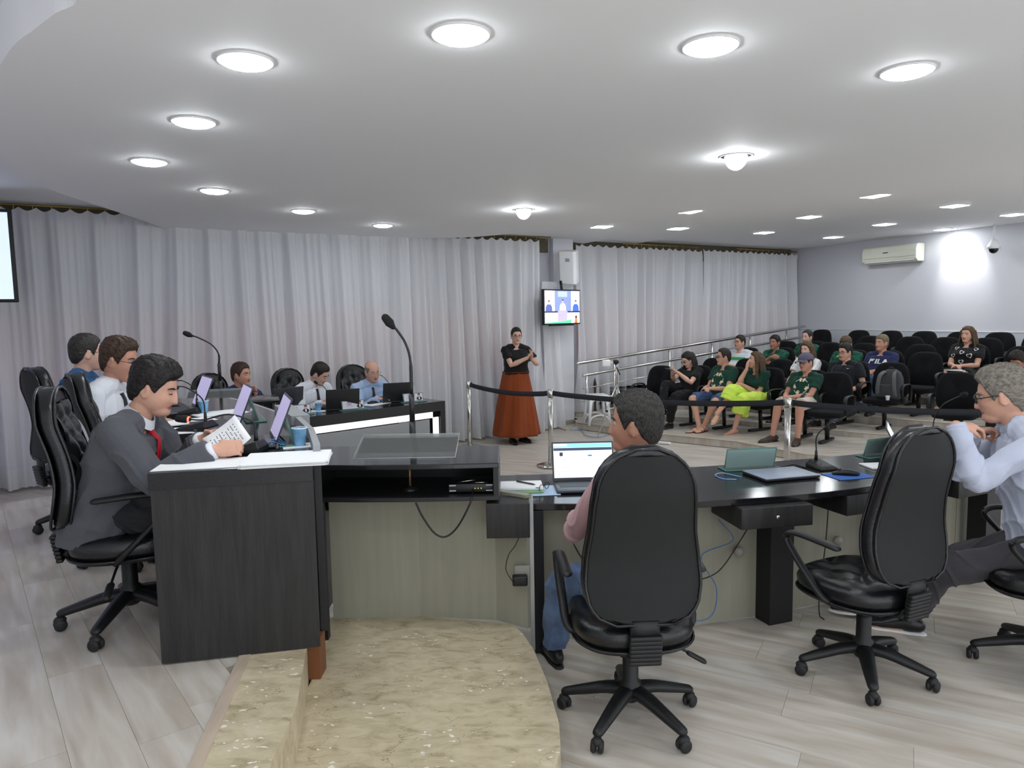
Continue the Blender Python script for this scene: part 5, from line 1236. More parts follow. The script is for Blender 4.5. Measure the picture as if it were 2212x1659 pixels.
# ================================================================== PEOPLE AND THEIR CHAIRS
SK_A = ('a', srgb(205, 158, 136)); SK_B = ('b', srgb(190, 140, 118)); SK_C = ('c', srgb(172, 126, 104)); SK_D = ('d', srgb(214, 172, 152))
C_WSH = m_cloth('white_shirt', srgb(225, 228, 235)); C_BLUE = m_cloth('blue_shirt', srgb(40, 84, 130)); C_SUIT = m_cloth('suit_grey', srgb(84, 85, 91), bump=0.3)
C_NAVY = m_cloth('navy_shirt', srgb(42, 48, 88)); C_LBLUE = m_cloth('light_blue', srgb(168, 190, 222)); C_PALE = m_cloth('pale_blue', srgb(184, 190, 208)); C_PINK = m_cloth('pink_shirt', srgb(188, 152, 156))
C_JEANS = m_cloth('jeans', srgb(88, 108, 140), var=0.25, vscale=14); C_BLACK = m_cloth('black', (0.012, 0.012, 0.013)); C_DKGREY = m_cloth('dark_grey', srgb(66, 64, 68)); C_DARKTR = m_cloth('dark_trousers', srgb(38, 38, 42))
C_GREEN = m_cloth('green_tee', srgb(24, 62, 50)); C_RUST = m_cloth('rust', srgb(138, 66, 32), bump=0.4); C_LIME = m_cloth('lime', srgb(212, 240, 96)); C_TAN = m_cloth('tan_shorts', srgb(206, 196, 184)); C_DENIM = m_cloth('denim_shorts', srgb(74, 98, 138), var=0.2)
M_RED = mat('tie_red', srgb(190, 24, 44), 0.5); M_TIEB = mat('tie_black', (0.012, 0.012, 0.015), 0.5); M_TIEW = mat('tie_plum', srgb(50, 36, 50), 0.5)
M_SHOEB = mat('shoe_black', (0.012, 0.012, 0.013), 0.35); M_SHOEBR = mat('shoe_brown', srgb(66, 52, 46), 0.6); M_SAND = mat('sandal_tan', srgb(200, 168, 140), 0.5); M_FLIP = mat('flip_brown', srgb(70, 40, 34), 0.6); M_WSOLE = mat('white_sole', srgb(225, 225, 225), 0.5)

# suited man, left foreground
p1 = person('man in a grey suit and red tie reading a paper at the dais desk', top=(330, 780), Y=3.20, face=6, s=1.0, seat=0.49, floor_z=DZ, lean=14, bend=14, head=(0, 20, 0), near=True, voxel_b=0.0065,
    hands={1: dict(world=ypt(460, 974, 3.0), wdir=(0.9, 0.25, 0.10), wn=(0.15, 0.9, -0.4), curl=0.75, thumb=0.7, pole=(0.5, -0.6, -1)), -1: dict(world=ypt(436, 950, 3.30), wdir=(0.93, -0.05, 0.22), wn=(0.1, -0.95, -0.3), curl=0.6, thumb=0.6, pole=(-0.5, -0.5, -1))},
    skin_c=SK_A, hair='black', hp=dict(closed=1, thick=0.026, quiff=1.3, messy=0.16, seed=2, jaw=1.12, burn=-0.004, front=0.070), top_kind='jacket', top_c=C_SUIT, collar=C_WSH, tie=M_RED, bottom_c=C_DARKTR, shoe_c=M_SHOEB, belly=0.05, wide=1.10, hs=0.99,
    feet={1: dict(pos=(0.13, 0.45)), -1: dict(pos=(-0.13, 0.45))}, amp=0.006, seedv=2)
exec_chair('black leather office chair under the man in the grey suit', (-1.79, 3.20, DZ), 22, h=-0.04, base_rot=50, bh=0.71)
# white shirt, second at the dais desk
p2 = person('man in a white shirt with glasses and goatee, behind the suited man', top=(256, 732), Y=4.12, face=4, seat=0.50, floor_z=DZ, lean=10, bend=10, head=(4, 12, 0), near=True, voxel_b=0.0075, skin_c=SK_B, hair='brown', belly=0.03,
    hp=dict(thick=0.018, quiff=1.7, messy=0.3, seed=5), top_c=C_WSH, tie=M_TIEB, bottom_c=C_DARKTR, shoe_c=M_SHOEB, glasses=dict(th=0.002), wide=1.06, hands={1: dict(pos=(0.10, 0.30, 0.80), dir=(-0.5, 0.8, 0)), -1: dict(pos=(-0.10, 0.34, 0.80), dir=(0.5, 0.8, 0))}, feet={1: dict(pos=(0.13, 0.42)), -1: dict(pos=(-0.13, 0.42))}, seedv=3)
MB().ell(p2.hc+p2.Rh @ Vector((0, 0.072, -0.092)), (0.020, 0.016, 0.018), p2.Rh).build('goatee', m_hair('brown', *HAIRS['brown']), p2.root)
exec_chair('black leather office chair under the white-shirted man with glasses', (-2.24, 4.12, DZ), 38, h=-0.04, base_rot=60, bh=0.71)
# blue shirt, third
p3 = person('man in a blue shirt with glasses, farthest of the three on the dais', top=(185, 724), Y=4.95, face=12, seat=0.50, floor_z=DZ, lean=4, bend=6, head=(-30, 4, 0), near=False, voxel_b=0.008, skin_c=SK_D, hair='salt', hp=dict(thick=0.015, seed=8),
    top_c=C_BLUE, bottom_c=C_DARKTR, shoe_c=M_SHOEB, glasses=dict(th=0.002), wide=1.06, hands={1: dict(pos=(0.10, 0.30, 0.80), dir=(-0.5, 0.8, 0)), -1: dict(pos=(-0.10, 0.34, 0.80), dir=(0.5, 0.8, 0))}, feet={1: dict(pos=(0.13, 0.42)), -1: dict(pos=(-0.13, 0.42))}, seedv=4)
exec_chair('black leather office chair at the far left, under the blue-shirted man', (-2.92, 4.77, DZ), 50, h=-0.04, base_rot=40, bh=0.71)
# far desk, three men
p4 = person('man in a navy shirt with clasped hands before his chin at the far desk', top=(520, 784), Y=7.35, face=-38, seat=0.46, lean=10, bend=12, head=(-22, 2, 0), voxel_b=0.0085, skin_c=SK_B, hair='brown', hp=dict(thick=0.014, seed=3), top_c=C_NAVY, sleeve='long', bottom_c=C_DARKTR, shoe_c=M_SHOEB, wide=1.05,
    hands={1: dict(pos=(0.03, 0.37, 0.98), dir=(-0.25, -0.15, 1), n=(-1, 0.1, -0.2), curl=0.9, pole=(1, 0.2, -1)), -1: dict(pos=(-0.05, 0.39, 0.99), dir=(0.3, -0.15, 1), n=(1, 0.1, -0.2), curl=1.0, pole=(-1, 0.2, -1))}, seedv=6)
p5 = person('young man in a white shirt and black tie writing at the far desk', top=(690, 783), Y=7.85, face=-42, seat=0.46, lean=8, bend=14, head=(-28, 34, 6), voxel_b=0.0085, skin_c=SK_D, hair='dark', hp=dict(closed=1, thick=0.012, seed=4, quiff=1.2), top_c=C_WSH, tie=M_TIEB, bottom_c=C_DARKTR, shoe_c=M_SHOEB, wide=1.04,
    hands={1: dict(pos=(0.10, 0.42, 0.84), dir=(-0.8, 0.5, -0.1), n=(-0.2, -0.2, -1), curl=0.7), -1: dict(pos=(-0.13, 0.45, 0.84), dir=(0.7, 0.5, 0), n=(0, 0, -1), curl=0.7)}, seedv=7)
p6 = person('bald man with glasses in a light blue shirt at the far desk', top=(803, 780), Y=8.25, face=-58, seat=0.46, lean=8, bend=8, head=(-6, 14, 4), voxel_b=0.0085, skin_c=SK_A, hair='grey', hp=dict(thick=0.006, seed=4, bald=1, front=0.10, jaw=1.12), top_c=C_LBLUE, tie=M_TIEW, bottom_c=C_DARKTR, shoe_c=M_SHOEB, wide=1.12, belly=0.06, glasses=dict(th=0.0018, m=M_STEEL),
    hands={1: dict(pos=(0.05, 0.44, 0.84), dir=(-0.9, 0.3, 0), curl=0.3), -1: dict(pos=(-0.18, 0.40, 0.84), dir=(0.9, 0.3, 0), curl=0.3)}, seedv=9)
for P_, lab in ((p4, 'black leather chair behind the navy-shirted man at the far desk'), (p5, 'black leather chair behind the young man in white'), (p6, 'black leather chair behind the bald man in light blue')):
    q = P_.root.location; fz = math.degrees(P_.root.rotation_euler.z)+90; f = Vector((math.cos(math.radians(fz)), math.sin(math.radians(fz)))); r_ = Vector((-f.y, f.x))
    c = q.xy-f*0.02-r_*0.08; exec_chair(lab, (c.x, c.y, 0), fz+2, h=-0.05)
# interpreter
p7 = person('standing woman in black top and long rust skirt signing by the curtain', top=(1115, 707), Y=9.75, face=-66, s=0.93, stand=True, head=(12, 8, 0), voxel_b=0.009, skin_c=SK_D, hair='black', hp=dict(thick=0.008, bun=1, seed=3, messy=0.05, chest=0.07), lean=0, bend=3, top_kind='tshirt', sleeve='short', top_c=C_BLACK, hem=0.09, collar=False, bottom='bare', belly=0.03, wide=1.06,
    hands={1: dict(pos=(-0.04, 0.30, 1.18), dir=(-0.55, 0.3, 0.75), n=(-0.6, 0.2, -0.5), curl=0.2, pole=(1, -0.2, -1)), -1: dict(pos=(-0.12, 0.27, 1.16), dir=(0.2, 0.35, 0.9), n=(0.8, 0.3, 0.2), curl=0.12, pole=(-1, -0.2, -1))}, glasses=dict(th=0.0022), shoe_c=M_SHOEB, seedv=5)
def skirt(Pn, z0, z1, r0, r1, m, d0=0.8, n=96, pl=9, wave=0.012):
    rings = []
    for i in range(26):
        u = i/25; z = z0+(z1-z0)*u; r = r0+(r1-r0)*(u**0.85); rg = []
        for k in range(n):
            a = 2*PI*k/n; w_ = r*(1+wave/max(r, .1)*u**0.7*2.0*math.sin(pl*a+1.5*math.sin(2*a)+2.5*u)+0.012*math.sin(23*a+3*u)); rg.append(Vector((w_*math.cos(a), w_*math.sin(a)*(d0+(0.95-d0)*u), z)))
        rings.append(rg)
    return MB().loft(rings).build('skirt', m, Pn.root)
sk_ = skirt(p7, 0.985, 0.10, 0.178, 0.325, C_RUST)
MB().tube([Vector((0.184*math.cos(a), 0.150*math.sin(a), 0.975)) for a in np.linspace(0, 2*PI, 30)], (0.014, 0.004), n=8, up=(0, 0, 1)).build('waistband', C_RUST, sk_)
# man in pink, centre foreground
p8 = person('man in a pink shirt and jeans seen from behind in the centre foreground', top=(1372, 850), Y=2.98, face=99, s=1.02, seat=0.50, lean=-5, bend=10, head=(-60, 2, 0), twist=-22, near=True, voxel_b=0.0065, skin_c=SK_C, hair='salt', hp=dict(thick=0.018, seed=6, messy=0.2, nape=-0.075, quiff=1.1), top_c=C_PINK, bottom_c=C_JEANS, shoe_c=M_SHOEB, wide=1.04, belly=0.03, hs=1.03,
    hands={-1: dict(pos=(-0.22, 0.36, 0.72), dir=(0.3, 1, -0.1), pole=(-1.3, -0.25, -0.6)), 1: dict(pos=(0.10, 0.40, 0.78), pole=(0.15, -0.5, -1))}, feet={-1: dict(world=(0.19, 3.46), yaw=-6, pole=(-0.7, 1, 0.9)), 1: dict(world=(0.74, 3.60), pole=(0.5, 1, 0.6))}, amp=0.007, seedv=11)
exec_chair('black leather office chair under the pink-shirted man, centre foreground', (0.49, 2.93, 0), 93, h=0.0, base_rot=15)
# man in pale blue, right foreground
p9 = person('grey-haired man in a pale blue shirt leaning his chin on his hands at the right', top=(2168, 770), Y=3.40, face=160, s=1.03, seat=0.52, lean=8, bend=8, head=(16, 14, 0), near=True, voxel_b=0.0065, skin_c=SK_A, hair='grey', hp=dict(thick=0.020, seed=7, messy=0.3, nape=-0.078), top_c=C_PALE, bottom_c=C_DKGREY, shoe_c=M_SHOEB, sole_m=M_WSOLE, glasses=dict(th=0.003), wide=1.08, hs=1.03,
    hands={-1: dict(world=ypt(2066, 920, 3.30), wdir=(0.9, 0.1, -0.05), wn=(0.25, 0.2, -1), curl=0.55, thumb=0.4, pole=(-0.4, 0.5, -1)), 1: dict(world=ypt(2096, 935, 3.48), wdir=(0.8, -0.1, 0.15), wn=(0.2, -0.4, -1), curl=0.9, pole=(0.4, 0.4, -1))},
    feet={-1: dict(world=(2.12, 3.72), yaw=8, pole=(-0.3, 1, 0.4)), 1: dict(world=(2.02, 3.92), yaw=-4, pole=(0.2, 1, 0.4))}, amp=0.007, seedv=13)
q = p9.root.location
exec_chair('black leather office chair under the man in pale blue, right edge', (q.x+0.02, q.y-0.02, 0), 157, h=0.02, base_rot=20)
exec_chair('empty black leather office chair in the right foreground', (1.67, 3.28, 0), 114, base_rot=12)

# ------------------------------------------------------------------ audience
def aud_person(lab, top, row, face=218, chair=None, clab=None, **k):
    r = (top[0]-IW/2)/F_PX; Y = rowY(row, r)-0.0
    k.setdefault('voxel_b', 0.010); k.setdefault('s', 0.97); k.setdefault('lean', -12); k.setdefault('bend', 6); k.setdefault('hem', -0.12); k.setdefault('wide', 1.04)
    P_ = person(lab, top=top, Y=Y, face=face, seat=0.40, floor_z=FZ[row], top_kind=k.pop('top_kind', 'tshirt'), collar=k.pop('collar', False), **k)
    f = Vector((math.cos(math.radians(face)), math.sin(math.radians(face)))); q = P_.root.location
    place_aud(q.x-f.x*0.03, q.y-f.y*0.03, FZ[row], face, clab or 'black fabric auditorium chair under the '+lab.split(' in ')[0]+' in '+lab.split(' in ')[1][:30] if False else (clab or 'auditorium chair'))
    return P_
lap = {1: dict(pos=(0.05, 0.30, 0.60), dir=(-0.8, 0.5, 0), curl=0.5), -1: dict(pos=(-0.06, 0.31, 0.60), dir=(0.8, 0.5, 0), curl=0.5)}
a10 = aud_person('young woman in black with long dark hair looking at her phone', (1486, 760), 0, 214, clab='auditorium chair under the young woman with the phone', skin_c=SK_D, hair='black', hp=dict(closed=1, thick=0.010, chest=0.05, seed=2, messy=0.05), long_hair=dict(len=0.28, n=34), head=(8, 30, 4), sleeve='short', top_c=C_BLACK, bottom_c=C_BLACK, shoe_c=M_SHOEB, glasses=dict(th=0.0012), s=0.92, wide=0.95,
    hands={1: dict(pos=(0.02, 0.33, 0.82), dir=(-0.5, 0.8, 0.3), n=(-0.6, 0.1, 0.6), curl=0.7), -1: dict(pos=(-0.06, 0.30, 0.80), dir=(0.6, 0.8, 0.2), n=(0.5, 0, 0.7), curl=0.7)}, feet={1: dict(pos=(0.02, 0.52), z=0.20, yaw=-5), -1: dict(pos=(-0.02, 0.42))}, seedv=21)
a11 = aud_person('man with glasses in a green printed t-shirt and denim shorts', (1563, 753), 0, 212, clab='auditorium chair under the man in denim shorts', skin_c=SK_A, hair='dark', hp=dict(thick=0.012, seed=3, front=0.088), head=(28, 2, 0), sleeve='short', top_c=C_GREEN, bottom='shorts', bottom_c=C_DENIM, shoe='sandal', shoe_c=M_FLIP, belly=0.05, glasses=dict(th=0.0028), hands=lap, knee_w=0.2,
    feet={1: dict(pos=(0.00, 0.46), yaw=10, pole=(0.5, 1, 0.4)), -1: dict(pos=(-0.02, 0.38), yaw=-12, pole=(-0.6, 1, 0.4))}, seedv=22)
a12 = aud_person('young woman in a green t-shirt and lime trousers resting her chin on her hand', (1632, 760), 0, 210, clab='auditorium chair under the woman in lime trousers', skin_c=SK_A, hair='fair', hp=dict(thick=0.012, chest=0.05, seed=5, messy=0.1), long_hair=dict(len=0.34, n=36), head=(30, -8, 0), sleeve='short', top_c=C_GREEN, bottom='bare', shoe='sandal', shoe_c=M_SAND, s=0.95, wide=0.98, lean=4, bend=6,
    hands={1: dict(pos=(0.03, 0.21, 0.87), dir=(0.1, -0.3, 1), n=(-0.3, -1, 0), curl=0.35, pole=(0.3, 0.6, -1)), -1: dict(pos=(0.06, 0.26, 0.66), dir=(0.9, 0.3, 0), curl=0.5)}, feet={1: dict(pos=(0.13, 0.66), z=0.20, yaw=-25, pitch=10, pole=(0.0, 0.6, 1)), -1: dict(pos=(0.02, 0.44), yaw=0)}, seedv=23)
def culotte(Pn, m, wide_=1.0):
    g = MB(); S = 0.95
    for sd in (-1, 1):
        J, Kn, A, fd = Pn.LG[sd]; e = Kn.lerp(A, 0.42); g.tube(smooth_path([J, J.lerp(Kn, 0.5), Kn+Vector((0, 0, 0.01)), e+Vector((0, -0.02, 0))], 4), [x for x in np.interp(np.linspace(0, 1, 13), [0, .3, .6, 1], [0.10, 0.098, 0.088, 0.105])], n=20)
    g.ell(Vector((0, -0.01, Pn.hz+0.03)), (0.175, 0.13, 0.11))
    J0, K0, A0, _ = Pn.LG[-1]; d_ = K0.lerp(A0, 0.55)+Vector((0.02, -0.10, 0)); g.tube([K0+Vector((0, -0.08, 0)), d_], [0.07, 0.085], n=14)
    me = voxel(g, 0.010, 2); folds(me, 0.006, 3); finish(me, 'lime_trousers' if False else 'trousers', m, Pn.root)
culotte(a12, C_LIME)
a13 = aud_person('man in a grey cap, glasses, green t-shirt and light shorts', (1741, 764), 0, 222, clab='auditorium chair under the man in the cap', skin_c=SK_B, hair='dark', hp=dict(thick=0.006, seed=3), head=(12, 0, 6), sleeve='short', top_c=C_GREEN, bottom='shorts', bottom_c=C_TAN, shoe_c=M_SHOEBR, glasses=dict(th=0.002), hands={1: dict(pos=(0.10, 0.30, 0.58), dir=(-0.5, 0.8, -0.2), curl=0.4), -1: dict(pos=(-0.02, 0.33, 0.57), dir=(0.7, 0.6, -0.1), curl=0.4)},
    feet={1: dict(pos=(0.15, 0.52), yaw=20), -1: dict(pos=(-0.16, 0.48), yaw=-14)}, lean=-16, belly=0.04, seedv=24)
# cap
cb = MB(); R_ = a13.Rh; hc_ = a13.hc; D_ = sphere_dirs(40, 28); Pp_ = D_*np.array([0.092, 0.112, 0.102]); Pp_[:, 2] = np.maximum(Pp_[:, 2], 0.0)
cb.add([tuple(hc_+R_ @ (RX(0.0) @ Vector((p[0], p[1]-0.01, p[2]+0.042)))) for p in Pp_], sphere_faces(40, 28))
bp = [[Vector((x, 0.085+0.085*math.sqrt(max(0, 1-(x/0.078)**2))*v+0.0, 0.046-0.25*x*x/0.07-0.018*v)) for x in np.linspace(-0.078, 0.078, 15)] for v in (0, 0.35, 0.7, 1.0)]
top_ = [[hc_+R_ @ (p+Vector((0, 0, 0.003))) for p in r_] for r_ in bp]; cb.loft(top_, cap=False, closed=False); cb.loft([[hc_+R_ @ (p-Vector((0, 0, 0.003))) for p in r_] for r_ in bp], cap=False, closed=False)
cb.build('cap', m_cloth('cap', srgb(92, 90, 108)), a13.root)

C_WG = m_cloth('white_green_jersey', srgb(214, 218, 224)); C_GRN = m_cloth('jersey_green', srgb(56, 150, 84)); C_DG = m_cloth('dark_green_pattern', srgb(26, 78, 60), var=0.7, vscale=22)
fold_ = {1: dict(pos=(-0.12, 0.24, 0.74), dir=(-1, 0.2, 0), n=(0, -1, -0.2), curl=0.3, pole=(1, 0, -1)), -1: dict(pos=(0.12, 0.26, 0.71), dir=(1, 0.1, 0), n=(0, -1, -0.2), curl=0.3, pole=(-1, 0, -1))}
a14 = aud_person('heavy man in a white jersey with green sleeves and green stripe', (1598, 724), 2, 214, clab='auditorium chair under the man in the white and green jersey', skin_c=SK_A, hair='dark', hp=dict(thick=0.010, seed=3, jaw=1.15), head=(6, 0, 0), sleeve='short', top_c=C_WG, bottom_c=C_DARKTR, shoe_c=M_SHOEB, wide=1.22, belly=0.08, glasses=dict(th=0.0014), hands=lap, seedv=25)
a15 = aud_person('dark-haired man in a patterned green shirt with folded arms', (1674, 724), 2, 214, clab='auditorium chair under the man with folded arms', skin_c=SK_C, hair='black', hp=dict(thick=0.012, seed=3), head=(0, 4, 0), sleeve='short', top_c=C_DG, bottom_c=C_DARKTR, shoe_c=M_SHOEB, wide=1.12, hands=fold_, seedv=26)
a16 = aud_person('grey-haired man in green in the back row beside the handrail', (1744, 713), 3, 212, clab='auditorium chair under the grey-haired man in green', skin_c=SK_D, hair='salt', hp=dict(thick=0.009, seed=3, front=0.088), head=(4, 2, 0), sleeve='short', top_c=C_DG, bottom_c=C_DARKTR, shoe_c=M_SHOEB, wide=1.08, hands=lap, seedv=27)
C_STRIPE = m_cloth('striped_blouse', srgb(226, 226, 228), var=0.45, vscale=30, stretch=(3.5, 0.2, 0.2))
a17 = aud_person('young woman in a white striped blouse behind the man in the cap', (1743, 738), 1, 212, clab='auditorium chair under the woman in the striped blouse', skin_c=SK_D, hair='fair', hp=dict(thick=0.014, seed=3, messy=0.15), long_hair=dict(len=0.26, n=34), head=(0, 4, 0), sleeve='short', top_c=C_STRIPE, bottom_c=C_DARKTR, shoe_c=M_SHOEB, s=0.92, hands=lap, seedv=28)
a18 = aud_person('man with glasses in a plain black t-shirt, dark beard stubble', (1826, 742), 1, 214, clab='auditorium chair under the man in the black t-shirt', skin_c=SK_A, hair='black', hp=dict(thick=0.016, seed=6, quiff=1.2), head=(10, 6, 0), sleeve='short', top_c=m_cloth('near_black', (0.014, 0.016, 0.020)), bottom_c=C_JEANS, shoe_c=M_SHOEB, glasses=dict(th=0.0024), wide=1.06, hands={1: dict(pos=(0.2, 0.2, 0.50)), -1: dict(pos=(-0.2, 0.2, 0.50))}, seedv=29)
a19 = aud_person('brown-haired person in a green patterned jersey, face hidden', (1828, 727), 2, 214, clab='auditorium chair under the person whose face is hidden', skin_c=SK_D, hair='fair', hp=dict(thick=0.016, seed=9), head=(-10, 26, 0), sleeve='short', top_c=C_DG, bottom_c=C_DARKTR, shoe_c=M_SHOEB, wide=1.15, hands=lap, seedv=30)
C_FN = m_cloth('navy_tee', srgb(40, 46, 82))
a20 = aud_person('fair-haired man in a navy t-shirt with white lettering', (1905, 723), 2, 216, clab='auditorium chair under the man in the navy t-shirt', skin_c=SK_B, hair='light', hp=dict(thick=0.012, seed=4, front=0.070), head=(14, 0, 0), sleeve='short', top_c=C_FN, bottom_c=C_JEANS, shoe_c=M_SHOEB, wide=1.12, belly=0.05, hands=lap, seedv=31)
a21 = aud_person('woman with long hair in a black t-shirt printed with white hearts', (2091, 705), 3, 218, clab='auditorium chair under the woman in the heart print', skin_c=SK_A, hair='fair', hp=dict(thick=0.012, seed=6, chest=0.05, messy=0.08), long_hair=dict(len=0.27, n=36), head=(10, 0, 0), sleeve='short', top_c=C_BLACK, bottom='shorts', bottom_c=C_BLACK, shoe='sandal', shoe_c=M_FLIP, wide=1.05, s=0.95, hands=lap, seedv=32)
a22 = aud_person('dark-haired person at the right edge, mostly hidden by the grey-haired man', (2198, 772), 1, 216, clab='auditorium chair under the person at the right edge', skin_c=SK_C, hair='dark', hp=dict(thick=0.020, seed=8, messy=0.35), head=(0, 38, 0), sleeve='short', top_c=C_BLACK, bottom_c=C_DARKTR, shoe_c=M_SHOEB, hands=lap, seedv=33)

# empty chairs: (x of the back in the photo, row, facing, label)
for px, row, fa2, lab in [(1430, 0, 222, 'empty auditorium chair at the left end of the front row'), (1806, 0, 226, 'empty front-row auditorium chair right of the man in the cap'), (2075, 0, 232, 'empty front-row auditorium chair left of the grey-haired man'),
        (1545, 1, 216, 'empty second-row chair behind the man in denim shorts, left one'), (1618, 1, 216, 'empty second-row chair left of the lime-trousered woman'), (1690, 1, 216, 'empty second-row chair between the lime trousers and the cap'),
        (1930, 1, 222, 'auditorium chair holding the grey backpack'), (2003, 2, 220, 'empty chair in the third row, right of the navy t-shirt'),
        (1992, 3, 216, 'empty chair in the fourth row behind the third-row empty one'), (1795, 3, 212, 'empty fourth-row chair between the green jerseys'), (1868, 3, 213, 'empty fourth-row chair left of the fair-haired man'),
        (1700, 3, 212, 'empty fourth-row chair behind the man with folded arms'), (1968, 4, 214, 'empty fifth-row chair, second from the right part'), (2045, 4, 214, 'empty fifth-row chair left of the heart-print woman'), (2133, 4, 214, 'empty fifth-row chair right of the heart-print woman'), (1880, 4, 213, 'empty fifth-row chair behind the fair-haired man'),
        (1775, 5, 208, 'last-row chair nearest the handrail'), (1856, 5, 208, 'last-row chair second from the handrail'), (1925, 5, 208, 'last-row chair third from the handrail'), (1997, 5, 208, 'last-row chair fourth from the handrail'), (2076, 5, 208, 'last-row chair behind the heart-print woman'), (2160, 5, 208, 'last-row chair at the right under the wall rail'), (2248, 5, 208, 'last-row chair cut by the right edge of the photo'), (2215, 3, 214, 'auditorium chair with visible armrests near the right edge')]:
    r = (px-IW/2)/F_PX; Y = rowY(row, r); bx, by = r*Y, Y; f = Vector((math.cos(math.radians(fa2)), math.sin(math.radians(fa2))))
    place_aud(bx+f.x*0.22, by+f.y*0.22, FZ[row], fa2, lab)
AUD_SCALE = None

# prints on the shirts
M_PW = mat('print_white', srgb(225, 228, 226), 0.7); M_PG = mat('print_green', srgb(52, 160, 84), 0.7); M_PCREAM = mat('print_cream', srgb(226, 208, 176), 0.7)
def hand_poly(cx, cy, s_, rot):
    pts = [(-.5, -.9), (-.55, -.1), (-1.1, .25), (-.95, .45), (-.45, .25), (-.5, 1.0), (-.3, 1.05), (-.2, .4), (-.1, 1.25), (.1, 1.25), (.12, .4), (.3, 1.1), (.5, 1.0), (.38, .3), (.75, .75), (.9, .6), (.5, -.1), (.4, -.9)]
    c, s2 = math.cos(rot), math.sin(rot); return [(cx+s_*(x*c-y*s2), cy+s_*(x*s2+y*c)) for x, y in pts]
def arc_poly(cx, cy, r, a0, a1, w_):
    A = np.linspace(math.radians(a0), math.radians(a1), 9); return [(cx+r*math.cos(a), cy+r*math.sin(a)) for a in A]+[(cx+(r-w_)*math.cos(a), cy+(r-w_)*math.sin(a)) for a in A[::-1]]
for P_ in (a11, a13):
    chest_print(P_, [hand_poly(-0.02, 0.075, 0.026, 0.3), hand_poly(0.025, 0.075, 0.026, -0.3), hand_poly(-0.085, -0.02, 0.026, 0.8), hand_poly(0.075, -0.03, 0.028, -0.7), hand_poly(-0.02, -0.10, 0.030, 0.2)], M_PCREAM, t=0.27, name='print_hands', sub=0)
    chest_print(P_, [arc_poly(0, -0.01, 0.098, a, a+34, 0.006) for a in (-60, -10, 40, 110, 160, 215)], M_PW, t=0.27, name='print_circle', sub=0)
chest_print(a14, [[(-0.24, -0.028), (0.24, -0.028), (0.24, 0.022), (-0.24, 0.022)]], M_PG, t=0.32, name='jersey_stripe', sub=7)
chest_print(a14, [[(0.15, -0.25), (0.26, -0.25), (0.26, 0.20), (0.17, 0.20)], [(-0.26, -0.25), (-0.15, -0.25), (-0.17, 0.20), (-0.26, 0.20)]], M_PG, t=0.32, name='green_side_panel', sub=7)
fila = [[(-0.135, -0.03), (-0.115, -0.03), (-0.105, 0.005), (-0.06, 0.005), (-0.055, 0.015), (-0.103, 0.015), (-0.098, 0.027), (-0.045, 0.027), (-0.04, 0.038), (-0.115, 0.038)], [(-0.035, -0.03), (-0.012, -0.03), (0.0, 0.038), (-0.022, 0.038)], [(-0.002, -0.03), (0.055, -0.03), (0.055, -0.018), (0.022, -0.018), (0.032, 0.038), (0.010, 0.038)], [(0.062, -0.03), (0.085, -0.03), (0.092, -0.015), (0.112, -0.015), (0.115, -0.03), (0.14, -0.03), (0.115, 0.038), (0.095, 0.038)]]
chest_print(a20, fila, M_PW, t=0.33, name='lettering', sub=1)
def heart(cx, cy, s_, rot=0, w_=0.30):
    o = []; i_ = []
    for a in np.linspace(0, 2*PI, 22, endpoint=False):
        x = 16*math.sin(a)**3/16; y = (13*math.cos(a)-5*math.cos(2*a)-2*math.cos(3*a)-math.cos(4*a))/16; o.append((x, y)); i_.append((x*(1-w_), y*(1-w_)))
    c, s2 = math.cos(rot), math.sin(rot); T = lambda p: (cx+s_*(p[0]*c-p[1]*s2), cy+s_*(p[0]*s2+p[1]*c)); n = len(o)
    return [[T(o[k]), T(o[(k+1) % n]), T(i_[(k+1) % n]), T(i_[k])] for k in range(n)]
chest_print(a21, heart(0.08, 0.0, 0.036, 0.3)+heart(-0.02, 0.045, 0.032, -0.4)+heart(-0.13, 0.0, 0.030, 0.2)+heart(-0.03, -0.085, 0.034, 0.1)+heart(0.13, 0.10, 0.028, -0.3)+heart(-0.11, 0.11, 0.028), M_PW, t=0.30, name='print_hearts', sub=0)
chest_print(a18, [[(0.075, 0.03), (0.085, 0.022), (0.115, 0.034), (0.087, 0.028), (0.078, 0.034)]], M_PW, t=0.36, name='print_small_mark', sub=0)
chest_print(a19, [arc_poly(-0.0, -0.02, 0.13, 100, 150, 0.03), arc_poly(0.0, -0.02, 0.13, 30, 80, 0.03), [(-0.05, 0.0), (0.04, 0.0), (0.04, 0.05), (-0.05, 0.05)]], mat('print_lime', srgb(120, 200, 90), 0.7), t=0.36, name='print_patch', sub=1)
# phone, papers and bag in the audience
def at_local(P_, v): return P_.W @ Vector(v)
q = at_local(a10, (-0.02, 0.42, 0.845)); t = empty('mobile_phone', q, math.radians(214-90), 'mobile phone held by the young woman in black', 'phone'); MB().rbox((0, 0, 0), (0.07, 0.14, 0.009), 0.004, RX(0.35)).build('case', mat('phone_grey', srgb(90, 100, 120), 0.3), t)
q = at_local(a21, (0.02, 0.30, 0.535)); t = empty('notebook', q, math.radians(218-90), 'white notebook on the lap of the heart-print woman', 'notebook'); MB().rbox((0, 0, 0), (0.30, 0.21, 0.012), 0.003).build('pages', M_PAPER, t)
r = (1926-IW/2)/F_PX; Y = rowY(1, r)-0.30; q = Vector((r*Y, Y, FZ[1]+0.413)); t = empty('backpack', q, math.radians(222-90), 'grey backpack leaning on an auditorium chair', 'backpack')
C_BAG = m_cloth('bag_grey', srgb(62, 64, 66), bump=0.4)
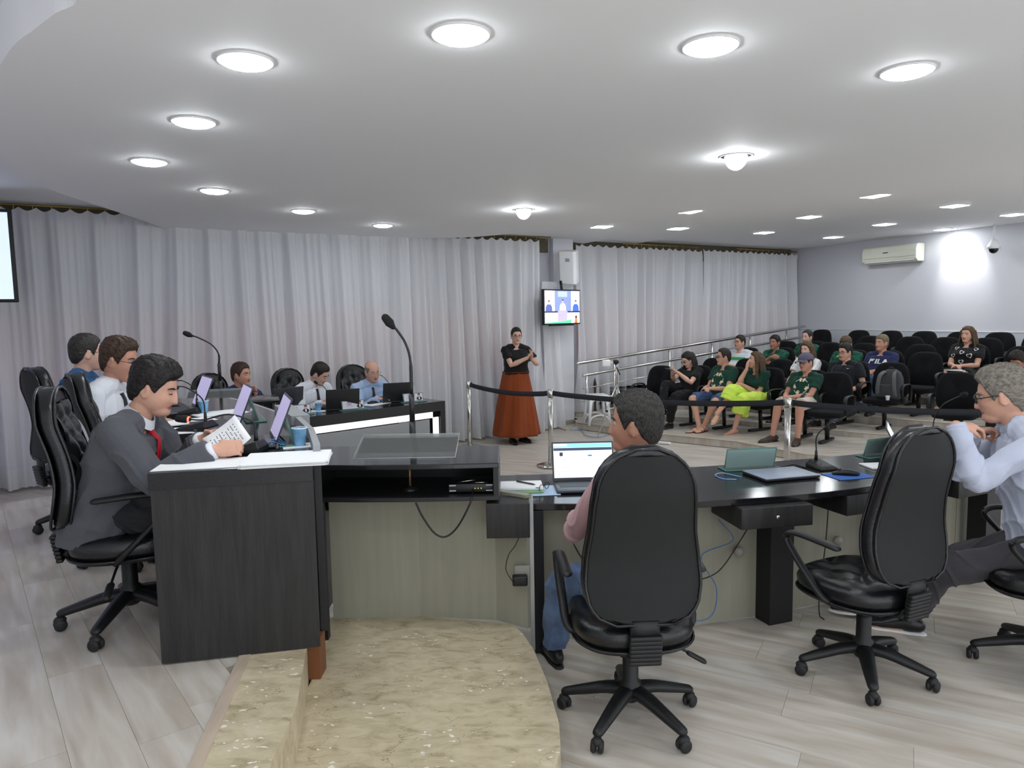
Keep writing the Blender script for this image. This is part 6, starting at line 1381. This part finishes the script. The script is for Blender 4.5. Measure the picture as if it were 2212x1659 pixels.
m = MB(); m.loft([[Vector((math.copysign(abs(math.cos(a))**0.6, math.cos(a))*w_, y0+math.copysign(abs(math.sin(a))**0.6, math.sin(a))*dd_, z)) for a in np.linspace(0, 2*PI, 24, endpoint=False)] for z, w_, dd_, y0 in ((0, 0.13, 0.07, 0.0), (0.02, 0.155, 0.09, 0), (0.15, 0.16, 0.095, -0.015), (0.27, 0.145, 0.08, -0.04), (0.35, 0.105, 0.055, -0.06), (0.385, 0.05, 0.03, -0.07))]); m.build('body', C_BAG, t)
m = MB(); m.rbox((0, 0.095, 0.11), (0.22, 0.04, 0.17), 0.018); m.build('front_pocket', C_BAG, t)
for s_ in (-1, 1): MB().tube(smooth_path([(s_*0.06, 0.0, 0.36), (s_*0.085, 0.10, 0.31), (s_*0.10, 0.13, 0.17), (s_*0.11, 0.10, 0.04)], 4), (0.026, 0.006), n=8, up=(0, 1, 0.3)).build('strap', mat('strap_grey', srgb(88, 90, 92), 0.8), t)
MB().tube(smooth_path([(-0.03, -0.05, 0.37), (-0.02, -0.03, 0.41), (0.02, -0.03, 0.41), (0.03, -0.05, 0.37)], 3), 0.006, n=6).build('handle', C_BAG, t)
f = Vector((math.cos(math.radians(222)), math.sin(math.radians(222)), 0)); q2 = q+f*0.17+Vector((0.03, -0.03, 0)); t = empty('paper_cup', q2, 0, 'small white paper cup in front of the grey backpack', 'cup')
MB().lathe([(0.001, 0), (0.020, 0), (0.027, 0.055), (0.0285, 0.057), (0.0255, 0.056), (0.019, 0.003), (0.001, 0.003)], n=18).build('body', M_WHITEPL, t)
# ================================================================== SMALL THINGS
# paper in the suited man's hands
a = ypt(468, 968, 3.04); b = ypt(515, 930, 3.16); c = (a+b)/2
t = empty('paper_sheet', c, 0, 'folded printed sheet held by the man in the grey suit', 'paper')
u = Vector((0.115, 0.04, 0.085)).normalized(); v = Vector((-0.5, 0.45, 0.6)); v = (v-u*v.dot(u)).normalized(); nn2 = u.cross(v)
m = MB(); rings = [[u*s_*0.085+v*w_*0.075+nn2*(0.010*s_*s_) for w_ in (-1, 1)] for s_ in np.linspace(-1, 1, 9)]
m.loft(rings, cap=False, closed=False); o = m.build('sheet', M_PAPER, t, fix=False)
sm_ = o.modifiers.new('thickness', 'SOLIDIFY'); sm_.thickness = 0.0012
m = MB()
for i in range(9):
    x = -0.75+0.17*i
    for yy in np.linspace(-0.7, 0.55, 12):
        if (i*5+int(yy*20)) % 4 == 0: continue
        P0 = lambda s_, w_: u*s_*0.085+v*w_*0.075+nn2*(0.010*s_*s_+0.0016)
        m.add([P0(x, yy), P0(x+0.05, yy), P0(x+0.05, yy+0.07), P0(x, yy+0.07)], [(0, 1, 2, 3)], 0, False)
m.build('printed_text', mat('print_ink', srgb(70, 70, 78), 0.7), o, fix=False)
# dais desk
SCR_LAV = m_screen('lavender', srgb(176, 168, 205), 0.35)
def zl(x, y): return zpt(x, y, LZ)
q = zl(545, 960); lt, R, o_, h_ = laptop('open laptop in front of the man in the grey suit', (q.x-0.02, q.y+0.0, LZ), 203, 112, scr=SCR_LAV)
q = zl(470, 922); laptop('open laptop in front of the white-shirted man with glasses', (q.x-0.02, q.y, LZ), 208, 112, scr=SCR_LAV)
q = zl(385, 890); laptop('open laptop in front of the blue-shirted man on the dais', (q.x, q.y, LZ), 214, 112, scr=SCR_LAV)
q = zl(533, 976); desk_mic('desk microphone with glowing red ring before the suited man', (q.x, q.y, LZ), 178, hd=(-0.02, 0.25, 0.135), glowing=True, foamr=0.018, big=1.15)
q = zl(428, 930); desk_mic('desk microphone base behind the suited man\'s left hand', (q.x, q.y, LZ), 170, hd=(-0.05, 0.16, 0.24), big=1.2)
q = zl(414, 894); desk_mic('third desk microphone, in front of the blue-shirted man', (q.x, q.y, LZ), 176, hd=(0.0, 0.16, 0.20))
q = zl(648, 964); cup('blue plastic cup at the corner of the dais desk', (q.x, q.y, LZ+0.004)); sheet('white napkin under the blue cup on the dais desk', (q.x-0.01, q.y, LZ), 20, 0.14, 0.12, 2, 'paper_napkin', cat='napkin')
q = zl(440, 893); cup('blue plastic cup behind the papers of the white-shirted man', (q.x, q.y, LZ))
q = zl(606, 1000); sheet('thick stack of white papers on the front corner of the dais desk', (q.x+0.02, q.y+0.03, LZ), 100, 0.25, 0.34, 12, 'paper_stack', jit=0.006)
q = zl(432, 1006); sheet('flat white sheets under the suited man\'s forearm', (q.x, q.y+0.02, LZ), 100, 0.21, 0.34, 3, 'paper_sheet')
q = zl(402, 912); sheet('loose papers before the white-shirted man, upper pile', (q.x, q.y, LZ), 125, 0.21, 0.30, 4, 'paper_sheet', jit=0.02)
q = zl(392, 930); sheet('loose papers before the white-shirted man, lower pile', (q.x, q.y-0.03, LZ), 110, 0.21, 0.30, 3, 'paper_sheet', jit=0.02)
q = zl(470, 893); sheet('papers beyond the blue cup on the dais desk', (q.x, q.y, LZ), 130, 0.21, 0.30, 3, 'paper_sheet', jit=0.02)
GC = mat('card_pale', srgb(196, 206, 208), 0.6)
q = zl(622, 958); glass_plate('green glass name plate beside the blue cup on the dais desk', (q.x, q.y+0.05, LZ), 20, 0.28, 0.12)
q = zl(548, 905); glass_plate('green glass name plate between the two laptops on the dais desk', (q.x, q.y, LZ), 25, 0.30, 0.16)
q = zl(596, 966); 
for k in range(4):
    cable('tangled blue cable on the dais desk, strand %s' % ('nearest the glass plate', 'in the middle', 'nearest the laptop', 'lowest on the desk')[k], [(q.x-0.05+0.02*k, q.y-0.03+0.015*k, LZ+0.006), (q.x-0.01, q.y-0.03+0.03*k, LZ+0.03+0.006*k), (q.x+0.04, q.y-0.01+0.01*k, LZ+0.012), (q.x+0.03-0.02*k, q.y+0.03, LZ+0.02), (q.x-0.03, q.y+0.02+0.01*k, LZ+0.007)], 0.0035, M_CABLEB if k < 3 else M_BLACKPL)

# far desk
CARD = mat('card_lilac', srgb(222, 216, 230), 0.6); SCR_D = m_screen('dark', (0.2, 0.22, 0.3), 0.3)
faf = math.degrees(math.atan2(-nn_.y, -nn_.x))
def on(x, y, dz=0.0): q = zpt(x, y, TZ); return (q.x, q.y, TZ+dz)
BLK = mat('laptop_black', srgb(44, 44, 46), 0.45)
for x, y, lab in ((622, 888, 'laptop lid seen from behind, left one on the far desk'), (752, 890, 'black laptop leaning back before the young man in white'), (872, 872, 'black laptop at the right end of the far desk')):
    q = on(x, y); laptop(lab, (q[0]-0.13, q[1]+0.25, TZ), faf+180+(0 if x < 700 else -22), 108 if x > 700 else 100, scr=SCR_D, lid=BLK if x > 700 else None)
for x, y, lab, ph in ((644, 897, 'name plate with portrait at the left end of the far desk', 1), (762, 886, 'name plate with portrait in the middle of the far desk', 1), (892, 869, 'name plate with portrait at the right end of the far desk', 1)):
    q = on(x, y); glass_plate(lab, (q[0], q[1]+0.02, TZ), faf-12, 0.24, 0.095, card=CARD, photo=True)
for x, y, lab in ((688, 888, 'blue plastic cup before the young man in white'), (829, 870, 'blue plastic cup before the bald man')):
    cup(lab, on(x, y, 0.003)); sheet(lab.replace('blue plastic cup', 'white napkin under the cup'), on(x, y), 10, 0.16, 0.13, 1, 'paper_napkin', cat='napkin')
for x, y, hx, hy, lab in ((706, 884, 685, 832, 'gooseneck desk microphone before the young man in white'), (838, 866, 810, 808, 'gooseneck desk microphone before the bald man'), (566, 900, 542, 845, 'gooseneck desk microphone before the navy-shirted man')):
    q = Vector(on(x, y)); h = ypt(hx, hy, q.y+0.12); dd = Matrix.Rotation(-math.radians(faf+180-90), 3, 'Z') @ (h-q); desk_mic(lab, q, faf+180, hd=(dd.x, dd.y, dd.z))
q = on(660, 886); mouse('black computer mouse at the left end of the far desk', (q[0], q[1], TZ), -40)
q = on(806, 872); mouse('black computer mouse before the bald man', (q[0], q[1], TZ), -40)
q = on(803, 876); sheet('papers before the bald man on the far desk', (q[0], q[1]+0.12, TZ), -30, 0.21, 0.30, 2)

# right-hand desk
def zt(x, y): return zpt(x, y, TZ)
q = zt(1130, 1062); sheet('light blue folder under the notebooks on the curved desk', (q.x+0.03, q.y, TZ), -84, 0.22, 0.32, 2, 'document_folder', mat('folder_blue', srgb(176, 200, 226), 0.5), cat='folder')
t = empty('notebook', (q.x-0.01, q.y+0.02, TZ+0.005), math.radians(2), 'thick white notepad with green edges, lying on the blue folder', 'notebook')
MB().rbox((0, 0, 0.008), (0.235, 0.165, 0.014), 0.003).build('lower_block', mat('pad_green', srgb(150, 186, 140), 0.7), t); MB().rbox((-0.003, 0.002, 0.024), (0.24, 0.165, 0.016), 0.005).build('pages', M_PAPER, t)
t = empty('ballpoint_pen', (q.x+0.015, q.y+0.03, TZ+0.042), math.radians(-42), 'grey ballpoint pen lying on the white notepad', 'pen'); MB().tube([(-0.065, 0, 0), (0.05, 0, 0), (0.068, 0, 0)], [0.005, 0.005, 0.0018], n=8).build('barrel', mat('pen_grey', srgb(60, 62, 62), 0.3), t); MB().tube([(-0.06, 0, 0.007), (-0.02, 0, 0.008)], 0.0015, n=6).build('clip', M_CHROME, t)
q = zt(1176, 1064); t = empty('spectacles', (q.x, q.y+0.01, TZ+0.009), math.radians(60), 'folded black spectacles standing on the blue folder', 'spectacles')
m = MB()
for s_ in (-1, 1): m.tube([(s_*0.033+0.024*math.cos(a), 0, 0.022+0.018*math.sin(a)) for a in np.linspace(0, 2*PI, 17)], 0.002, n=6)
m.tube([(-0.009, 0, 0.026), (0.009, 0, 0.026)], 0.002, n=6); m.build('frame', M_BLACKPL, t)
for s_ in (-1, 1): MB().tube([(s_*0.058, 0, 0.028), (s_*0.058, 0.02, 0.026), (-s_*0.02, 0.035, 0.012)], 0.0018, n=6).build('temple', M_BLACKPL, t)
# laptop with a document page
SCR_W = m_screen('white_page', (0.80, 0.90, 1.0), 0.6)
lt, R, o_, h_ = laptop('open laptop showing a white document page, before the pink-shirted man', (0.405, 3.86, TZ), -88, 108, w_=0.355, d_=0.235, scr=SCR_W)
scr = [c for c in lt.children if c.name.startswith('lid')][0]
def scr_rect(x0, x1, z0, z1, m_, nm, yy=-0.0052): 
    MB().add([o_+R @ Vector((x, yy, z)) for x, z in ((x0, z0), (x1, z0), (x1, z1), (x0, z1))], [(0, 1, 2, 3)], 0, False).build(nm, m_, scr, fix=False)
scr_rect(-0.168, 0.168, 0.190, 0.212, m_screen('cyan', srgb(120, 200, 236), 0.8), 'browser_bar'); scr_rect(-0.168, -0.09, 0.198, 0.211, m_screen('pale', srgb(214, 240, 250), 0.9), 'browser_tab', -0.0056)
scr_rect(-0.168, 0.168, 0.172, 0.188, m_screen('slate', srgb(50, 62, 84), 0.5), 'page_header')
crest = MB(); cz = lambda x, z: o_+R @ Vector((x, -0.0056, z)); crest.add([cz(-0.125+x*0.011, 0.152+z*0.011) for x, z in ((-.8, .2), (-1, .7), (-.6, 1), (.6, 1), (1, .7), (.8, .2), (1, -.3), (.7, -.9), (0, -1.1), (-.7, -.9), (-1, -.3))], [tuple(range(11))], 0, False); crest.build('crest', m_screen('crest', srgb(52, 50, 66), 0.4), scr, fix=False)
INK = m_screen('ink', srgb(60, 70, 80), 0.3); CY = m_screen('cyan_pale', srgb(190, 232, 238), 0.9)
txt = lambda s_, x, z, sz: text_mesh(s_, sz, INK, scr, o_+R @ Vector((x, -0.0058, z)), (R @ RX(PI/2)).to_euler())
txt('1ª Sessão Ordinária de 2025 da 1ª Sessão', -0.125, 0.118, 0.0085)
for s_, z in (('Hora: 19:00', 0.098), ('Local', 0.084), ('Ata', 0.062), ('Expediente', 0.040), ('Dia', 0.020)): txt(s_, -0.122, z, 0.0058)
for z in (0.073, 0.052, 0.031): scr_rect(-0.122, -0.03, z-0.001, z+0.006, CY, 'page_field', -0.0054); txt('câmara municipal', -0.118, z, 0.0052)
scr_rect(0.028, 0.052, 0.138, 0.146, m_screen('button', srgb(40, 110, 190), 0.6), 'page_button', -0.0056)
a, b = zt(1645, 1046), zt(1783, 1034); c_ = zt(1686, 1028); closed_laptop('closed silver-lidded laptop on the curved desk', (c_.x, c_.y, TZ), math.degrees(math.atan2(b.y-a.y, b.x-a.x)), mat('silver_lid', srgb(150, 160, 178), 0.35))
q = zt(1620, 1012); glass_plate('green-edged glass name plate seen from behind, on the curved desk', (q.x, q.y, TZ), 98, 0.32, 0.125, card=GC)
q = zt(1908, 985); glass_plate('green glass name plate behind the empty chair on the curved desk', (q.x, q.y+0.02, TZ), 112, 0.30, 0.115, card=GC)
q = zt(1775, 1012); desk_mic('desk microphone beside the blue mouse pad, gooseneck bent to the right', (q.x, q.y+0.02, TZ), -75, hd=(-0.155, 0.04, 0.30), foamr=0.016)
a = zt(1832, 1028); t = empty('mouse_pad', (a.x, a.y, TZ), math.radians(14), 'blue mouse pad on the curved desk', 'mouse pad'); MB().rbox((0, 0, 0.002), (0.24, 0.17, 0.003), 0.001).build('mat', mat('pad_blue', srgb(62, 106, 178), 0.8), t)
mouse('black computer mouse on the blue mouse pad', (a.x-0.01, a.y+0.01, TZ+0.0035), 70)
q = zt(1905, 1008); t = empty('spiral_notebook', (q.x, q.y, TZ), math.radians(5), 'white spiral notebook beside the empty chair\'s back', 'notebook'); MB().rbox((0, 0, 0.006), (0.21, 0.15, 0.010), 0.002).build('pages', M_PAPER, t)
MB().tube([(-0.1+0.2*i/60, -0.076+0.006*math.cos(i*1.7), 0.006+0.007*math.sin(i*1.7)) for i in range(61)], 0.0012, n=5).build('spiral_wire', M_CHROME, t)
q = zt(1975, 992); laptop('open laptop before the man in pale blue', (q.x+0.04, q.y-0.02, TZ), -28, 116, scr=m_screen('page_grey', srgb(206, 212, 222), 0.6))
q = zt(2010, 985); h = ypt(2076, 862, 4.2); qq = Vector((q.x+0.05, q.y+0.0, TZ)); dd = Matrix.Rotation(-math.radians(-60-90), 3, 'Z') @ (h-qq); desk_mic('desk microphone before the man in pale blue', qq, -60, hd=(dd.x, dd.y, dd.z), foamr=0.016)
cable('light blue network cable by the closed laptop', [tuple(zpt(1600, 1030, TZ+0.004)), tuple(zpt(1562, 1022, TZ+0.01)), tuple(zpt(1545, 1026, TZ+0.004)), tuple(zpt(1560, 1034, TZ+0.004)), tuple(zpt(1590, 1036, TZ+0.004))], 0.003, mat('cable_pale', srgb(130, 170, 215), 0.5))
cable('black cables behind the desk microphone', [tuple(zpt(1740, 1010, TZ+0.004)), tuple(zpt(1715, 1004, TZ+0.006)), tuple(zpt(1690, 1008, TZ+0.004)), tuple(zpt(1660, 1012, TZ+0.004))], 0.004)

# belt barrier
def stanchion(x, y, lab):
    t = empty('barrier_post', (x, y, 0), 0, lab, 'barrier post', 'belt barrier posts')
    MB().lathe([(0.001, 0), (0.165, 0), (0.168, 0.012), (0.12, 0.028), (0.035, 0.040), (0.001, 0.042)], n=32).build('base', M_STEEL, t)
    MB().lathe([(0.001, 0.04), (0.032, 0.04), (0.032, 0.82), (0.001, 0.82)], n=20).build('pole', M_STEEL, t)
    MB().lathe([(0.001, 0.815), (0.036, 0.815), (0.037, 0.825), (0.037, 0.885), (0.030, 0.895), (0.001, 0.897)], n=20).build('belt_head', M_STEEL, t); MB().rbox((0.034, 0, 0.85), (0.02, 0.04, 0.062), 0.004).build('belt_slot', M_BLACKPL, t)
    return Vector((x, y, 0.85))
s1 = stanchion(-0.58, 9.40, 'steel barrier post left of the interpreter'); s2 = stanchion(0.44, 8.15, 'steel barrier post between the interpreter and the open laptop'); s3 = stanchion(2.72, 6.95, 'steel barrier post in front of the man in the cap'); s4 = stanchion(4.9, 6.1, 'steel barrier post hidden behind the man in pale blue')
for a, b, lab in ((s1, s2, 'black barrier belt crossing the interpreter\'s skirt'), (s2, s3, 'black barrier belt crossing behind the pink-shirted man'), (s3, s4, 'black barrier belt at the right in front of the empty seats')):
    c = (a+b)/2; d_ = (b-a).normalized(); m = MB()
    m.tube([a+(b-a)*u+Vector((0, 0, -0.05*4*u*(1-u)))-c+(d_*0.04 if u == 0 else -d_*0.04 if u == 1 else Vector()) for u in np.linspace(0, 1, 15)], (0.0015, 0.034), n=6, up=(0, 0, 1)) ; o = m.build('barrier_belt', mat('belt_grey', srgb(40, 42, 48), 0.8)); o.location = c; tag(o, lab, 'barrier belt')

# television and loudspeaker on the column
def tv_group():
    c = Vector((0.755, 10.62, 1.865)); ang = math.radians(-42); t = empty('wall_television', c, ang+PI/2, 'wall television showing a council session, under the loudspeaker', 'television')
    W_, H_ = 0.86, 0.50; MB().rbox((0, 0, 0), (W_+0.02, 0.045, H_+0.02), 0.006).build('housing', M_BLACKPL, t)
    def R_(x0, x1, z0, z1, col, e, nm, k): MB().add([(W_*x, -0.0232-0.0004*k, H_*z) for x, z in ((x0, z0), (x1, z0), (x1, z1), (x0, z1))], [(0, 1, 2, 3)], 0, False).build(nm, m_screen(nm, col, e), scr_, fix=False)
    scr_ = MB().add([(W_*x, -0.0232, H_*z) for x, z in ((-.49, -.48), (.49, -.48), (.49, .48), (-.49, .48))], [(0, 1, 2, 3)], 0, False).build('screen', m_screen('tv_white', srgb(236, 228, 246), 0.6), t, fix=False)
    R_(-.22, .24, -.12, .48, srgb(132, 148, 206), 0.6, 'blue_backdrop', 1); R_(-.13, .13, .30, .46, srgb(160, 172, 216), 0.9, 'wall_emblem', 2)
    R_(-.49, .49, -.16, -.12, srgb(40, 38, 56), 0.6, 'desk_line', 3); R_(-.14, .13, -.42, -.11, srgb(190, 178, 216), 0.55, 'pulpit', 4)
    def fig(cx, z0, col, hair_, nm):
        m = MB(); pts = [(-.10, 0), (-.09, .14), (-.05, .21), (.05, .21), (.09, .14), (.10, 0)]; m.add([(W_*(cx+x*0.9), -0.0255, H_*(z0+z)) for x, z in pts], [tuple(range(6))], 0, False)
        m.add([(W_*cx+0.020*math.cos(a), -0.0258, H_*(z0+.27)+0.026*math.sin(a)) for a in np.linspace(0, 2*PI, 14, endpoint=False)], [tuple(range(14))], 1, False); m.add([(W_*cx+0.021*math.cos(a), -0.0260, H_*(z0+.29)+0.020*math.sin(a)) for a in np.linspace(0, PI, 10)], [tuple(range(10))], 2, False)
        m.build(nm, [m_screen(nm, col, 0.9), m_screen('tv_skin', srgb(214, 170, 160), 0.8), m_screen('tv_hair', srgb(40, 30, 44), 0.4)], scr_, fix=False)
    fig(-0.38, -0.13, srgb(80, 96, 150), 0, 'figure_in_grey'); fig(0.0, -0.10, srgb(244, 240, 248), 0, 'figure_in_white'); fig(0.37, -0.12, srgb(58, 96, 210), 0, 'figure_in_blue')
    m = MB(); m.add([(W_*x, -0.0262, H_*z) for x, z in ((-.49, -.48), (.24, -.48), (.24, -.37), (.0, -.42), (-.3, -.44), (-.49, -.45))], [tuple(range(6))], 0, False); m.build('green_banner', m_screen('tv_green', srgb(90, 190, 140), 0.8), scr_, fix=False)
    m = MB(); m.add([(W_*x, -0.0262, H_*z) for x, z in ((.33, -.48), (.42, -.48), (.40, -.33), (.36, -.33))], [(0, 1, 2, 3)], 0, False); m.add([(W_*x, -0.0262, H_*z) for x, z in ((.35, -.33), (.405, -.33), (.40, -.26), (.36, -.26))], [(0, 1, 2, 3)], 1, False); m.build('small_figure', [m_screen('tv_rust', srgb(190, 120, 60), 0.7), m_screen('tv_black', (0.02, 0.02, 0.03), 0.4)], scr_, fix=False)
    MB().box((0, 0.0, -H_/2-0.018), (W_*0.66, 0.04, 0.018)).build('lower_bar', M_BLACKPL, t); MB().tube([(0.05, 0.02, H_/2-0.05), (0.05, 0.05, H_/2+0.14)], 0.02, n=8).build('mount_arm', M_BLACKMET, t)
    MB().box((0.02, 0.20, 0), (0.06, 0.36, 0.06)).build('wall_bracket', M_BLACKMET, t)
tv_group()
c = ypt(1229, 577, 10.75); t = empty('loudspeaker', c, math.radians(-28), 'white wall loudspeaker above the television', 'loudspeaker'); Rk = RX(math.radians(12)) @ RY(math.radians(4))
m = MB(); m.loft([[Rk @ Vector((x, y, z)) for x, y in ((-0.12, 0.10), (-0.145, -0.06), (-0.11, -0.10), (0.11, -0.10), (0.145, -0.06), (0.12, 0.10))] for z in (-0.245, 0.245)], sm=False); m.build('cabinet', M_WHITEPL, t, bev=0.012)
MB().rbox(Rk @ Vector((0.02, -0.101, 0.12)), (0.07, 0.006, 0.05), 0.012, Rk).build('badge', mat('badge_grey', srgb(160, 162, 168), 0.4), t)
MB().tube([Rk @ Vector((0, 0.08, -0.20)), Rk @ Vector((0.0, 0.22, -0.30)), Rk @ Vector((0, 0.40, -0.26))], 0.018, n=8).build('bracket', M_WHITEPL, t)
# big screen at the left edge
c = ypt(0, 549, 6.45); t = empty('projection_television', (-5.33, 6.45, 2.385), math.radians(24), 'large white-lit screen cut by the left edge of the photo', 'television')
MB().rbox((0, 0, 0), (1.50, 0.05, 0.86), 0.01).build('housing', M_BLACKPL, t); MB().box((0, -0.026, 0), (1.44, 0.002, 0.80)).build('screen', m_screen('big', srgb(200, 214, 240), 0.62), t); MB().tube([(0, 0.02, 0.3), (0, 0.10, 0.60)], 0.03, n=10).build('ceiling_mount', M_BLACKMET, t)
# air conditioner, dome camera
rr_ = 0.539; tt_ = (rr_*W0[1]-W0[0])/((W1[0]-W0[0])-rr_*(W1[1]-W0[1])); wx, wy = W0[0]+(W1[0]-W0[0])*tt_, W0[1]+(W1[1]-W0[1])*tt_
t = empty('air_conditioner', (wx-0.913*0.02, wy-0.408*0.02, 2.70), math.atan2(wd.y, wd.x), 'white split air conditioner high on the right wall', 'air conditioner')
m = MB(); pr = [(0.0, -0.15), (-0.15, -0.15), (-0.20, -0.10), (-0.21, 0.05), (-0.185, 0.13), (-0.15, 0.15), (0.0, 0.15)]; m.loft([[Vector((x, y, z)) for y, z in pr] for x in (-0.53, 0.53)], sm=False); m.build('case', mat('ac_cream', srgb(222, 224, 208), 0.4), t, bev=0.012)
MB().box((0, -0.185, -0.115), (0.96, 0.03, 0.012), RX(0.8)).build('louvre', M_WHITEPL, t); MB().box((-0.05, -0.213, 0.03), (0.10, 0.004, 0.015)).build('badge', mat('ac_badge', (0.03, 0.03, 0.04), 0.4), t); MB().box((0, -0.208, -0.055), (1.0, 0.003, 0.004)).build('panel_joint', mat('ac_joint', srgb(120, 120, 112), 0.6), t)
q = ypt(2147, 520, 10.9); t = empty('dome_camera', (q.x, q.y, 3.0), 0, 'white dome security camera hanging from the ceiling at the right', 'security camera')
MB().tube([(0, 0, 0), (0, 0, -0.22)], 0.018, n=12).build('pole', M_WHITEPL, t); MB().lathe([(0.001, -0.21), (0.035, -0.22), (0.06, -0.27), (0.088, -0.32), (0.092, -0.36), (0.001, -0.365)], n=24).build('housing', M_WHITEPL, t); MB().ell((0, 0, -0.365), (0.066, 0.066, 0.07), n=20, m=12).build('dome', mat('dome_black', (0.01, 0.01, 0.012), 0.08), t)
# stool and tripod by the ramp
q = zpt(1292, 918, FZ[0]); t = empty('plastic_stool', (q.x, q.y+0.12, FZ[0]), math.radians(8), 'white plastic stool with arched legs beside the ramp', 'stool')
MB().rbox((0, 0, 0.435), (0.29, 0.29, 0.03), 0.014).build('seat', M_WHITEPL, t)
for sx in (-1, 1):
    for sy in (-1, 1): MB().tube([(sx*0.115, sy*0.115, 0.43), (sx*0.165, sy*0.165, 0.0)], [(0.026, 0.020), (0.018, 0.014)], n=8).build('leg', M_WHITEPL, t)
for i in range(4):
    R = RZ(i*PI/2)
    for z0, w_ in ((0.37, 0.122), (0.13, 0.148)): MB().tube(smooth_path([R @ Vector(v_) for v_ in ((-w_, w_, z0-0.07), (-w_*0.75, w_, z0-0.01), (0, w_, z0+0.02), (w_*0.75, w_, z0-0.01), (w_, w_, z0-0.07))], 4), (0.012, 0.016), n=8).build('arch', M_WHITEPL, t)
q = zpt(1318, 945, 0.0); B = Vector((q.x+0.10, q.y+0.1, 0)); hd = ypt(1328, 782, B.y); t = empty('camera_tripod', B, 0, 'silver tripod with a small white camera beside the stool', 'tripod')
hz_ = hd.z; 
for k, (dx, dy) in enumerate(((-0.28, -0.12), (0.22, -0.25), (0.06, 0.28))): 
    MB().tube([(0.01, 0, hz_-0.32), (dx*0.5, dy*0.5, (hz_-0.32)*0.5), (dx, dy, 0.012)], [0.014, 0.011, 0.008], n=8).build('leg', M_STEEL, t); MB().ell((dx*0.5, dy*0.5, (hz_-0.32)*0.5), 0.02).build('clamp', M_BLACKPL, t)
MB().tube([(0.01, 0, hz_-0.34), (0, 0, hz_-0.03)], 0.016, n=10).build('centre_column', M_STEEL, t); MB().tube([(0, 0, hz_-0.05), (0.05, -0.05, hz_-0.18)], 0.008, n=8).build('pan_handle', M_BLACKPL, t)
MB().ell((0.0, 0, hz_), (0.045, 0.035, 0.035)).build('ball_head', M_BLACKPL, t); MB().rbox((-0.14, 0, hz_-0.015), (0.12, 0.07, 0.10), 0.02).build('white_camera', mat('cam_white', (0.9, 0.9, 0.9), 0.4), t)
MB().tube([(-0.08, 0, hz_-0.01), (0, 0, hz_)], 0.015, n=8).build('arm', M_WHITEPL, t)
t = empty('aluminium_power_bar', tuple(zpt(1425, 958, 0)), math.radians(-35), 'short white power bar on the floor beside the first tier', 'power bar'); MB().rbox((0, 0, 0.015), (0.30, 0.05, 0.03), 0.006).build('body', M_WHITEPL, t)
cable('pale blue cable curled on the floor under the tripod', [tuple(zpt(x, y, 0.004)) for x, y in ((1200, 922), (1225, 928), (1255, 930), (1265, 940), (1290, 944), (1318, 938))], 0.006, mat('cable_pale', srgb(130, 170, 215), 0.5))
# brown statuette on a stand near the rail
q = zpt(1286, 905, FZ[0]); t = empty('stand_figure', (q.x+0.05, q.y+0.45, FZ[0]), 0, 'dark slender stand behind the white stool', 'stand'); MB().lathe([(0.001, 0), (0.06, 0), (0.05, 0.05), (0.018, 0.10), (0.016, 0.45), (0.030, 0.50), (0.02, 0.55), (0.001, 0.62)], n=14).build('column', mat('dark_wood', srgb(64, 46, 40), 0.5), t); MB().tube([(-0.05, 0, 0.46), (0.14, 0, 0.50)], 0.014, n=8).build('arm', mat('brass', srgb(150, 128, 70), 0.4, metal=0.8), t)
SC.view_layers[0].update()
